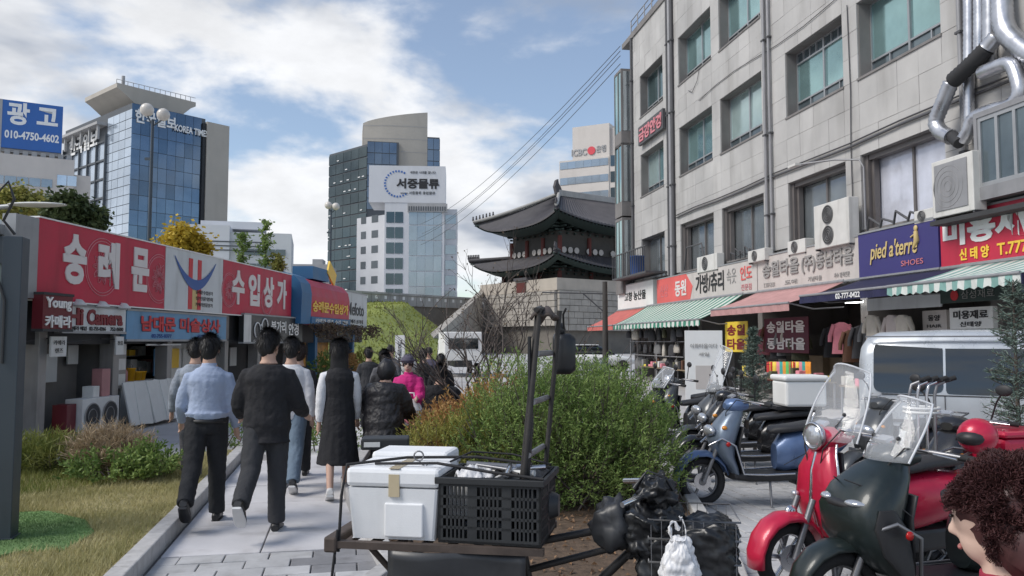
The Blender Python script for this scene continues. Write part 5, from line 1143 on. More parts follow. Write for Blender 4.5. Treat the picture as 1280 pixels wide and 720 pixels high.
    MB().bx(-1.0, -.985, -.09, .09, .42, .56).build('number_plate', 'board_pale', r)
    MB().tube([(-.3, -.14, .26), (-.5, -.17, .24), (-.58, -.18, .26), (-.9, -.19, .32)], [.02, .03, .05, .05], 10).build('exhaust', 'steel_grey', r)
    MB().bx(-.75, -.3, -.1, .12, .2, .36).build('engine_cover', 'black_plastic', r, bev=.03)
    MB().tube([(-.02, .12, .26), (.0, .2, .0)], .012, 6).build('side_stand', 'steel_grey', r)
    MB().loft([rx(x, w_, z0, z1, 14, 2.5) for x, w_, z0, z1 in ((.40, .05, .98, 1.04), (.36, .11, .94, 1.08), (.28, .13, .94, 1.09), (.18, .1, .97, 1.06))]).build('handlebar_cowl', paint if not (paint == 'paint_red' and not retro) else 'black_plastic', r)
    MB().tube([(.08, -.34, 1.04), (.2, -.2, 1.06), (.26, 0, 1.04), (.2, .2, 1.06), (.08, .34, 1.04)], .014, 8).build('handlebar', 'steel_grey', r)
    for s_ in (-1, 1):
        MB().tube([(.14, s_ * .25, 1.05), (.06, s_ * .37, 1.035)], .019, 8).build('grip', 'rubber', r); MB().tube([(.2, s_ * .22, 1.05), (.17, s_ * .36, 1.04)], .007, 5).build('brake_lever', 'chrome', r)
        if mirrors:
            q = MB().tube([(.17, s_ * .22, 1.06), (.18, s_ * .27, 1.2), (.2, s_ * .32, 1.27)], .007, 6).build('mirror_stalk', 'black_plastic', r); MB().ell((.2, s_ * .34, 1.3), (.018, .065, .045), 12, 8).build('mirror', 'black_plastic' if not retro else 'chrome', q)
    if retro or light_low: MB().ell((.40, 0, 1.03), (.05, .085, .085), 16, 10).build('headlight', 'lens', r); MB().torus((.42, 0, 1.03), .085, .014, 'x', 24, 6).build('headlight_ring', 'chrome', r); MB().ell((.62, 0, .53), (.05, .03, .05), 10, 6).build('fender_badge', 'chrome', r) if retro else None
    for s_ in (-1, 1): MB().ell((.46, s_ * .15, .8 if not retro else .62), (.03, .03, .022), 8, 6).build('turn_lamp', 'indicator' if not retro else 'lens', r)
    for s_ in (-1, 1):
        MB().tube([(.17, s_ * .2, 1.05), (.34, s_ * .17, 1.08), (.42, s_ * .09, .95), (.42, s_ * .05, .8)], .005, 5).build('control_cable', 'rubber', r); MB().tube([(-.16, s_ * .145, .42), (-.4, s_ * .185, .55), (-.75, s_ * .165, .64)], .0035, 4).build('panel_seam', 'black_plastic', r)
    MB().box((.30, -.06, 1.105), (.06, .1, .02), Matrix.Rotation(.4, 3, 'Y')).build('speedometer', 'lens', r); MB().tube([(-.8, -.1, .84), (-.95, -.09, .88), (-.95, .09, .88), (-.8, .1, .84)], .01, 6).build('grab_rail', 'steel_grey', r)
    if screen:
        def fn(u, v): 
            y = (u - .5) * 2; wv = scrw * (1 - .35 * v * v * v); return (.44 - .1 * y * y - .22 * v - (.05 if retro else 0), y * wv, 1.0 + v * screen * (1 - .12 * y * y * v))
        MB().grid(fn, 12, 10).build('windscreen', 'clear_screen', r, thick=.004)
        ed = [fn(0, i / 10) for i in range(11)] + [fn(i / 12, 1) for i in range(1, 12)] + [fn(1, 1 - i / 10) for i in range(11)]
        MB().tube(ed, .007, 6).build('screen_edge', 'clear_screen_edge', r)
        for s_ in (-1, 1): MB().tube([(.26, s_ * .1, 1.04), (.34, s_ * .12, 1.1), fn(.5 + s_ * .28, .35)], .007, 6).build('screen_stay', 'chrome', r); MB().ell(fn(.5 + s_ * .28, .35), (.014, .014, .014), 8, 6).build('screen_bolt', 'black_plastic', r)
    if box:
        bm, d = box; MB().bx(-.62 - d[0] / 2, -.62 + d[0] / 2, -d[1] / 2, d[1] / 2, .9, .9 + d[2] * .82).build('delivery_box', bm, r, bev=.03); MB().bx(-.64 - d[0] / 2, -.6 + d[0] / 2, -d[1] / 2 - .02, d[1] / 2 + .02, .9 + d[2] * .82, .9 + d[2]).build('box_lid', bm, r, bev=.025); MB().bx(-.85, -.3, -.12, .12, .86, .9).build('carrier', 'black_plastic', r)
    return r
def front_at(u, v, heading, fx=.66):
    """place so that the front wheel touches the ground at that pixel"""
    g_ = gnd(u, v); h = R(heading); return (g_.x - fx * math.cos(h), g_.y - fx * math.sin(h), 0)
S1 = scooter('blue-grey scooter side-on on the block paving', front_at(877, 632, 186), 186, 'paint_greyblue', 'paint_blue', 1.0)
bpy.data.objects[S1.name]; 
for c in [o for o in COL.objects if o.parent == S1]:
    if c.name.startswith(('front_fender', 'handlebar_cowl')): c.data.materials[0] = MATS['paint_blue']
    if c.name.startswith('leg_shield'): c.data.materials[0] = MATS['paint_greyblue']
scooter('dark motorcycle with a tall clear windscreen behind the blue-grey scooter', (3.05, 10.9, 0), 188, 'paint_dgrey', 'paint_black', 1.15, .62, scrw=.22, name='motorcycle')
scooter('black scooter carrying a white delivery box', (2.85, 9.7, 0), 183, 'paint_black', 'paint_black', 1, 0, ('letter_white', (.5, .44, .37)))
scooter('bright red retro scooter with round chrome headlight and tall windscreen', front_at(985, 742, 200), 200, 'paint_red', 'paint_red', 1, .52, None, False, True, scrw=.26)
scooter('dark green-black maxi scooter with a raked windscreen at the front', front_at(1050, 800, 191), 191, 'paint_dgreen', 'paint_dgreen', 1.62, .36, None, False, scrw=.2)
scooter('black scooter with blue-backed mirrors between the red scooter and the van', (3.75, 6.55, 0), 212, 'paint_black', 'paint_red', 1.0, 0)
scooter('dark grey scooter tucked behind the red windscreen beside the van', (4.15, 8.6, 0), 205, 'paint_dgrey', 'paint_black', 1.1, 0)
scooter('chrome-trimmed dark scooter farthest along, beside the bush', (2.9, 13.2, 0), 200, 'paint_dgrey', 'paint_black', 1.1, 0, light_low=True)
scooter('dark scooter half hidden between the bush and the blue-grey scooter', (2.45, 11.9, 0), 195, 'paint_black', 'paint_dgrey', 1.0, .3)
o = MB().ell((0, 0, 0), (.14, .12, .13), 18, 12).build('helmet_shell', 'paint_red'); hl = thing('red_helmet', 'shiny red helmet resting on the scooter beside the van', 'helmet', at(1222, 545, 5.9)); o.parent = hl; MB().ell((-.06, -.03, -.01), (.1, .1, .06), 14, 8).build('visor', 'black_plastic', hl)
rb = thing('red_carrier_box', 'low red carrier box behind the seated scooters by the van', 'box', at(1262, 560, 6.2), R(15)); MB().bx(-.25, .25, -.2, .2, -.14, .1).build('case', 'paint_red', rb, bev=.04); MB().bx(-.26, .26, -.21, .21, .1, .15).build('lid', 'paint_red', rb, bev=.03)
# cluster of upright levers (folded walking frames) tied together
wf = thing('tied_handles', 'pair of upright chrome handles tied with white string beside the scooter', 'handles', at(1138, 600, 6.0))
for dx in (0, .06, .13, .19): MB().tube([(dx, 0, -.1), (dx + .01, 0, .62), (dx + .03, 0, .7), (dx + .12, -.02, .74)], .012, 8).build('handle_tube', 'chrome' if dx in (.06, .13) else 'steel_grey', wf); MB().tube([(dx + .08, -.01, .73), (dx + .16, -.02, .755)], .018, 8).build('grip', 'rubber', wf)
MB().torus((.1, 0, .5), .12, .012, 'z', 18, 6).torus((.1, 0, .53), .12, .012, 'z', 18, 6).build('string', 'board_pale', wf)
# ---- van
mat('van_paint', (.50, .53, .56), .3, .4, var=.06, coat=.5, dirt=.15); mat('van_glass', (.012, .016, .018), .03, .0, var=.1, spec=1.0)
V = thing('passenger_van', 'silver white passenger van with dark tinted side windows', 'van', (7.42, 10.5, 0), R(-32))
def yside(z): return .95 - (.0 if z < 1.0 else .17 * ((z - 1.0) / .8) ** 1.3) - (.05 * ((.55 - z) / .25) ** 2 if z < .55 else 0)
def vring(x, zt, k=1.0):
    zz = [.32, .42, .55, .8, 1.0, 1.2, 1.4, 1.6]; pts = []
    zs = [.32 + (z - .32) * (zt - .3) / 1.6 for z in zz]
    for z in zs: pts.append((x, -yside(z) * k, z))
    e = yside(zs[-1]) * k
    pts += [(x, -e * .96, zt - .06), (x, -e * .82, zt - .01), (x, -e * .4, zt), (x, e * .4, zt), (x, e * .82, zt - .01), (x, e * .96, zt - .06)]
    for z in reversed(zs): pts.append((x, yside(z) * k, z))
    return pts
MB().loft([vring(*a) for a in ((-2.56, 1.5, .86), (-2.53, 1.68, .93), (-2.45, 1.80, .975), (-2.3, 1.87, .99), (-1.5, 1.9, 1), (0, 1.9, 1), (.7, 1.88, 1), (1.1, 1.78, .99), (1.75, 1.25, .97), (2.1, 1.08, .95), (2.45, .98, .9), (2.55, .8, .82))]).build('body', 'van_paint', V)
def vwin(x0, x1, z0, z1, cr, sgn=-1, name='side_window', m='van_glass'):
    n = 8; mb = MB(); xs = [x0 + (x1 - x0) * i / n for i in range(n + 1)]
    def zr(x, z): # rounded corners
        dl = min(x - x0, x1 - x); c = cr
        k = 0 if dl > c else c - math.sqrt(max(0, c * c - (c - dl) ** 2))
        return (z0 + k, z1 - k)
    xs = sorted(set(xs + [x0 + .01, x0 + .03, x1 - .03, x1 - .01])); m_ = 5; vs = []
    for x in xs:
        a, b = zr(x, 0)
        for j in range(m_ + 1):
            z = a + (b - a) * j / m_; vs.append((x, sgn * (yside(z) * .998 + .006), z))
    mb.add(vs, [(i * (m_ + 1) + j, (i + 1) * (m_ + 1) + j, (i + 1) * (m_ + 1) + j + 1, i * (m_ + 1) + j + 1) if sgn < 0 else (i * (m_ + 1) + j, i * (m_ + 1) + j + 1, (i + 1) * (m_ + 1) + j + 1, (i + 1) * (m_ + 1) + j) for i in range(len(xs) - 1) for j in range(m_)], True)
    return mb.build(name, m, V)
for sg in (-1, 1):
    vwin(-2.36, -1.52, 1.02, 1.72, .10, sg); vwin(-1.49, -.36, 1.02, 1.73, .05, sg); vwin(-.2, .75, 1.0, 1.72, .06, sg)
mb = MB()
for x in (-1.505, -.28, .85): mb.bx(x - .006, x + .006, -.957, -.9, .45, 1.0)
mb.bx(-2.4, 2.2, -.962, -.9, .62, .66); mb.build('door_seam', 'pipe_dark', V)
MB().bx(-.55, -.37, -.985, -.94, .88, .93).build('door_handle', 'black_plastic', V, bev=.01); MB().bx(-.15, .03, -.985, -.94, .88, .93).build('door_handle', 'black_plastic', V, bev=.01)
MB().bx(-2.58, -2.5, -.85, .85, .34, .55).build('rear_bumper', 'van_paint', V, bev=.03)
for x in (-1.55, 1.5):
    for y in (-.82, .82):
        o = MB().lathe([(.2, -.1), (.3, -.11), (.33, -.07), (.33, .07), (.3, .11), (.2, .1)], (x, y, .33), 'y', 28).build('wheel', 'rubber', V); MB().lathe([(.02, -.115), (.19, -.112), (.2, -.1)], (x, y, .33), 'y', 24).build('rim', 'steel_grey', o)
        MB().lathe([(.4, -.06), (.4, .06)], (x, y * 1.06, .36), 'y', 28).build('wheel_arch', 'black_plastic', V)
V.scale = (1, 1, .965)
for x0, x1 in ((-2.38, -1.5), (-1.51, -.34), (-.22, .77)): MB().tube([(x0, -yside(1.0) - .004, 1.0), (x1, -yside(1.0) - .004, 1.0)], .008, 5).build('window_seal', 'black_plastic', V)
MB().ell((1.0, -1.05, 1.12), (.09, .1, .12), 12, 8).build('door_mirror', 'van_paint', V); MB().bx(-2.45, .8, -.9, -.86, 1.79, 1.81).build('drip_rail', 'steel_grey', V)
# ---- distant vehicles
def far_car(label, loc, rz, m, truck=False, scale=1):
    r = thing('parked_truck' if truck else 'parked_car', label, 'truck' if truck else 'car', loc, rz)
    if truck:
        MB().loft([rx(x, .85, z0, z1, 16, 5) for x, z0, z1 in ((1.0, .4, 1.6), (1.2, .4, 1.95), (1.9, .4, 1.95), (2.4, .4, 1.2), (2.5, .4, .9))]).build('cab', m, r); MB().bx(-2.4, .95, -.88, .88, .75, 2.1).build('cargo_box', m, r, bev=.04); MB().bx(-2.4, 2.2, -.4, .4, .45, .75).build('chassis', 'black_plastic', r); MB().bx(-2.43, -2.4, -.7, .7, 1.3, 1.8).build('rear_window', 'van_glass', r)
    else:
        MB().loft([rx(x, w_, z0, z1, 20, 3.4) for x, w_, z0, z1 in ((-2.2, .7, .4, .8), (-2.0, .84, .3, .95), (-.6, .88, .28, .98), (1.0, .88, .28, .95), (1.9, .82, .3, .78), (2.2, .65, .4, .65))]).build('body', m, r); MB().loft([rx(x, w_, .9, z1, 16, 3) for x, w_, z1 in ((-1.8, .7, .98), (-1.2, .7, 1.42), (.1, .7, 1.46), (1.0, .72, .96))]).build('cabin', 'van_glass', r); MB().bx(-1.15, .1, -.62, .62, 1.43, 1.475).build('roof', m, r, bev=.02)
    for x in (-1.4, 1.4):
        for y in (-.78, .78): MB().lathe([(.2, -.1), (.31, -.1), (.31, .1), (.2, .1)], (x, y, .31), 'y', 20).build('wheel', 'rubber', r)
    return r
p = gnd(570, 470); far_car('white box truck parked behind the bare shrub', (-2.7, 40, 0), R(100), 'letter_white', True); far_car('white car parked below the gate wall', (4.6, 45, 0), R(10), 'letter_white')
# ------------------------------------------------------------------ loaded cargo bicycle
mat('foam', (.78, .79, .80), .7, var=.05, scale=4, bump=.07, bscale=160, dirt=.12); mat('crate_black', (.022, .024, .026), .55, var=.15, scale=6); mat('bike_dark', (.045, .042, .04), .5, .4, var=.3, scale=8); mat('rack_rust', (.09, .07, .06), .7, .3, var=.35, scale=9); mat('bag_black', (.014, .015, .017), .35, var=.2, scale=5); mat('bag_white', (.7, .7, .71), .4, var=.05); mat('rope', (.02, .02, .022), .8, var=.1); mat('tarp', (.03, .032, .036), .4, var=.3, scale=4)
CY = 3.9
BK = thing('cargo_bicycle', 'loaded delivery bicycle with a tall rear carrier frame and black bags', 'bicycle', ((560 - 640) * CY / 1000, CY, 0), R(-9))
wheel(BK, 0, .335, .046, 28, 'steel_grey'); wheel(BK, 1.1, .335, .046, 28, 'steel_grey')
def bt(pts, r_, name='frame_tube', m='bike_dark'): return MB().tube(pts, r_, 8).build(name, m, BK)
bt([(0, .05, .335), (.45, .03, .3)], .014); bt([(0, -.05, .335), (.45, -.03, .3)], .014); bt([(0, .05, .335), (.36, 0, .78)], .013); bt([(0, -.05, .335), (.36, 0, .78)], .013); bt([(.45, 0, .3), (.34, 0, .84)], .019); bt([(.45, 0, .3), (.88, 0, .72)], .021); bt([(.36, 0, .72), (.9, 0, .84)], .018); bt([(.37, 0, .6), (.88, 0, .75)], .016); bt([(.86, 0, .68), (.92, 0, .92)], .022); bt([(.89, 0, .7), (.98, .05, .6), (1.1, .055, .335)], .014, 'fork'); bt([(.89, 0, .7), (.98, -.05, .6), (1.1, -.055, .335)], .014, 'fork')
bt([(.84, -.3, .98), (.92, -.2, 1.0), (.94, 0, .95), (.92, .2, 1.0), (.84, .3, .98)], .013, 'handlebar', 'chrome')
MB().torus((.45, -.06, .3), .09, .006, 'y', 24, 5).build('chainring', 'steel_grey', BK); bt([(.45, -.08, .3), (.53, -.1, .16)], .01, 'crank', 'steel_grey')
for s in (-1, 1): MB().tube([(.0, s * .06, .335), (-.25, s * .1, .1)], .014, 6).build('stand_leg', 'rack_rust', BK)
mg = MB(); rings = []
for i in range(11):
    a = R(20 + i * 15); rings.append([(.36 * math.cos(a), y, .335 + .36 * math.sin(a)) for y in (-.035, 0, .035)])
mg.add([p for g_ in rings for p in g_], [(i * 3 + j, i * 3 + j + 1, (i + 1) * 3 + j + 1, (i + 1) * 3 + j) for i in range(10) for j in range(2)], True); mg.build('mudguard', 'bike_dark', BK, thick=.004)
# carrier
RZ = .775
MB().bx(-.45, .5, -.29, -.25, RZ - .03, RZ).build('rack_rail', 'rack_rust', BK); MB().bx(-.45, .5, .25, .29, RZ - .03, RZ).build('rack_rail', 'rack_rust', BK)
for i in range(8): MB().bx(-.42 + i * .12, -.39 + i * .12, -.25, .25, RZ - .025, RZ - .004).build('rack_slat', 'rack_rust', BK)
MB().bx(-.50, -.44, -.3, .3, RZ - .05, RZ + .02).build('rack_end', 'rack_rust', BK, bev=.01)
for s in (-1, 1): bt([(0, s * .06, .335), (-.3, s * .24, RZ - .03)], .014, 'rack_stay', 'rack_rust'); bt([(0, s * .06, .335), (.25, s * .24, RZ - .03)], .014, 'rack_stay', 'rack_rust')
for y, x0 in ((-.16, .40), (-.13, .385), (.17, .46)): MB().tube([(x0 - .03, y, RZ), (x0, y, 1.1), (x0 + .07, y, 1.83)], .012 if y != -.13 else .009, 8).build('carrier_upright', 'bike_dark', BK)
for z in (1.16, 1.4, 1.62): MB().tube([(.41 + (z - 1.1) * .09, -.16, z), (.44 + (z - 1.1) * .09, .17, z)], .014, 8).build('carrier_rung', 'steel_grey', BK)
MB().tube([(.46, -.22, 1.82), (.465, -.1, 1.825), (.47, .05, 1.825), (.475, .18, 1.82), (.48, .26, 1.815)], [.012, .018, .018, .016, .01], 8).build('top_bar', 'bike_dark', BK)
MB().grid(lambda u, v: (.43 + .1 * u, -.17 + .36 * v, 1.835 - .03 * abs(u - .5) * 2 - .02 * abs(v - .5) ** 1.5 * 4 + .012 * math.sin(9 * u + 5 * v)), 10, 10).build('leather_cap', 'rack_rust', BK, thick=.012)
MB().tube([(.42, -.15, 1.7), (.425, -.14, 1.3), (.41, -.15, 1.05)], [.008, .014, .01], 8).build('strap_roll', 'bag_black', BK)
MB().grid(lambda u, v: (-.2 + .62 * u, -.285 - .02 * math.sin(6 * u), RZ - .03 - v * (.2 + .05 * math.sin(9 * u))), 20, 6).build('added_dark_sheet', 'tarp', BK, thick=.006)  # dark sheet added over the wheel to darken the space under the rack
# saddle wrapped in a bag
MB().loft([rx(x, w_, z0, z1, 16, 2.4) for x, w_, z0, z1 in ((.24, .05, .9, .97), (.28, .11, .84, 1.0), (.36, .12, .8, 1.01), (.46, .1, .82, .99), (.54, .05, .86, .96))]).ell((.37, 0, .84), (.1, .09, .13), 14, 9, nz=.35, seed=4).build('saddle', 'tarp', BK, sub=1)
# front basket stuffed with bags
bas = MB()
for i in range(9): bas.bx(.96 + i * .045, .963 + i * .045, -.2, -.196, .62, .9); bas.bx(.96 + i * .045, .963 + i * .045, .196, .2, .62, .9)
for z in (.62, .72, .82, .9): bas.tube([(.95, -.2, z), (1.34, -.2, z), (1.34, .2, z), (.95, .2, z)], .005, 5, closed=True)
bas.build('basket', 'steel_grey', BK)
cz = thing('foam_box', 'white foam box strapped on the rear carrier of the bicycle', 'foam box', BK.location, R(-9))
fx0, fx1, fy0, fy1 = -.41, .02, -.25, .12
MB().loft([[(x, y, z) for x, y in ((fx0 + k, fy0 + k), (fx1 - k, fy0 + k), (fx1 - k, fy1 - k), (fx0 + k, fy1 - k))] for z, k in ((RZ + .005, .02), (RZ + .235, .0))], True, False).build('box_body', 'foam', cz, bev=.015)
MB().bx(fx0 - .006, fx1 + .006, fy0 - .006, fy1 + .006, RZ + .24, RZ + .325).build('box_lid', 'foam', cz, bev=.02); MB().bx(fx0 + .18, fx0 + .36, fy0 - .004, fy0 + .02, RZ + .02, RZ + .17).build('raised_panel', 'foam', cz, bev=.006)
f2 = MB().bx(fx0 - .02, fx1 - .05, .14, .4, RZ + .01, RZ + .345).build('box_body', 'foam', None, bev=.02); c2 = thing('foam_box', 'second white foam box behind the strapped one', 'foam box', BK.location, R(-9), 'foam boxes on the bicycle'); f2.parent = c2; cz['group'] = 'foam boxes on the bicycle'; MB().bx(fx0 - .025, fx1 - .045, .135, .405, RZ + .27, RZ + .28).build('lid_seam', 'trim_grey', c2)
# slotted plastic crate
def slotted_crate(name, label, loc, rz, a, b, h, t=.012):
    r = thing(name, label, 'crate', loc, rz)
    for axis in range(2):
        for s in (-1, 1):
            L_ = a if axis == 0 else b; off = (b if axis == 0 else a) * s; mb = MB()
            def bar(x0, x1, z0, z1, o_=0):
                y0, y1 = sorted((off, off - s * t)); y0 += o_; 
                if axis == 0: mb.bx(x0, x1, y0, y1, z0, z1)
                else: mb.bx(y0, y1, x0, x1, z0, z1)
            bar(-L_, L_, 0, h * .08); bar(-L_, L_, h * .86, h)
            lv = [h * .08 + (h * .78) * k / 5 for k in range(6)]
            for k in range(1, 5): bar(-L_, L_, lv[k] - .006, lv[k] + .006)
            n = 3 if axis == 0 else 2; gw = 2 * L_ / n
            for q in range(n + 1):
                x = -L_ + q * gw; w_ = .022; bar(max(-L_, x - w_), min(L_, x + w_), h * .08, h * .86)
            for q in range(n):
                for k in range(1, 6):
                    x = -L_ + q * gw + .022 + (gw - .044) * k / 6; bar(x - .0045, x + .0045, h * .08, h * .86)
            mb.build('slotted_side', 'crate_black', r)
    MB().bx(-a, a, -b, b, 0, .012).build('crate_floor', 'crate_black', r)
    e = .015
    MB().bx(-a - e, a + e, -b - e, -b + t, h - .03, h).bx(-a - e, a + e, b - t, b + e, h - .03, h).bx(-a - e, -a + t, -b + t, b - t, h - .03, h).bx(a - t, a + e, -b + t, b - t, h - .03, h).build('rim', 'crate_black', r, bev=.004)
    return r
bl_ = BK.location; ca_, sa_ = math.cos(R(-9)), math.sin(R(-9))
def bk(x, y, z): return (bl_.x + ca_ * x - sa_ * y, bl_.y + sa_ * x + ca_ * y, z)
CR = slotted_crate('plastic_crate', 'black slotted plastic crate on the carrier beside the foam box', bk(.265, -.06, RZ + .004), R(-12), .235, .2, .29)
# odds and ends in the crate
for k in range(12):
    a = random.uniform(-.6, .6) + (1.57 if k % 3 == 0 else 0); c = (random.uniform(-.08, .12), random.uniform(-.1, .1), .27 + .012 * k % .05)
    d = Vector((math.cos(a), math.sin(a), random.uniform(-.1, .1))) * random.uniform(.08, .16); c = Vector(c)
    o = MB().tube([c - d, c, c + d], random.choice((.008, .011, .015)), 6).build('steel_bar', random.choice(('board_pale', 'chrome', 'bike_dark', 'steel_grey'))); o.location = CR.location; o.rotation_euler = (0, 0, R(-12))
    tag(o, '%s rod lying %s in the black crate' % (('pale', 'shiny', 'dark')[k % 3], ('lowest', 'low', 'midway', 'topmost')[k // 3]), 'rod', 'rods in the black crate')
for k in range(3): MB().bx(-.2 + .1 * k, -.08 + .1 * k, -.15, .15, .1, .26 + .01 * k).build('packed_carton', ('board_pale', 'bag_black', 'crate_black')[k], CR)
for k, (pts, lab) in enumerate((([(-.44, -.27, RZ - .05), (-.43, -.265, RZ + .2), (-.42, -.23, RZ + .335), (-.2, .0, RZ + .34), (.15, .0, RZ + .35), (.42, -.05, RZ + .33)], 'black strap running over the foam box to the crate'), ([(-.3, -.18, RZ + .335), (0, -.19, RZ + .345), (.25, -.24, RZ + .32), (.5, -.28, RZ + .3)], 'black cord along the near top edge of the crate'), ([(-.44, -.28, RZ + .05), (-.46, -.29, RZ - .15), (-.45, -.28, RZ - .3)], 'loose black strap end hanging from the carrier'), ([(.04, -.1, RZ + .34), (.1, .1, RZ + .36), (.3, .12, RZ + .35), (.5, .02, RZ + .32)], 'thin black rope crossing the rods in the crate'))):
    P = [Vector(p) for p in pts]; o = MB().tube(P, .007 if k != 3 else .005, 6).build('strap', 'rope'); o.location = BK.location; o.rotation_euler = (0, 0, R(-9)); tag(o, lab, 'strap', 'straps on the bicycle load')
o = MB().torus((0, 0, 0), .022, .004, 'y', 14, 5).tube([(0, 0, -.02), (.03, 0, -.05), (.05, 0, -.03)], .004, 5).build('strap_hook', 'steel_grey'); o.location = bk(-.1, -.15, RZ + .37); tag(o, 'small metal strap hook standing up on the foam box', 'hook')
# black bags on the handlebar and the white plastic bag
wrinkle_later = []
def bagmesh(c, rad, seed, nz=.45): return MB().ell(c, rad, 22, 14, nz=nz, seed=seed)
b1 = thing('rubbish_bag', 'bulging black plastic bag over the bicycle handlebar', 'bag', bk(.97, -.02, .70), R(-9), 'bags on the bicycle')
bagmesh((0, 0, .13), (.17, .18, .16), 2).ell((.02, -.05, .30), (.1, .12, .08), 16, 10, nz=.6, seed=9).build('bag_body', 'bag_black', b1, sub=2); wrinkle_later.append(b1); MB().tube([(-.08, -.1, .32), (-.02, -.1, .4), (.06, -.1, .37), (.1, -.08, .3)], .02, 8).build('bag_handle', 'bag_black', b1)
b2 = thing('rubbish_bag', 'angular black bag hanging lowest in front of the bicycle', 'bag', bk(1.1, -.06, .56), R(-16), 'bags on the bicycle')
MB().loft([rx(x, w_, z0, z1, 16, 5) for x, w_, z0, z1 in ((-.2, .1, .02, .26), (-.14, .15, -.03, .3), (.05, .17, -.02, .34), (.2, .17, .03, .36), (.25, .1, .06, .3))]).build('bag_body', 'bag_black', b2, sub=3); wrinkle_later.append(b2)
b3 = thing('plastic_bag', 'white plastic bag tied among the black bags', 'bag', bk(1.08, -.26, .62), R(-9), 'bags on the bicycle')
MB().loft([[(w_ * math.cos(t) * (1 + .15 * math.sin(5 * t)), .05 * k_ * math.sin(t), z) for t in [2 * math.pi * i / 18 for i in range(18)]] for z, w_, k_ in ((0, .05, .4), (.015, .085, .8), (.06, .1, 1.1), (.13, .085, 1), (.19, .055, .7), (.23, .03, .5))]).tube([(-.03, 0, .2), (-.05, 0, .27), (-.02, .01, .3), (.0, .02, .25)], .012, 8).tube([(.02, 0, .2), (.03, 0, .28), (.0, .01, .31)], .01, 8).build('bag_body', 'bag_white', b3, sub=3)
b4 = thing('rubbish_bag', 'small tied black bag on the saddle side of the handlebar', 'bag', bk(.80, -.05, .84), R(-9), 'bags on the bicycle'); bagmesh((0, 0, 0), (.1, .1, .12), 5).build('bag_body', 'tarp', b4)
b5 = thing('hanging_sack', 'black sack hanging behind the carrier uprights', 'bag', bk(.52, .5, 1.52), 0); MB().loft([rx(x, w_, z0, z1, 14, 4) for x, w_, z0, z1 in ((-.06, .04, 0, .18), (-.05, .06, -.02, .2), (.03, .06, -.02, .2), (.06, .03, 0, .18))]).ell((-.02, 0, .22), (.03, .04, .04), 8, 6).build('sack_body', 'bag_black', b5); MB().tube([(0, 0, .2), (-.01, -.1, .3), (-.01, -.3, .32)], .006, 5).build('sack_cord', 'rope', b5)
# low black crate behind the foam boxes
r = thing('plastic_tray', 'shallow dark tray with a white label behind the foam boxes', 'tray', at(482, 556, 5.2), R(6)); MB().bx(-.15, .15, -.1, .1, -.02, .05).build('tray_body', 'crate_black', r, bev=.01); MB().bx(-.13, -.03, -.106, -.101, .0, .03).build('paper_label', 'board_pale', r)

def crumple(u, v): x, y = (u - .5) * .34, (v - .5) * .26; return (x, y, .02 + .03 * noise.noise(Vector((u * 4, v * 4, 1))) + .02 * noise.noise(Vector((u * 11, v * 11, 3))) - .05 * (abs(u - .5) ** 3 + abs(v - .5) ** 3) * 4)
o = MB().grid(crumple, 30, 24).build('folded_tarp', 'tarp', thick=.006); o.location = bk(.33, .02, RZ + .275); o.rotation_euler = (0, 0, R(-20)); tag(o, 'crumpled dark tarp stuffed into the black crate', 'tarp')
o = MB().grid(lambda u, v: (lambda p: (p[0] * .5, p[1] * .6, p[2] * 1.4))(crumple(u, v)), 22, 18).build('paper_wad', 'bag_white', thick=.004); o.location = bk(.15, -.08, RZ + .275); o.rotation_euler = (0, 0, R(30)); tag(o, 'crumpled white wrapping lying on top of the crate load', 'wrapping')
mat('tape', (.50, .42, .28), .3, var=.1)
MB().bx(fx0 + .2, fx0 + .25, fy0 - .0085, fy0 + .005, RZ + .2, RZ + .3).build('tape_strip', 'tape', cz); MB().bx(fx0 + .2, fx0 + .25, fy0 - .006, fy1 + .006, RZ + .3255, RZ + .3275).build('tape_strip', 'tape', cz)
# ------------------------------------------------------------------ people
mat('skin', (.52, .33, .25), .55, var=.06, scale=6); mat('skin_pale', (.60, .42, .34), .55, var=.06, scale=6); mat('hair_black', (.012, .011, .012), .5, var=.2, scale=20); mat('hair_brown', (.03, .018, .014), .5, var=.25, scale=20); mat('hair_burgundy', (.065, .022, .022), .55, var=.3, scale=20)
def cloth(n_, c, rough=.85, var=.1): return mat('wear_' + n_, c, rough, var=var, scale=7, bump=.25, bscale=45)
cloth('lightblue', (.36, .43, .58)); cloth('black', (.014, .014, .017)); cloth('blacktrouser', (.016, .017, .02)); cloth('charcoal', (.035, .036, .04)); cloth('white', (.72, .72, .74)); cloth('denim', (.13, .18, .24)); cloth('grey', (.10, .10, .11)); cloth('plaid', (.28, .31, .36), var=.4); cloth('magenta', (.55, .02, .19)); cloth('purplegrey', (.10, .09, .13)); cloth('burgundy', (.30, .02, .05)); cloth('puffy', (.014, .013, .016), .5)
mat('sole_white', (.6, .6, .6), .6, var=.1); mat('shoe_black', (.015, .015, .016), .45, var=.1); mat('shoe_white', (.62, .61, .6), .6, var=.08); mat('eye_dark', (.01, .008, .008), .2, var=0); mat('lip', (.35, .13, .12), .5, var=0)
_tx = {}
def wrinkle(o, size, strength):
    k = round(size, 3)
    if k not in _tx:
        t = bpy.data.textures.new('wrinkle', 'CLOUDS'); t.noise_scale = size; t.noise_depth = 3; t.noise_type = 'HARD_NOISE'; _tx[k] = t
    d = o.modifiers.new('wrinkle', 'DISPLACE'); d.texture = _tx[k]; d.strength = strength; d.mid_level = .5; d.texture_coords = 'LOCAL'
def late_wrinkles():
    for root in wrinkle_later:
        for o in [c for c in COL.objects if c.parent == root]: wrinkle(o, .06, .05); wrinkle(o, .022, .016)
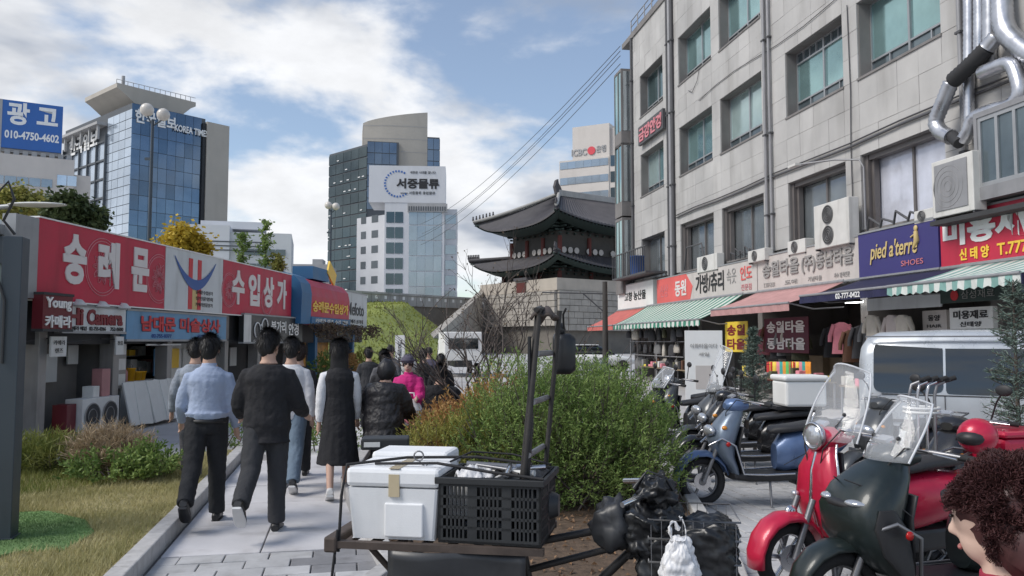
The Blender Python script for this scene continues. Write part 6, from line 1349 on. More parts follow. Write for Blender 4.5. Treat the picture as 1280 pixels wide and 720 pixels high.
late_wrinkles()
for o in [c for c in COL.objects if c.parent == b3]: wrinkle(o, .07, .035); wrinkle(o, .03, .008)
def remesh(o, vox, smooth=4, wr=None):
    q = o.modifiers.new('remesh', 'REMESH'); q.mode = 'VOXEL'; q.voxel_size = vox; q.use_smooth_shade = True
    if smooth: q = o.modifiers.new('smooth', 'SMOOTH'); q.iterations = smooth; q.factor = .5
    if wr: wrinkle(o, *wr)
def ering(c, w, d, n=16, yaw=0): return [(c[0] + w * math.cos(t) * math.cos(yaw) - d * math.sin(t) * math.sin(yaw), c[1] + w * math.cos(t) * math.sin(yaw) + d * math.sin(t) * math.cos(yaw), c[2]) for t in [2 * math.pi * i / n for i in range(n)]]
def person(label, loc, heading, H=1.72, legs=((14, 8), (-18, 30)), arms=((8, 8, 15), (-10, 8, 15)), lean=3, hz=None, head_yaw=0, head_pitch=0,
           top='wear_black', bottom='wear_blacktrouser', shoes='shoe_black', sole='sole_white', hair='hair_black', hairstyle='short', skirt=None, coat=0, skin='skin', sleeve=None, puffy=0, hat=None, tuck=False, fine=False, group=None, collar=None, strands=2200, build=1.0, rigid=False):
    r = thing('person', label, 'person', loc, R(heading), group, None, H / 1.72)
    vox = .0085 if fine else .011
    rnd = random.Random(hash(label) & 0xffff if False else sum(map(ord, label)))
    HZ = .92 if hz is None else hz
    A = []   # leg joints
    for s, (th, kn) in zip((-1, 1), legs):
        hip = Vector((s * .09, 0, HZ)); a = R(th); knee = hip + Vector((s * .005, math.sin(a), -math.cos(a))) * .43; b = R(th - kn); ank = knee + Vector((0, math.sin(b), -math.cos(b))) * .42
        A.append((hip, knee, ank, b))
    low = min(a[2].z - .075 - (abs(math.sin(a[3])) * .05 if a[3] < 0 else 0) for a in A)
    dz = -low if hz is None else 0
    la = R(lean)
    def T(x, y, z): # torso point relative to hips, leaning forward
        return Vector((x, y * math.cos(la) + z * math.sin(la), HZ + dz + z * math.cos(la) - y * math.sin(la)))
    A = [(h_ + Vector((0, 0, dz)), k_ + Vector((0, 0, dz)), a_ + Vector((0, 0, dz)), b) for h_, k_, a_, b in A]
    sec = [(-.10, .145, .10), (0, .165, .115), (.1, .155, .105), (.2, .14, .1), (.32, .155, .108), (.40, .17, .112), (.455, .15, .1), (.495, .115, .082), (.53, .08, .068), (.565, .06, .06), (.62, .054, .057)]
    def torso(ex, z0=-.2, z1=.7, belly=0):
        return [[T(x, y, z) for x, y, _ in ering((0, 0, 0), (w + ex) * build, (d + ex) * build)] for z, w, d in sec if z0 <= z <= z1]
    arm = []
    for s, (sw, ab, el) in zip((-1, 1), arms):
        sh = T(s * .172 * build, 0, .435); a = R(sw); c = R(ab); d1 = Vector((s * math.sin(c), math.sin(a) * math.cos(c), -math.cos(a) * math.cos(c))); e = sh + d1 * .28; a2 = R(sw + el); d2 = Vector((s * math.sin(c) * .5, math.sin(a2), -math.cos(a2))).normalized(); w = e + d2 * .25
        arm.append((s, sh, e, w, d2))
    hc = T(0, .02, .70); hy = Matrix.Rotation(R(head_yaw), 3, 'Z') @ Matrix.Rotation(-R(head_pitch), 3, 'X')
    def Hd(x, y, z): return hc + hy @ Vector((x, y, z))
    # ---- body: one continuous surface
    b = MB(); b.loft(torso(-.014, -.2, .5)); b.loft(torso(0, .5, .7))
    b.ell(hc + hy @ Vector((0, 0, .02)), (.076, .096, .105), 20, 14, hy).ell(hc + hy @ Vector((0, .025, -.05)), (.058, .07, .07), 16, 10, hy)
    b.tube([T(0, 0, .5), Hd(0, -.015, -.03)], [.056, .054], 14)
    b.tube([Hd(0, .085, .02), Hd(0, .108, -.02), Hd(0, .09, -.03)], [.009, .015, .01], 8)
    for s in (-1, 1): b.ell(Hd(s * .08, -.005, -.01), (.012, .022, .034), 10, 8, hy)
    for h_, k_, a_, bb in A:
        b.tube([h_ + Vector((0, 0, .03)), h_.lerp(k_, .4), k_, k_.lerp(a_, .35), a_], [.076, .068, .047, .046, .036], 14)
        f = Vector((0, math.cos(bb * .5), math.sin(bb * .5) * .7 - .1)).normalized(); b.tube([a_ - f * .05 - Vector((0, 0, .04)), a_ + f * .08 - Vector((0, 0, .045)), a_ + f * .15 - Vector((0, 0, .055))], [.033, .036, .025], 10)
    for s, sh, e, w, d2 in arm:
        b.tube([T(s * .1, 0, .44), sh, sh.lerp(e, .5), e, e.lerp(w, .4), w], [.045, .045, .038, .033, .033, .025], 12)
        # hand: palm, four curled fingers, thumb
        side = Vector((0, 1, 0)) - d2 * d2.y; side = side.normalized() if side.length > .1 else Vector((0, 0, 1)); inn = d2.cross(side) * s
        pc = w + d2 * .05; b.tube([w, pc, w + d2 * .092], [.024, .03, .028], 10)
        for q, ln in enumerate((.066, .075, .07, .055)):
            o_ = w + d2 * .085 + side * (.028 - q * .0185); c1 = o_ + d2 * ln * .5 + inn * .006; c2 = o_ + d2 * ln * .85 + inn * .028; b.tube([o_, c1, c2], [.0095, .009, .0075], 8)
        o_ = w + d2 * .03 + side * .026; b.tube([o_, o_ + side * .022 + d2 * .03 + inn * .008, o_ + side * .02 + d2 * .058 + inn * .016], [.0115, .0105, .0085], 8)
    o = b.build('body', skin, r); remesh(o, vox * .9, 3)
    for s in (-1, 1): MB().ell(Hd(s * .032, .092, .025), (.009, .006, .005), 10, 6, hy).build('eye', 'eye_dark', r); MB().tube([Hd(s * .015, .1, .048), Hd(s * .035, .1, .054), Hd(s * .052, .088, .048)], .0022, 5).build('eyebrow', hair, r)
    MB().ell(Hd(0, .095, -.062), (.022, .008, .008), 10, 6, hy).build('mouth', 'lip', r)
    # ---- trousers / skirt
    if bottom:
        t = MB(); t.loft(torso(.014, -.2, .12))
        for h_, k_, a_, bb in A:
            kb = Vector((0, -.012, 0)); t.tube([h_ + Vector((0, 0, .06)), h_.lerp(k_, .35), k_ + kb, k_.lerp(a_, .5) + kb, a_.lerp(k_, .02) + Vector((0, 0, -.015))], [.108, .104, .086, .08, .076], 16)
        o = t.build('trousers', bottom, r); remesh(o, .012, 5, (.10, .014))
    if skirt:
        zc, wk, m_ = skirt; kx = (A[0][1] + A[1][1]) / 2; t = MB(); rings = torso(.02, -.05, .25)
        lo = []
        for i in range(6):
            f = (i + 1) / 6; z = (HZ + dz) * (1 - f) + zc * f; lo.append([(x + (kx.x) * f * .5, y + kx.y * f * .35, z) for x, y, _ in ering((0, 0, 0), .175 + wk * f, .15 + wk * 1.2 * f, 16)])
        t.loft(lo[::-1] + rings); o = t.build('skirt', m_, r); remesh(o, .013, 5, (.14, .016))
    # ---- top
    t = MB(); pf = .022 + puffy; z0 = -.02 if tuck else -.13 - coat * .3
    rr = torso(pf, z0 if not coat else -.2, .54)
    if tuck:
        rr[0] = [T(x, y, .03) for x, y, _ in ering((0, 0, 0), .172 * build, .125 * build)]; 
        rr.insert(1, [T(x, y, .10) for x, y, _ in ering((0, 0, 0), .205 * build, .15 * build)])
    if coat:
        cx = [[T(x, y * 1.0 , -.1 - coat) for x, y, _ in ering((0, 0, 0), .185 * build + puffy, .15 * build + puffy)]]; rr = cx + rr
    t.loft(rr)
    t2 = t if not sleeve else MB()
    for s, sh, e, w, d2 in arm:
        t2.tube([T(s * .07, 0, .455), sh + Vector((s * -.01, 0, -.005)), sh.lerp(e, .5), e, e.lerp(w, .5), w - d2 * .01], [.055 + puffy * .7, .066 + puffy * .8, .068 + puffy, .062 + puffy * .8, .056 + puffy * .8, .043 + puffy * .4], 14)
    if collar: t.tube([T(0, .0, .52), T(0, .0, .575)], [.08, .072], 16)
    o = t.build('top', top, r); remesh(o, .012, 5, (.12, .014 + puffy * .3))
    if sleeve: o = t2.build('sleeves', sleeve, r); remesh(o, .012, 5, (.09, .013))
    if tuck: MB().loft([[T(x, y, z) for x, y, _ in ering((0, 0, 0), .176 * build, .128 * build, 20)] for z in (.0, .035)], False).build('belt', 'shoe_black', r, thick=.006)
    # ---- shoes
    for h_, k_, a_, bb in A:
        pit = max(-.9, min(.25, bb * .75)); M3 = Matrix.Rotation(pit, 3, 'X'); c = a_ + Vector((0, -.0, 0))
        def S_(x, y, z): return c + M3 @ Vector((x, y, z))
        prof = [(-.075, .030, -.07, -.02), (-.06, .036, -.075, .005), (-.02, .039, -.075, .02), (.03, .042, -.075, .0), (.09, .047, -.075, -.025), (.15, .044, -.075, -.038), (.185, .028, -.072, -.05)]
        sh = MB().loft([[S_(x, y, z) for (y, x, z) in rx(y0, w_, z0, z1, 14, 2.6)] for y0, w_, z0, z1 in prof]).build('shoe', shoes, r)
        MB().loft([[S_(x, y, z) for (y, x, z) in rx(y0, w_ + .004, -.093, -.072, 14, 4)] for y0, w_, z0, z1 in prof]).build('sole', sole, sh)
    # ---- hair
    hm = MB()
    if hairstyle != 'none':
        cap = {'short': (.094, .11, .108), 'long': (.098, .112, .116), 'curly': (.138, .142, .135)}[hairstyle]; off = Vector((0, -.014, .035)) if hairstyle != 'curly' else Vector((0, -.05, .03))
        kc = .88 if hairstyle == 'curly' else .985; hm.ell(hc + hy @ off, tuple(c_ * kc for c_ in cap), 22, 14, hy, nz=.22, seed=rnd.random() * 9)
        if hairstyle in ('short',): hm.ell(hc + hy @ Vector((0, -.042, -.03)), (.074, .066, .085), 14, 10, hy, nz=.15)
        if hairstyle == 'curly':
            for sx in (-.06, 0, .06): hm.ell(hc + hy @ Vector((sx, -.07, -.06)), (.07, .075, .09), 14, 10, hy, nz=.3, seed=sx * 50)
        if hairstyle == 'long':
            hm.loft([[hc + Vector((x, y, 0)) + Vector((0, 0, z)) for x, y, _ in ering((0, -.045 - (0 if z > -.1 else .02), 0), w_, d_, 14)] for z, w_, d_ in ((-.42, .05, .02), (-.36, .1, .032), (-.2, .105, .045), (-.08, .1, .06), (.04, .1, .08), (.1, .085, .07))])
        # strands lying over the cap
        n_ = strands
        for i in range(n_):
            a = rnd.uniform(0, 6.283); p = rnd.uniform(.05, 2.25); p = rnd.uniform(.05, 2.6) if hairstyle == 'curly' else p; d = Vector((math.sin(p) * math.cos(a), math.sin(p) * math.sin(a), math.cos(p)))
            if d.y > .45 and d.z < (.35 if hairstyle != 'curly' else .1): continue
            q = Vector((d.x * cap[0], d.y * cap[1], d.z * cap[2])) * (rnd.uniform(.96, 1.03) if hairstyle != 'curly' else rnd.uniform(.86, 1.04) * (1 + .22 * noise.noise(d * 3.1))) + off
            tang = Vector((d.x * .5, d.y * .3 - .45, -1)); tang = (tang - d * tang.dot(d)).normalized(); tang = (tang + Vector((rnd.uniform(-.4, .4), rnd.uniform(-.4, .4), rnd.uniform(-.2, .3)))).normalized(); sw = d.cross(tang) * .003
            ln = rnd.uniform(.025, .075) * (1.0 if hairstyle != 'long' else 1.4)
            if hairstyle == 'curly':
                R_ = rnd.uniform(.004, .010); cc = q; e1, e2 = d, d.cross(Vector((rnd.uniform(-1, 1), rnd.uniform(-1, 1), rnd.uniform(-1, 1)))).normalized()
                hm.tube([hc + hy @ (cc + (e1 * math.cos(t) + e2 * math.sin(t)) * R_) for t in (0, 1.3, 2.6, 3.9, 5.2)], .0011, 3, False); continue
            v0, v1, v2 = q - sw, q + sw, q + tang * ln + d * rnd.uniform(-.004, .028)
            hm.add([hc + hy @ v0, hc + hy @ v1, hc + hy @ v2], [(0, 1, 2)])
        hm.build('hair', hair, r)
    if hat == 'beanie':
        MB().ell(hc + hy @ Vector((0, -.01, .06)), (.1, .112, .085), 20, 12, hy, nz=.06).build('beanie', 'wear_purplegrey', r); MB().torus((0, 0, 0), .1, .018, 'z', 22, 8).build('beanie_cuff', 'wear_purplegrey', r, loc=hc + hy @ Vector((0, -.01, .05)))
    if hat == 'helmet':
        MB().ell(hc + hy @ Vector((0, -.01, .04)), (.125, .14, .125), 22, 14, hy).build('helmet', 'shoe_white', r); MB().ell(hc + hy @ Vector((0, -.02, .045)), (.1, .142, .13), 22, 14, hy).build('helmet_stripe', 'wear_charcoal', r)
    if hat == 'cap':
        MB().ell(hc + hy @ Vector((0, -.005, .05)), (.095, .11, .085), 20, 12, hy).build('cap', 'wear_charcoal', r); MB().ell(hc + hy @ Vector((0, .12, .055)), (.07, .06, .01), 14, 6, hy).build('cap_peak', 'wear_charcoal', r)
    if hat == 'hood':
        MB().ell(hc + hy @ Vector((0, -.03, -.0)), (.125, .125, .155), 20, 12, hy, nz=.15).build('hood', top, r)
    return r
WG = 'people walking along the footpath'; PG = 'people gathered beyond the path'
def pos(u, v): g_ = gnd(u, v); return (g_.x, g_.y, 0)
person('person in a light blue shirt and black trousers walking away', pos(256, 652), 12, 1.70, ((-24, 28), (8, 6)), ((6, 13, 40), (-2, 9, 30)), 3, None, 0, 4, 'wear_lightblue', 'wear_blacktrouser', 'shoe_black', 'shoe_black', 'hair_black', 'short', tuck=True, fine=True, collar=True, group=WG, build=1.06)
person('person in a loose black sweater and dark trousers walking away', pos(331, 664), 6, 1.74, ((-26, 36), (4, 5)), ((8, 15, 55), (10, 15, 55)), 2, None, -24, 0, 'wear_black', 'wear_charcoal', 'shoe_black', 'sole_white', 'hair_black', 'short', fine=True, group=WG, coat=.06, puffy=.018, build=1.06, strands=3000)
person('person in a white shirt and jeans ahead of the black sweater', pos(361, 612), 8, 1.70, ((16, 4), (-16, 22)), ((8, 10, 12), (-8, 10, 12)), 2, None, 0, 0, 'wear_white', 'wear_denim', 'shoe_black', 'sole_white', 'hair_black', 'short', group=WG)
person('person all in black at the front of the walking group', pos(371, 596), 8, 1.62, ((-14, 20), (10, 6)), ((4, 8, 12), (-6, 8, 12)), 2, None, 0, 0, 'wear_black', 'wear_blacktrouser', 'shoe_black', 'sole_white', 'hair_brown', 'short', group=WG)
person('person in a grey plaid shirt half hidden before the blue shirt', pos(240, 604), 10, 1.68, ((14, 6), (-14, 20)), ((6, 16, 16), (0, 8, 12)), 2, None, 0, 0, 'wear_plaid', 'wear_grey', 'shoe_white', 'sole_white', 'hair_black', 'short', group=WG)
person('person with long black hair in a black dress with white sleeves', pos(422, 620), 14, 1.66, ((-12, 18), (14, 8)), ((-6, 6, 10), (8, 6, 14)), 2, None, 0, 0, 'wear_black', None, 'shoe_white', 'sole_white', 'hair_black', 'long', skirt=(.36, .07, 'wear_black'), sleeve='wear_white', fine=True, group=WG, strands=3000)
person('person in a black puffy coat with the hood up behind the foam box', (-1.42, 8.9, 0), -8, 1.44, ((6, 4), (-8, 10)), ((20, 14, 40), (18, 14, 40)), 10, None, 0, 10, 'wear_puffy', 'wear_blacktrouser', hairstyle='none', hat='hood', coat=.18, puffy=.06, build=1.18, group=PG)
pk = person('person in a bright pink jacket and purple-grey beanie facing the camera', (-1.37, 10.7, 0), 172, 1.46, ((6, 4), (-4, 4)), ((20, 8, 70), (10, 10, 30)), 4, None, 10, 14, 'wear_magenta', 'wear_charcoal', hat='beanie', puffy=.025, skin='skin_pale', fine=True, group=PG, strands=300, collar=True)
b3 = thing('plastic_bag', 'white and pink carrier bag held by the person in pink', 'bag', at(514, 532, 10.45), 0)
MB().loft([[(w_ * math.cos(t) * (1 + .1 * math.sin(4 * t)), .07 * k_ * math.sin(t), z) for t in [2 * math.pi * i / 18 for i in range(18)]] for z, w_, k_ in ((0, .1, .6), (.03, .15, 1), (.14, .16, 1.1), (.26, .12, .9), (.34, .06, .5))]).build('bag_body', 'bag_white', b3); MB().tube([(-.05, 0, .33), (-.03, 0, .42), (.03, 0, .42), (.05, 0, .33)], .012, 6).build('bag_handle', 'bag_white', b3); MB().ell((0.01, -.06, .1), (.1, .04, .08), 12, 8, nz=.2).build('pink_goods', 'towel_pink', b3)
person('person in a big dark coat sitting with back to the camera', (-1.05, 11.6, 0), -6, 1.70, ((80, 80), (80, 80)), ((35, 16, 40), (35, 16, 40)), 8, .52, 0, 8, 'wear_black', 'wear_blacktrouser', puffy=.05, build=1.2, group=PG)
person('person wearing a grey and white helmet seen from behind', (-1.62, 12.6, 0), 0, 1.70, ((80, 80), (80, 80)), ((35, 16, 40), (35, 16, 40)), 5, .55, 0, 5, 'wear_charcoal', 'wear_blacktrouser', hat='helmet', puffy=.03, group=PG)
person('person in a dark cap farthest back beside the white post', (-2.15, 13.6, 0), 20, 1.50, ((8, 4), (-8, 10)), ((10, 10, 20), (8, 10, 20)), 4, None, -40, 8, 'wear_grey', 'wear_blacktrouser', hat='cap', puffy=.02, group=PG)
person('person in dark clothes standing just behind the hooded coat', (-1.78, 11.3, 0), 15, 1.46, ((5, 3), (-5, 6)), ((8, 8, 20), (8, 8, 20)), 5, None, 30, 8, 'wear_black', 'wear_blacktrouser', puffy=.02, group=PG, hairstyle='short')
person('person with curly dark burgundy hair and red jacket close to the camera', (1.08, 1.72, 0), 50, 1.37, ((4, 3), (-4, 6)), ((8, 8, 20), (8, 8, 20)), 4, None, 0, 12, 'wear_burgundy', 'wear_blacktrouser', hair='hair_burgundy', hairstyle='curly', puffy=.02, skin='skin_pale', fine=True, strands=21000, collar=True)
for k, (u_, Y_, H_, hd, tp, lab) in enumerate(((462, 15.5, 1.52, 20, 'wear_charcoal', 'person in a charcoal jacket at the far edge of the crowd near the arcade'), (528, 15.0, 1.5, -15, 'wear_black', 'person in black standing beyond the sitting coat'), (490, 17.5, 1.55, 160, 'wear_grey', 'person in grey coming towards the camera behind the crowd'), (552, 14.2, 1.42, 10, 'wear_blacktrouser', 'person in dark navy at the bush side of the crowd'), (537, 18.5, 1.5, 175, 'wear_purplegrey', 'person in purple-grey farthest away by the bare tree'))):
    person(lab, ((u_ - 640) / 1000 * Y_, Y_, 0), hd, H_, ((10, 6), (-10, 14)), ((8, 10, 20), (4, 10, 25)), 4, None, 0, 4, tp, 'wear_blacktrouser', puffy=.02, group=PG, strands=700)
for nm, l, hh in (('stool', (-1.05, 11.55), .42), ('stool', (-1.62, 12.55), .45)):
    r = thing('stool', 'low stool under the person in the %s' % ('big dark coat' if hh < .43 else 'helmet'), 'stool', (l[0], l[1], 0)); MB().lathe([(.0, hh), (.16, hh), (.17, hh + .03), (0, hh + .05)], n=18, cap=False).build('seat', 'emblem_blue', r)
    for k in range(4): a = k * 1.57 + .8; MB().tube([(.12 * math.cos(a), .12 * math.sin(a), hh), (.18 * math.cos(a), .18 * math.sin(a), 0)], .015, 6).build('leg', 'steel_grey', r)
r = thing('plaza_post', 'slim white post with a vertical inscription beyond the crowd', 'post', (at(500, 440, 24).x, 24, 0)); hz_ = at(500, 419, 24).z
MB().bx(-.14, .14, -.08, .08, 0, hz_).build('post_body', 'letter_white', r); text('남\n대\n문', 1, 'letter_black', r, (0, -.085, hz_ * .72), X, Z, .004, .01, width=.12, height=.7)
# ------------------------------------------------------------------ planting
leafmat('bush_green', (.07, .14, .03), (.31, .41, .13), .3, 2.5); leafmat('bush_red', (.34, .13, .05), (.55, .38, .15), .3, 3); leafmat('bush_yellow', (.16, .19, .04), (.42, .38, .11), .3, 3); leafmat('conifer', (.07, .105, .085), (.20, .26, .22), .15, 3); leafmat('tree_dark', (.03, .05, .02), (.10, .13, .05), .2, 1); leafmat('tree_gold', (.35, .24, .02), (.62, .46, .06), .3, 1); leafmat('dry_stalk', (.28, .21, .13), (.56, .44, .30), .2, 3); leafmat('vine', (.08, .05, .05), (.22, .17, .10), .2, 3)
mat('twig', (.11, .09, .08), .8, var=.2, scale=8); mat('bark', (.10, .08, .065), .85, var=.25, scale=6, bump=.4)
def leaf(mb, p, d, ln, w, rnd):
    d = d.normalized(); s = d.cross(Vector((rnd.uniform(-1, 1), rnd.uniform(-1, 1), rnd.uniform(-1, 1)))); s = s.normalized() * w if s.length > .01 else Vector((w, 0, 0))
    m_ = p + d * ln * .5; n = len(mb.v); mb.v += [tuple(p), tuple(m_ + s), tuple(p + d * ln), tuple(m_ - s)]; mb.f.append((n, n + 1, n + 2, n + 3)); mb.s.append(False)
def shrub(name, label, cat, loc, lobes, n, m, ln, w, rnd, stems=14, up=.6, zb=.05, twig='twig', group=None, shell=.55):
    """lobes: (x,y,z,rx,ry,rz) in local coordinates; leaves sit on sprigs through the volume"""
    r = thing(name, label, cat, loc, 0, group); mb = MB(); st = MB(); tot = sum(l[3] * l[4] * l[5] for l in lobes)
    for l in lobes:
        k = int(n * l[3] * l[4] * l[5] / tot); sp = max(1, k // 9); C = Vector(l[:3])
        for i in range(sp):
            while True:
                d = Vector((rnd.gauss(0, 1), rnd.gauss(0, 1), rnd.gauss(0, 1)))
                if d.length > .1: break
            d.normalize(); rad = rnd.uniform(shell, 1.06) ** .6 * (1 + .28 * noise.noise(d * 2.2 + C * 3)); p = C + Vector((d.x * l[3], d.y * l[4], d.z * l[5])) * rad
            if p.z < zb: continue
            g_ = (d + Vector((0, 0, up)) + Vector((rnd.uniform(-.5, .5), rnd.uniform(-.5, .5), rnd.uniform(-.3, .5)))).normalized(); L_ = rnd.uniform(.08, .2)
            for q in range(9):
                t = q / 8; pp = p + g_ * L_ * t; a = g_ * rnd.uniform(.2, .9) + Vector((rnd.uniform(-1, 1), rnd.uniform(-1, 1), rnd.uniform(-.6, .8))) * .8; leaf(mb, pp, a, ln * rnd.uniform(.6, 1.25), w * rnd.uniform(.7, 1.2), rnd)
            if i % 5 == 0: st.tube([p - g_ * .1, p + g_ * L_], .0025, 3, False)
    for i in range(stems):
        l = rnd.choice(lobes); b_ = Vector((l[0] * .75 + rnd.uniform(-.3, .3) * l[3], l[1] * .8 + rnd.uniform(-.3, .3) * l[4], 0)); e = Vector((l[0] + rnd.uniform(-.8, .8) * l[3], l[1] + rnd.uniform(-.8, .8) * l[4], l[2] + rnd.uniform(.1, .8) * l[5])); md = b_.lerp(e, .5) + Vector((rnd.uniform(-.06, .06), rnd.uniform(-.06, .06), .05)); st.tube([b_, md, e], [.012, .009, .004], 5)
    mb.build('foliage', m, r, kind='stuff'); st.build('stems', twig, r, kind='stuff'); return r
rn = random.Random(5)
shrub('green_bush', 'big dense green bush filling the planting bed', 'bush', (.58, 8.2, .05), [(-.35, 0, .62, .62, .7, .62), (.35, .1, .6, .65, .75, .6), (.0, .4, .85, .75, .6, .5), (-.75, .2, .5, .4, .5, .5), (.72, -.1, .45, .38, .5, .45), (.05, -.35, .42, .7, .4, .42), (.5, .3, .95, .35, .4, .3), (-.2, -.1, 1.0, .35, .4, .28)], 62000, 'bush_green', .045, .0065, rn, 40, .8, shell=.35)
shrub('bush_shoots', 'loose yellow-green shoots sticking out of the big bush', 'bush', (.55, 8.1, .05), [(-.35, 0, .95, .6, .6, .5), (.4, .1, .85, .6, .6, .5), (.85, -.1, .5, .3, .4, .5), (-.8, 0, .6, .35, .5, .5)], 9000, 'bush_green', .05, .006, rn, 46, 1.6, shell=.7)
shrub('autumn_bush', 'reddish and yellow autumn bush beside the green one', 'bush', (-.45, 9.0, .05), [(0, 0, .5, .55, .6, .5), (.35, .1, .72, .4, .45, .45), (-.3, .0, .4, .4, .4, .4)], 17000, 'bush_red', .05, .009, rn, 16, .8)
shrub('yellow_green_bush', 'yellowing grassy bush in front of the autumn bush', 'bush', (-.72, 8.4, .05), [(0, 0, .35, .42, .45, .38), (.4, -.1, .45, .35, .4, .45)], 12000, 'bush_yellow', .07, .006, rn, 12, 1.3)
shrub('pale_leafed_bush', 'small blue-green bush behind the bed near the post', 'bush', (1.15, 11.4, .0), [(0, 0, .75, .38, .4, .55), (.3, 0, .5, .3, .3, .4)], 6000, 'conifer', .05, .012, rn, 10, .6)
shrub('grass_clump', 'green grassy clump at the back of the lawn', 'plant', (-5.55, 9.6, LZ), [(-.35, 0, .12, .36, .3, .18), (.15, 0, .13, .36, .3, .2)], 6000, 'green_grass', .14, .006, rn, 6, 1.8)
shrub('dry_grass_clump', 'dry brown plumed clump beside the path across the lawn', 'plant', (-4.75, 9.55, LZ), [(0, 0, .2, .38, .35, .24), (.22, -.1, .12, .28, .28, .18)], 8000, 'dry_stalk', .15, .005, rn, 30, 1.6)
shrub('low_green_clump', 'low leafy green plant at the foot of the dry clump', 'plant', (-4.45, 9.05, LZ), [(0, 0, .1, .45, .25, .14), (.35, .1, .14, .25, .25, .2)], 4200, 'bush_green', .055, .014, rn, 6, .8)
# bare shrub
def branch(mb, p, d, L_, r_, depth, rnd, tips=None):
    pts = [p]; q = p.copy(); dd = d.normalized()
    for i in range(4):
        dd = (dd + Vector((rnd.uniform(-.25, .25), rnd.uniform(-.25, .25), rnd.uniform(-.1, .2)))).normalized(); q = q + dd * L_ / 4; pts.append(q.copy())
    mb.tube(pts, [r_ * (1 - .12 * i) for i in range(5)], 5 if depth > 1 else 4, False)
    if depth <= 0:
        if tips is not None: tips.append(q)
        return
    for i in range(rnd.choice((2, 3, 3))):
        k = rnd.choice((2, 3, 4)); nd = (dd + Vector((rnd.uniform(-.9, .9), rnd.uniform(-.9, .9), rnd.uniform(-.2, .6)))).normalized(); branch(mb, pts[k], nd, L_ * rnd.uniform(.55, .8), r_ * .6, depth - 1, rnd, tips)
bs = thing('bare_tree', 'bare leafless branching small tree behind the bushes', 'tree', (-.35, 11.2, 0)); mb = MB(); tips = []
for i in range(9): branch(mb, Vector((rn.uniform(-.2, .3), rn.uniform(-.15, .15), 0)), Vector((rn.uniform(-.75, .6), rn.uniform(-.35, .35), 1.05)), rn.uniform(1.1, 1.4), .024, 4 if i % 2 else 3, rn, tips)
mb.build('branches', 'twig', bs)
mb = MB()
for t in tips:
    if rn.random() < .9: leaf(mb, t, Vector((rn.uniform(-1, 1), rn.uniform(-1, 1), -.5)), .04, .01, rn)
mb.build('last_leaves', 'vine', bs, kind='stuff')
# young conifers among the scooters
def conifer(label, loc, H, rad, rnd, n=2600):
    r = thing('young_conifer', label, 'tree', loc, 0, 'young conifers on the street'); mb = MB(); st = MB().tube([(0, 0, 0), (0, 0, H)], [.03, .006], 6)
    for i in range(n // 12):
        z = H * rnd.uniform(.12, 1) ; a = rnd.uniform(0, 6.283); L_ = rad * (1 - z / H) ** .8 * rnd.uniform(.6, 1.1) + .04; d = Vector((math.cos(a), math.sin(a), rnd.uniform(.1, .6))); st.tube([(0, 0, z), Vector((0, 0, z)) + d * L_], .004, 3, False)
        for q in range(26): leaf(mb, Vector((0, 0, z)) + d * L_ * (.15 + .85 * q / 25), d * .6 + Vector((rnd.uniform(-1, 1), rnd.uniform(-1, 1), rnd.uniform(-.7, .7))), rnd.uniform(.03, .07), .005, rnd)
    mb.build('needles', 'conifer', r, kind='stuff'); st.build('trunk', 'bark', r)
q = at(943, 520, 12.3); conifer('slender grey-green conifer behind the white delivery box', (q.x, q.y, 0), at(943, 412, 12.3).z, .42, rn, 3600); q = at(1272, 500, 7.6); conifer('grey-green conifer in front of the van at the picture edge', (q.x, q.y, 0), at(1272, 352, 7.6).z, .45, rn, 2600)
# trees behind the arcade
def tree(label, loc, H, lobes, n, m, ln, rnd, th=.12):
    r = thing('tree', label, 'tree', loc, 0, 'trees behind the arcade'); tr = MB().tube([(0, 0, 0), (.05, 0, H * .35), (0, .05, H * .6), (.1, 0, H * .85)], [th, th * .8, th * .5, th * .2], 8); mb = MB()
    for l in lobes:
        C = Vector(l[:3]); tr.tube([(0, 0, H * .45), tuple(C * .9)], [th * .4, .02], 6, False)
        for i in range(n // len(lobes) // 8):
            d = Vector((rnd.gauss(0, 1), rnd.gauss(0, 1), rnd.gauss(0, 1))).normalized(); p = C + Vector((d.x * l[3], d.y * l[3], d.z * l[4])) * rnd.uniform(.4, 1.05) * (1 + .3 * noise.noise(d * 2 + C))
            for q in range(8): leaf(mb, p + Vector((rnd.gauss(0, .16), rnd.gauss(0, .16), rnd.gauss(0, .14))), Vector((rnd.uniform(-1, 1), rnd.uniform(-1, 1), rnd.uniform(-1, .4))), ln * rnd.uniform(.7, 1.3), ln * .3, rnd)
    mb.build('crown', m, r, kind='stuff'); tr.build('trunk', 'bark', r)
def tree_at(label, u, v, Y, w, h, m, n, ln=.22):
    p = at(u, v, Y); W_ = w * Y / 1000; h_ = h * Y / 1000
    tree(label, (p.x, p.y, 0), p.z, [(-W_ * .28, 0, p.z - h_ * .1, W_ * .32, h_ * .38), (W_ * .25, .3, p.z - h_ * .15, W_ * .3, h_ * .35), (0, -.2, p.z + h_ * .15, W_ * .3, h_ * .36), (-W_ * .05, 0, p.z - h_ * .35, W_ * .42, h_ * .3)], n, m, ln, rn)
tree_at('dark green tree behind the big red sign', 92, 266, 30, 60, 46, 'tree_dark', 5000); tree_at('olive tree top at the picture edge under the blue board', 26, 250, 34, 70, 28, 'bush_yellow', 5000, .2); tree_at('golden yellow tree top above the emblem sign', 231, 303, 26, 46, 40, 'tree_gold', 4500, .16)
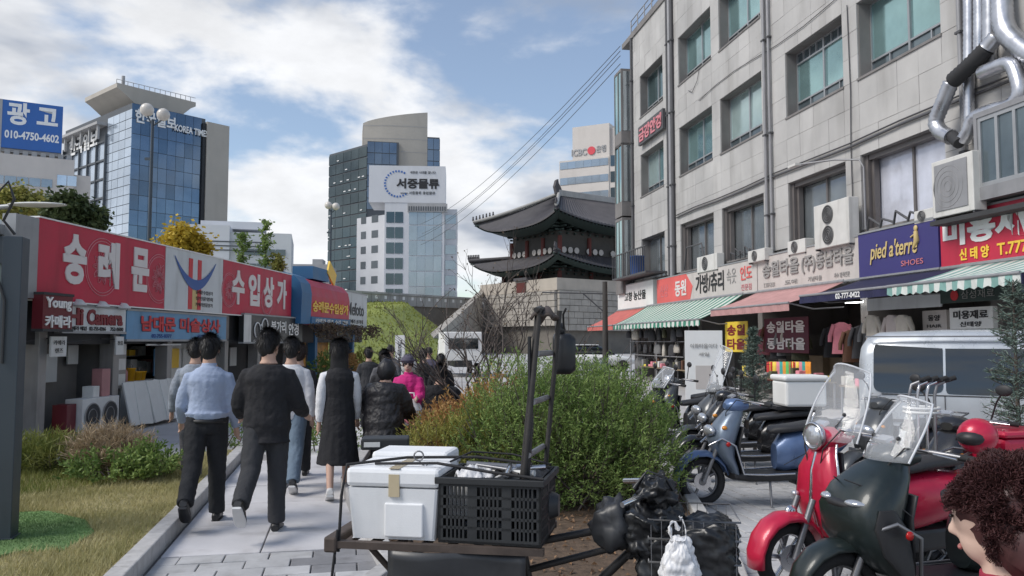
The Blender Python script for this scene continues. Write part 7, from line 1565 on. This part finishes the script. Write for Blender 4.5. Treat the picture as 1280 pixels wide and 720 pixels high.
for i, (u, v, h, lab) in enumerate(((302, 312, 40, 'short leafy sapling on the arcade roof'), (330, 305, 56, 'tall thin sapling on the arcade roof'), (346, 330, 22, 'little yellowing sapling at the end of the arcade roof'))):
    p = at(u, v + h / 2, 25.5); H_ = h * .0255; r = thing('roof_sapling', lab, 'plant', (p.x, p.y, 3.45), 0, 'saplings on the arcade roof'); tr = MB(); mb = MB(); top = at(u, v - h / 2, 25.5).z - 3.45
    tr.tube([(0, 0, 0), (.05, 0, top * .5), (.0, 0, top)], [.03, .02, .006], 6)
    for k in range(60):
        z = top * rn.uniform(.3, 1); a = rn.uniform(0, 6.28); d = Vector((math.cos(a), math.sin(a), .5)); L_ = rn.uniform(.1, .32); tr.tube([(0.03, 0, z), Vector((.03, 0, z)) + d * L_], .006, 3, False)
        for q in range(12): leaf(mb, Vector((.03, 0, z)) + d * L_ * rn.random(), Vector((rn.uniform(-1, 1), rn.uniform(-1, 1), rn.uniform(-.8, .5))), .11, .03, rn)
    mb.build('leaves', ('bush_green', 'bush_green', 'bush_yellow')[i], r, kind='stuff'); tr.build('stem', 'bark', r)
# dried vines below the far arcade signs
vn = thing('hanging_vine', 'dried brown vine hanging below the barrel sign', 'plant', LF(12.3, -.45, 1.6), LF.a); mb = MB(); tr = MB()
for k in range(46):
    x = rn.uniform(0, 8.5); z = .55 + rn.uniform(-.1, .1); L_ = rn.uniform(.1, .6); tr.tube([(x, 0, z), (x + rn.uniform(-.2, .2), rn.uniform(-.1, .1), z - L_ * .5), (x + rn.uniform(-.2, .2), rn.uniform(-.2, .1), z - L_)], .008, 3, False)
    for q in range(26): leaf(mb, Vector((x + rn.uniform(-.2, .2), rn.uniform(-.2, .15), z + .1 - L_ * rn.random())), Vector((rn.uniform(-1, 1), rn.uniform(-1, 1), rn.uniform(-1, .3))), .1, .035, rn)
mb.build('leaves', 'vine', vn, kind='stuff'); tr.build('vines', 'twig', vn, kind='stuff')
for i, s in enumerate((12.9, 15.2, 17.4)):
    shrub('potted_plant', ('leafy pot plant under the first orange panel', 'reddish pot plant under the middle orange panel', 'pot plant under the last orange panel')[i], 'plant', LF(s, -.7), [(0, 0, .75, .4, .4, .45)], 1600, ('bush_green', 'bush_red', 'bush_yellow')[i], .09, .025, rn, 8, .5, group='pot plants by the arcade')
    MB().lathe([(.0, 0), (.22, 0), (.3, .38), (.32, .4), (.27, .4), (.2, .34)], n=18, cap=False).build('pot', ('slate', 'pinkish', 'slate')[i], [o for o in COL.objects if o.name.startswith('potted_plant')][-1])
bm_ = shrub('low_hedge', 'short hedge along the plaza kerb behind the walkers', 'hedge', (-3.9, 12.2, 0), [(-.5, 0, .2, .5, .25, .25), (.4, 0, .2, .5, .25, .22), (1.2, .1, .18, .45, .25, .2)], 4000, 'bush_green', .05, .014, rn, 10, .6)
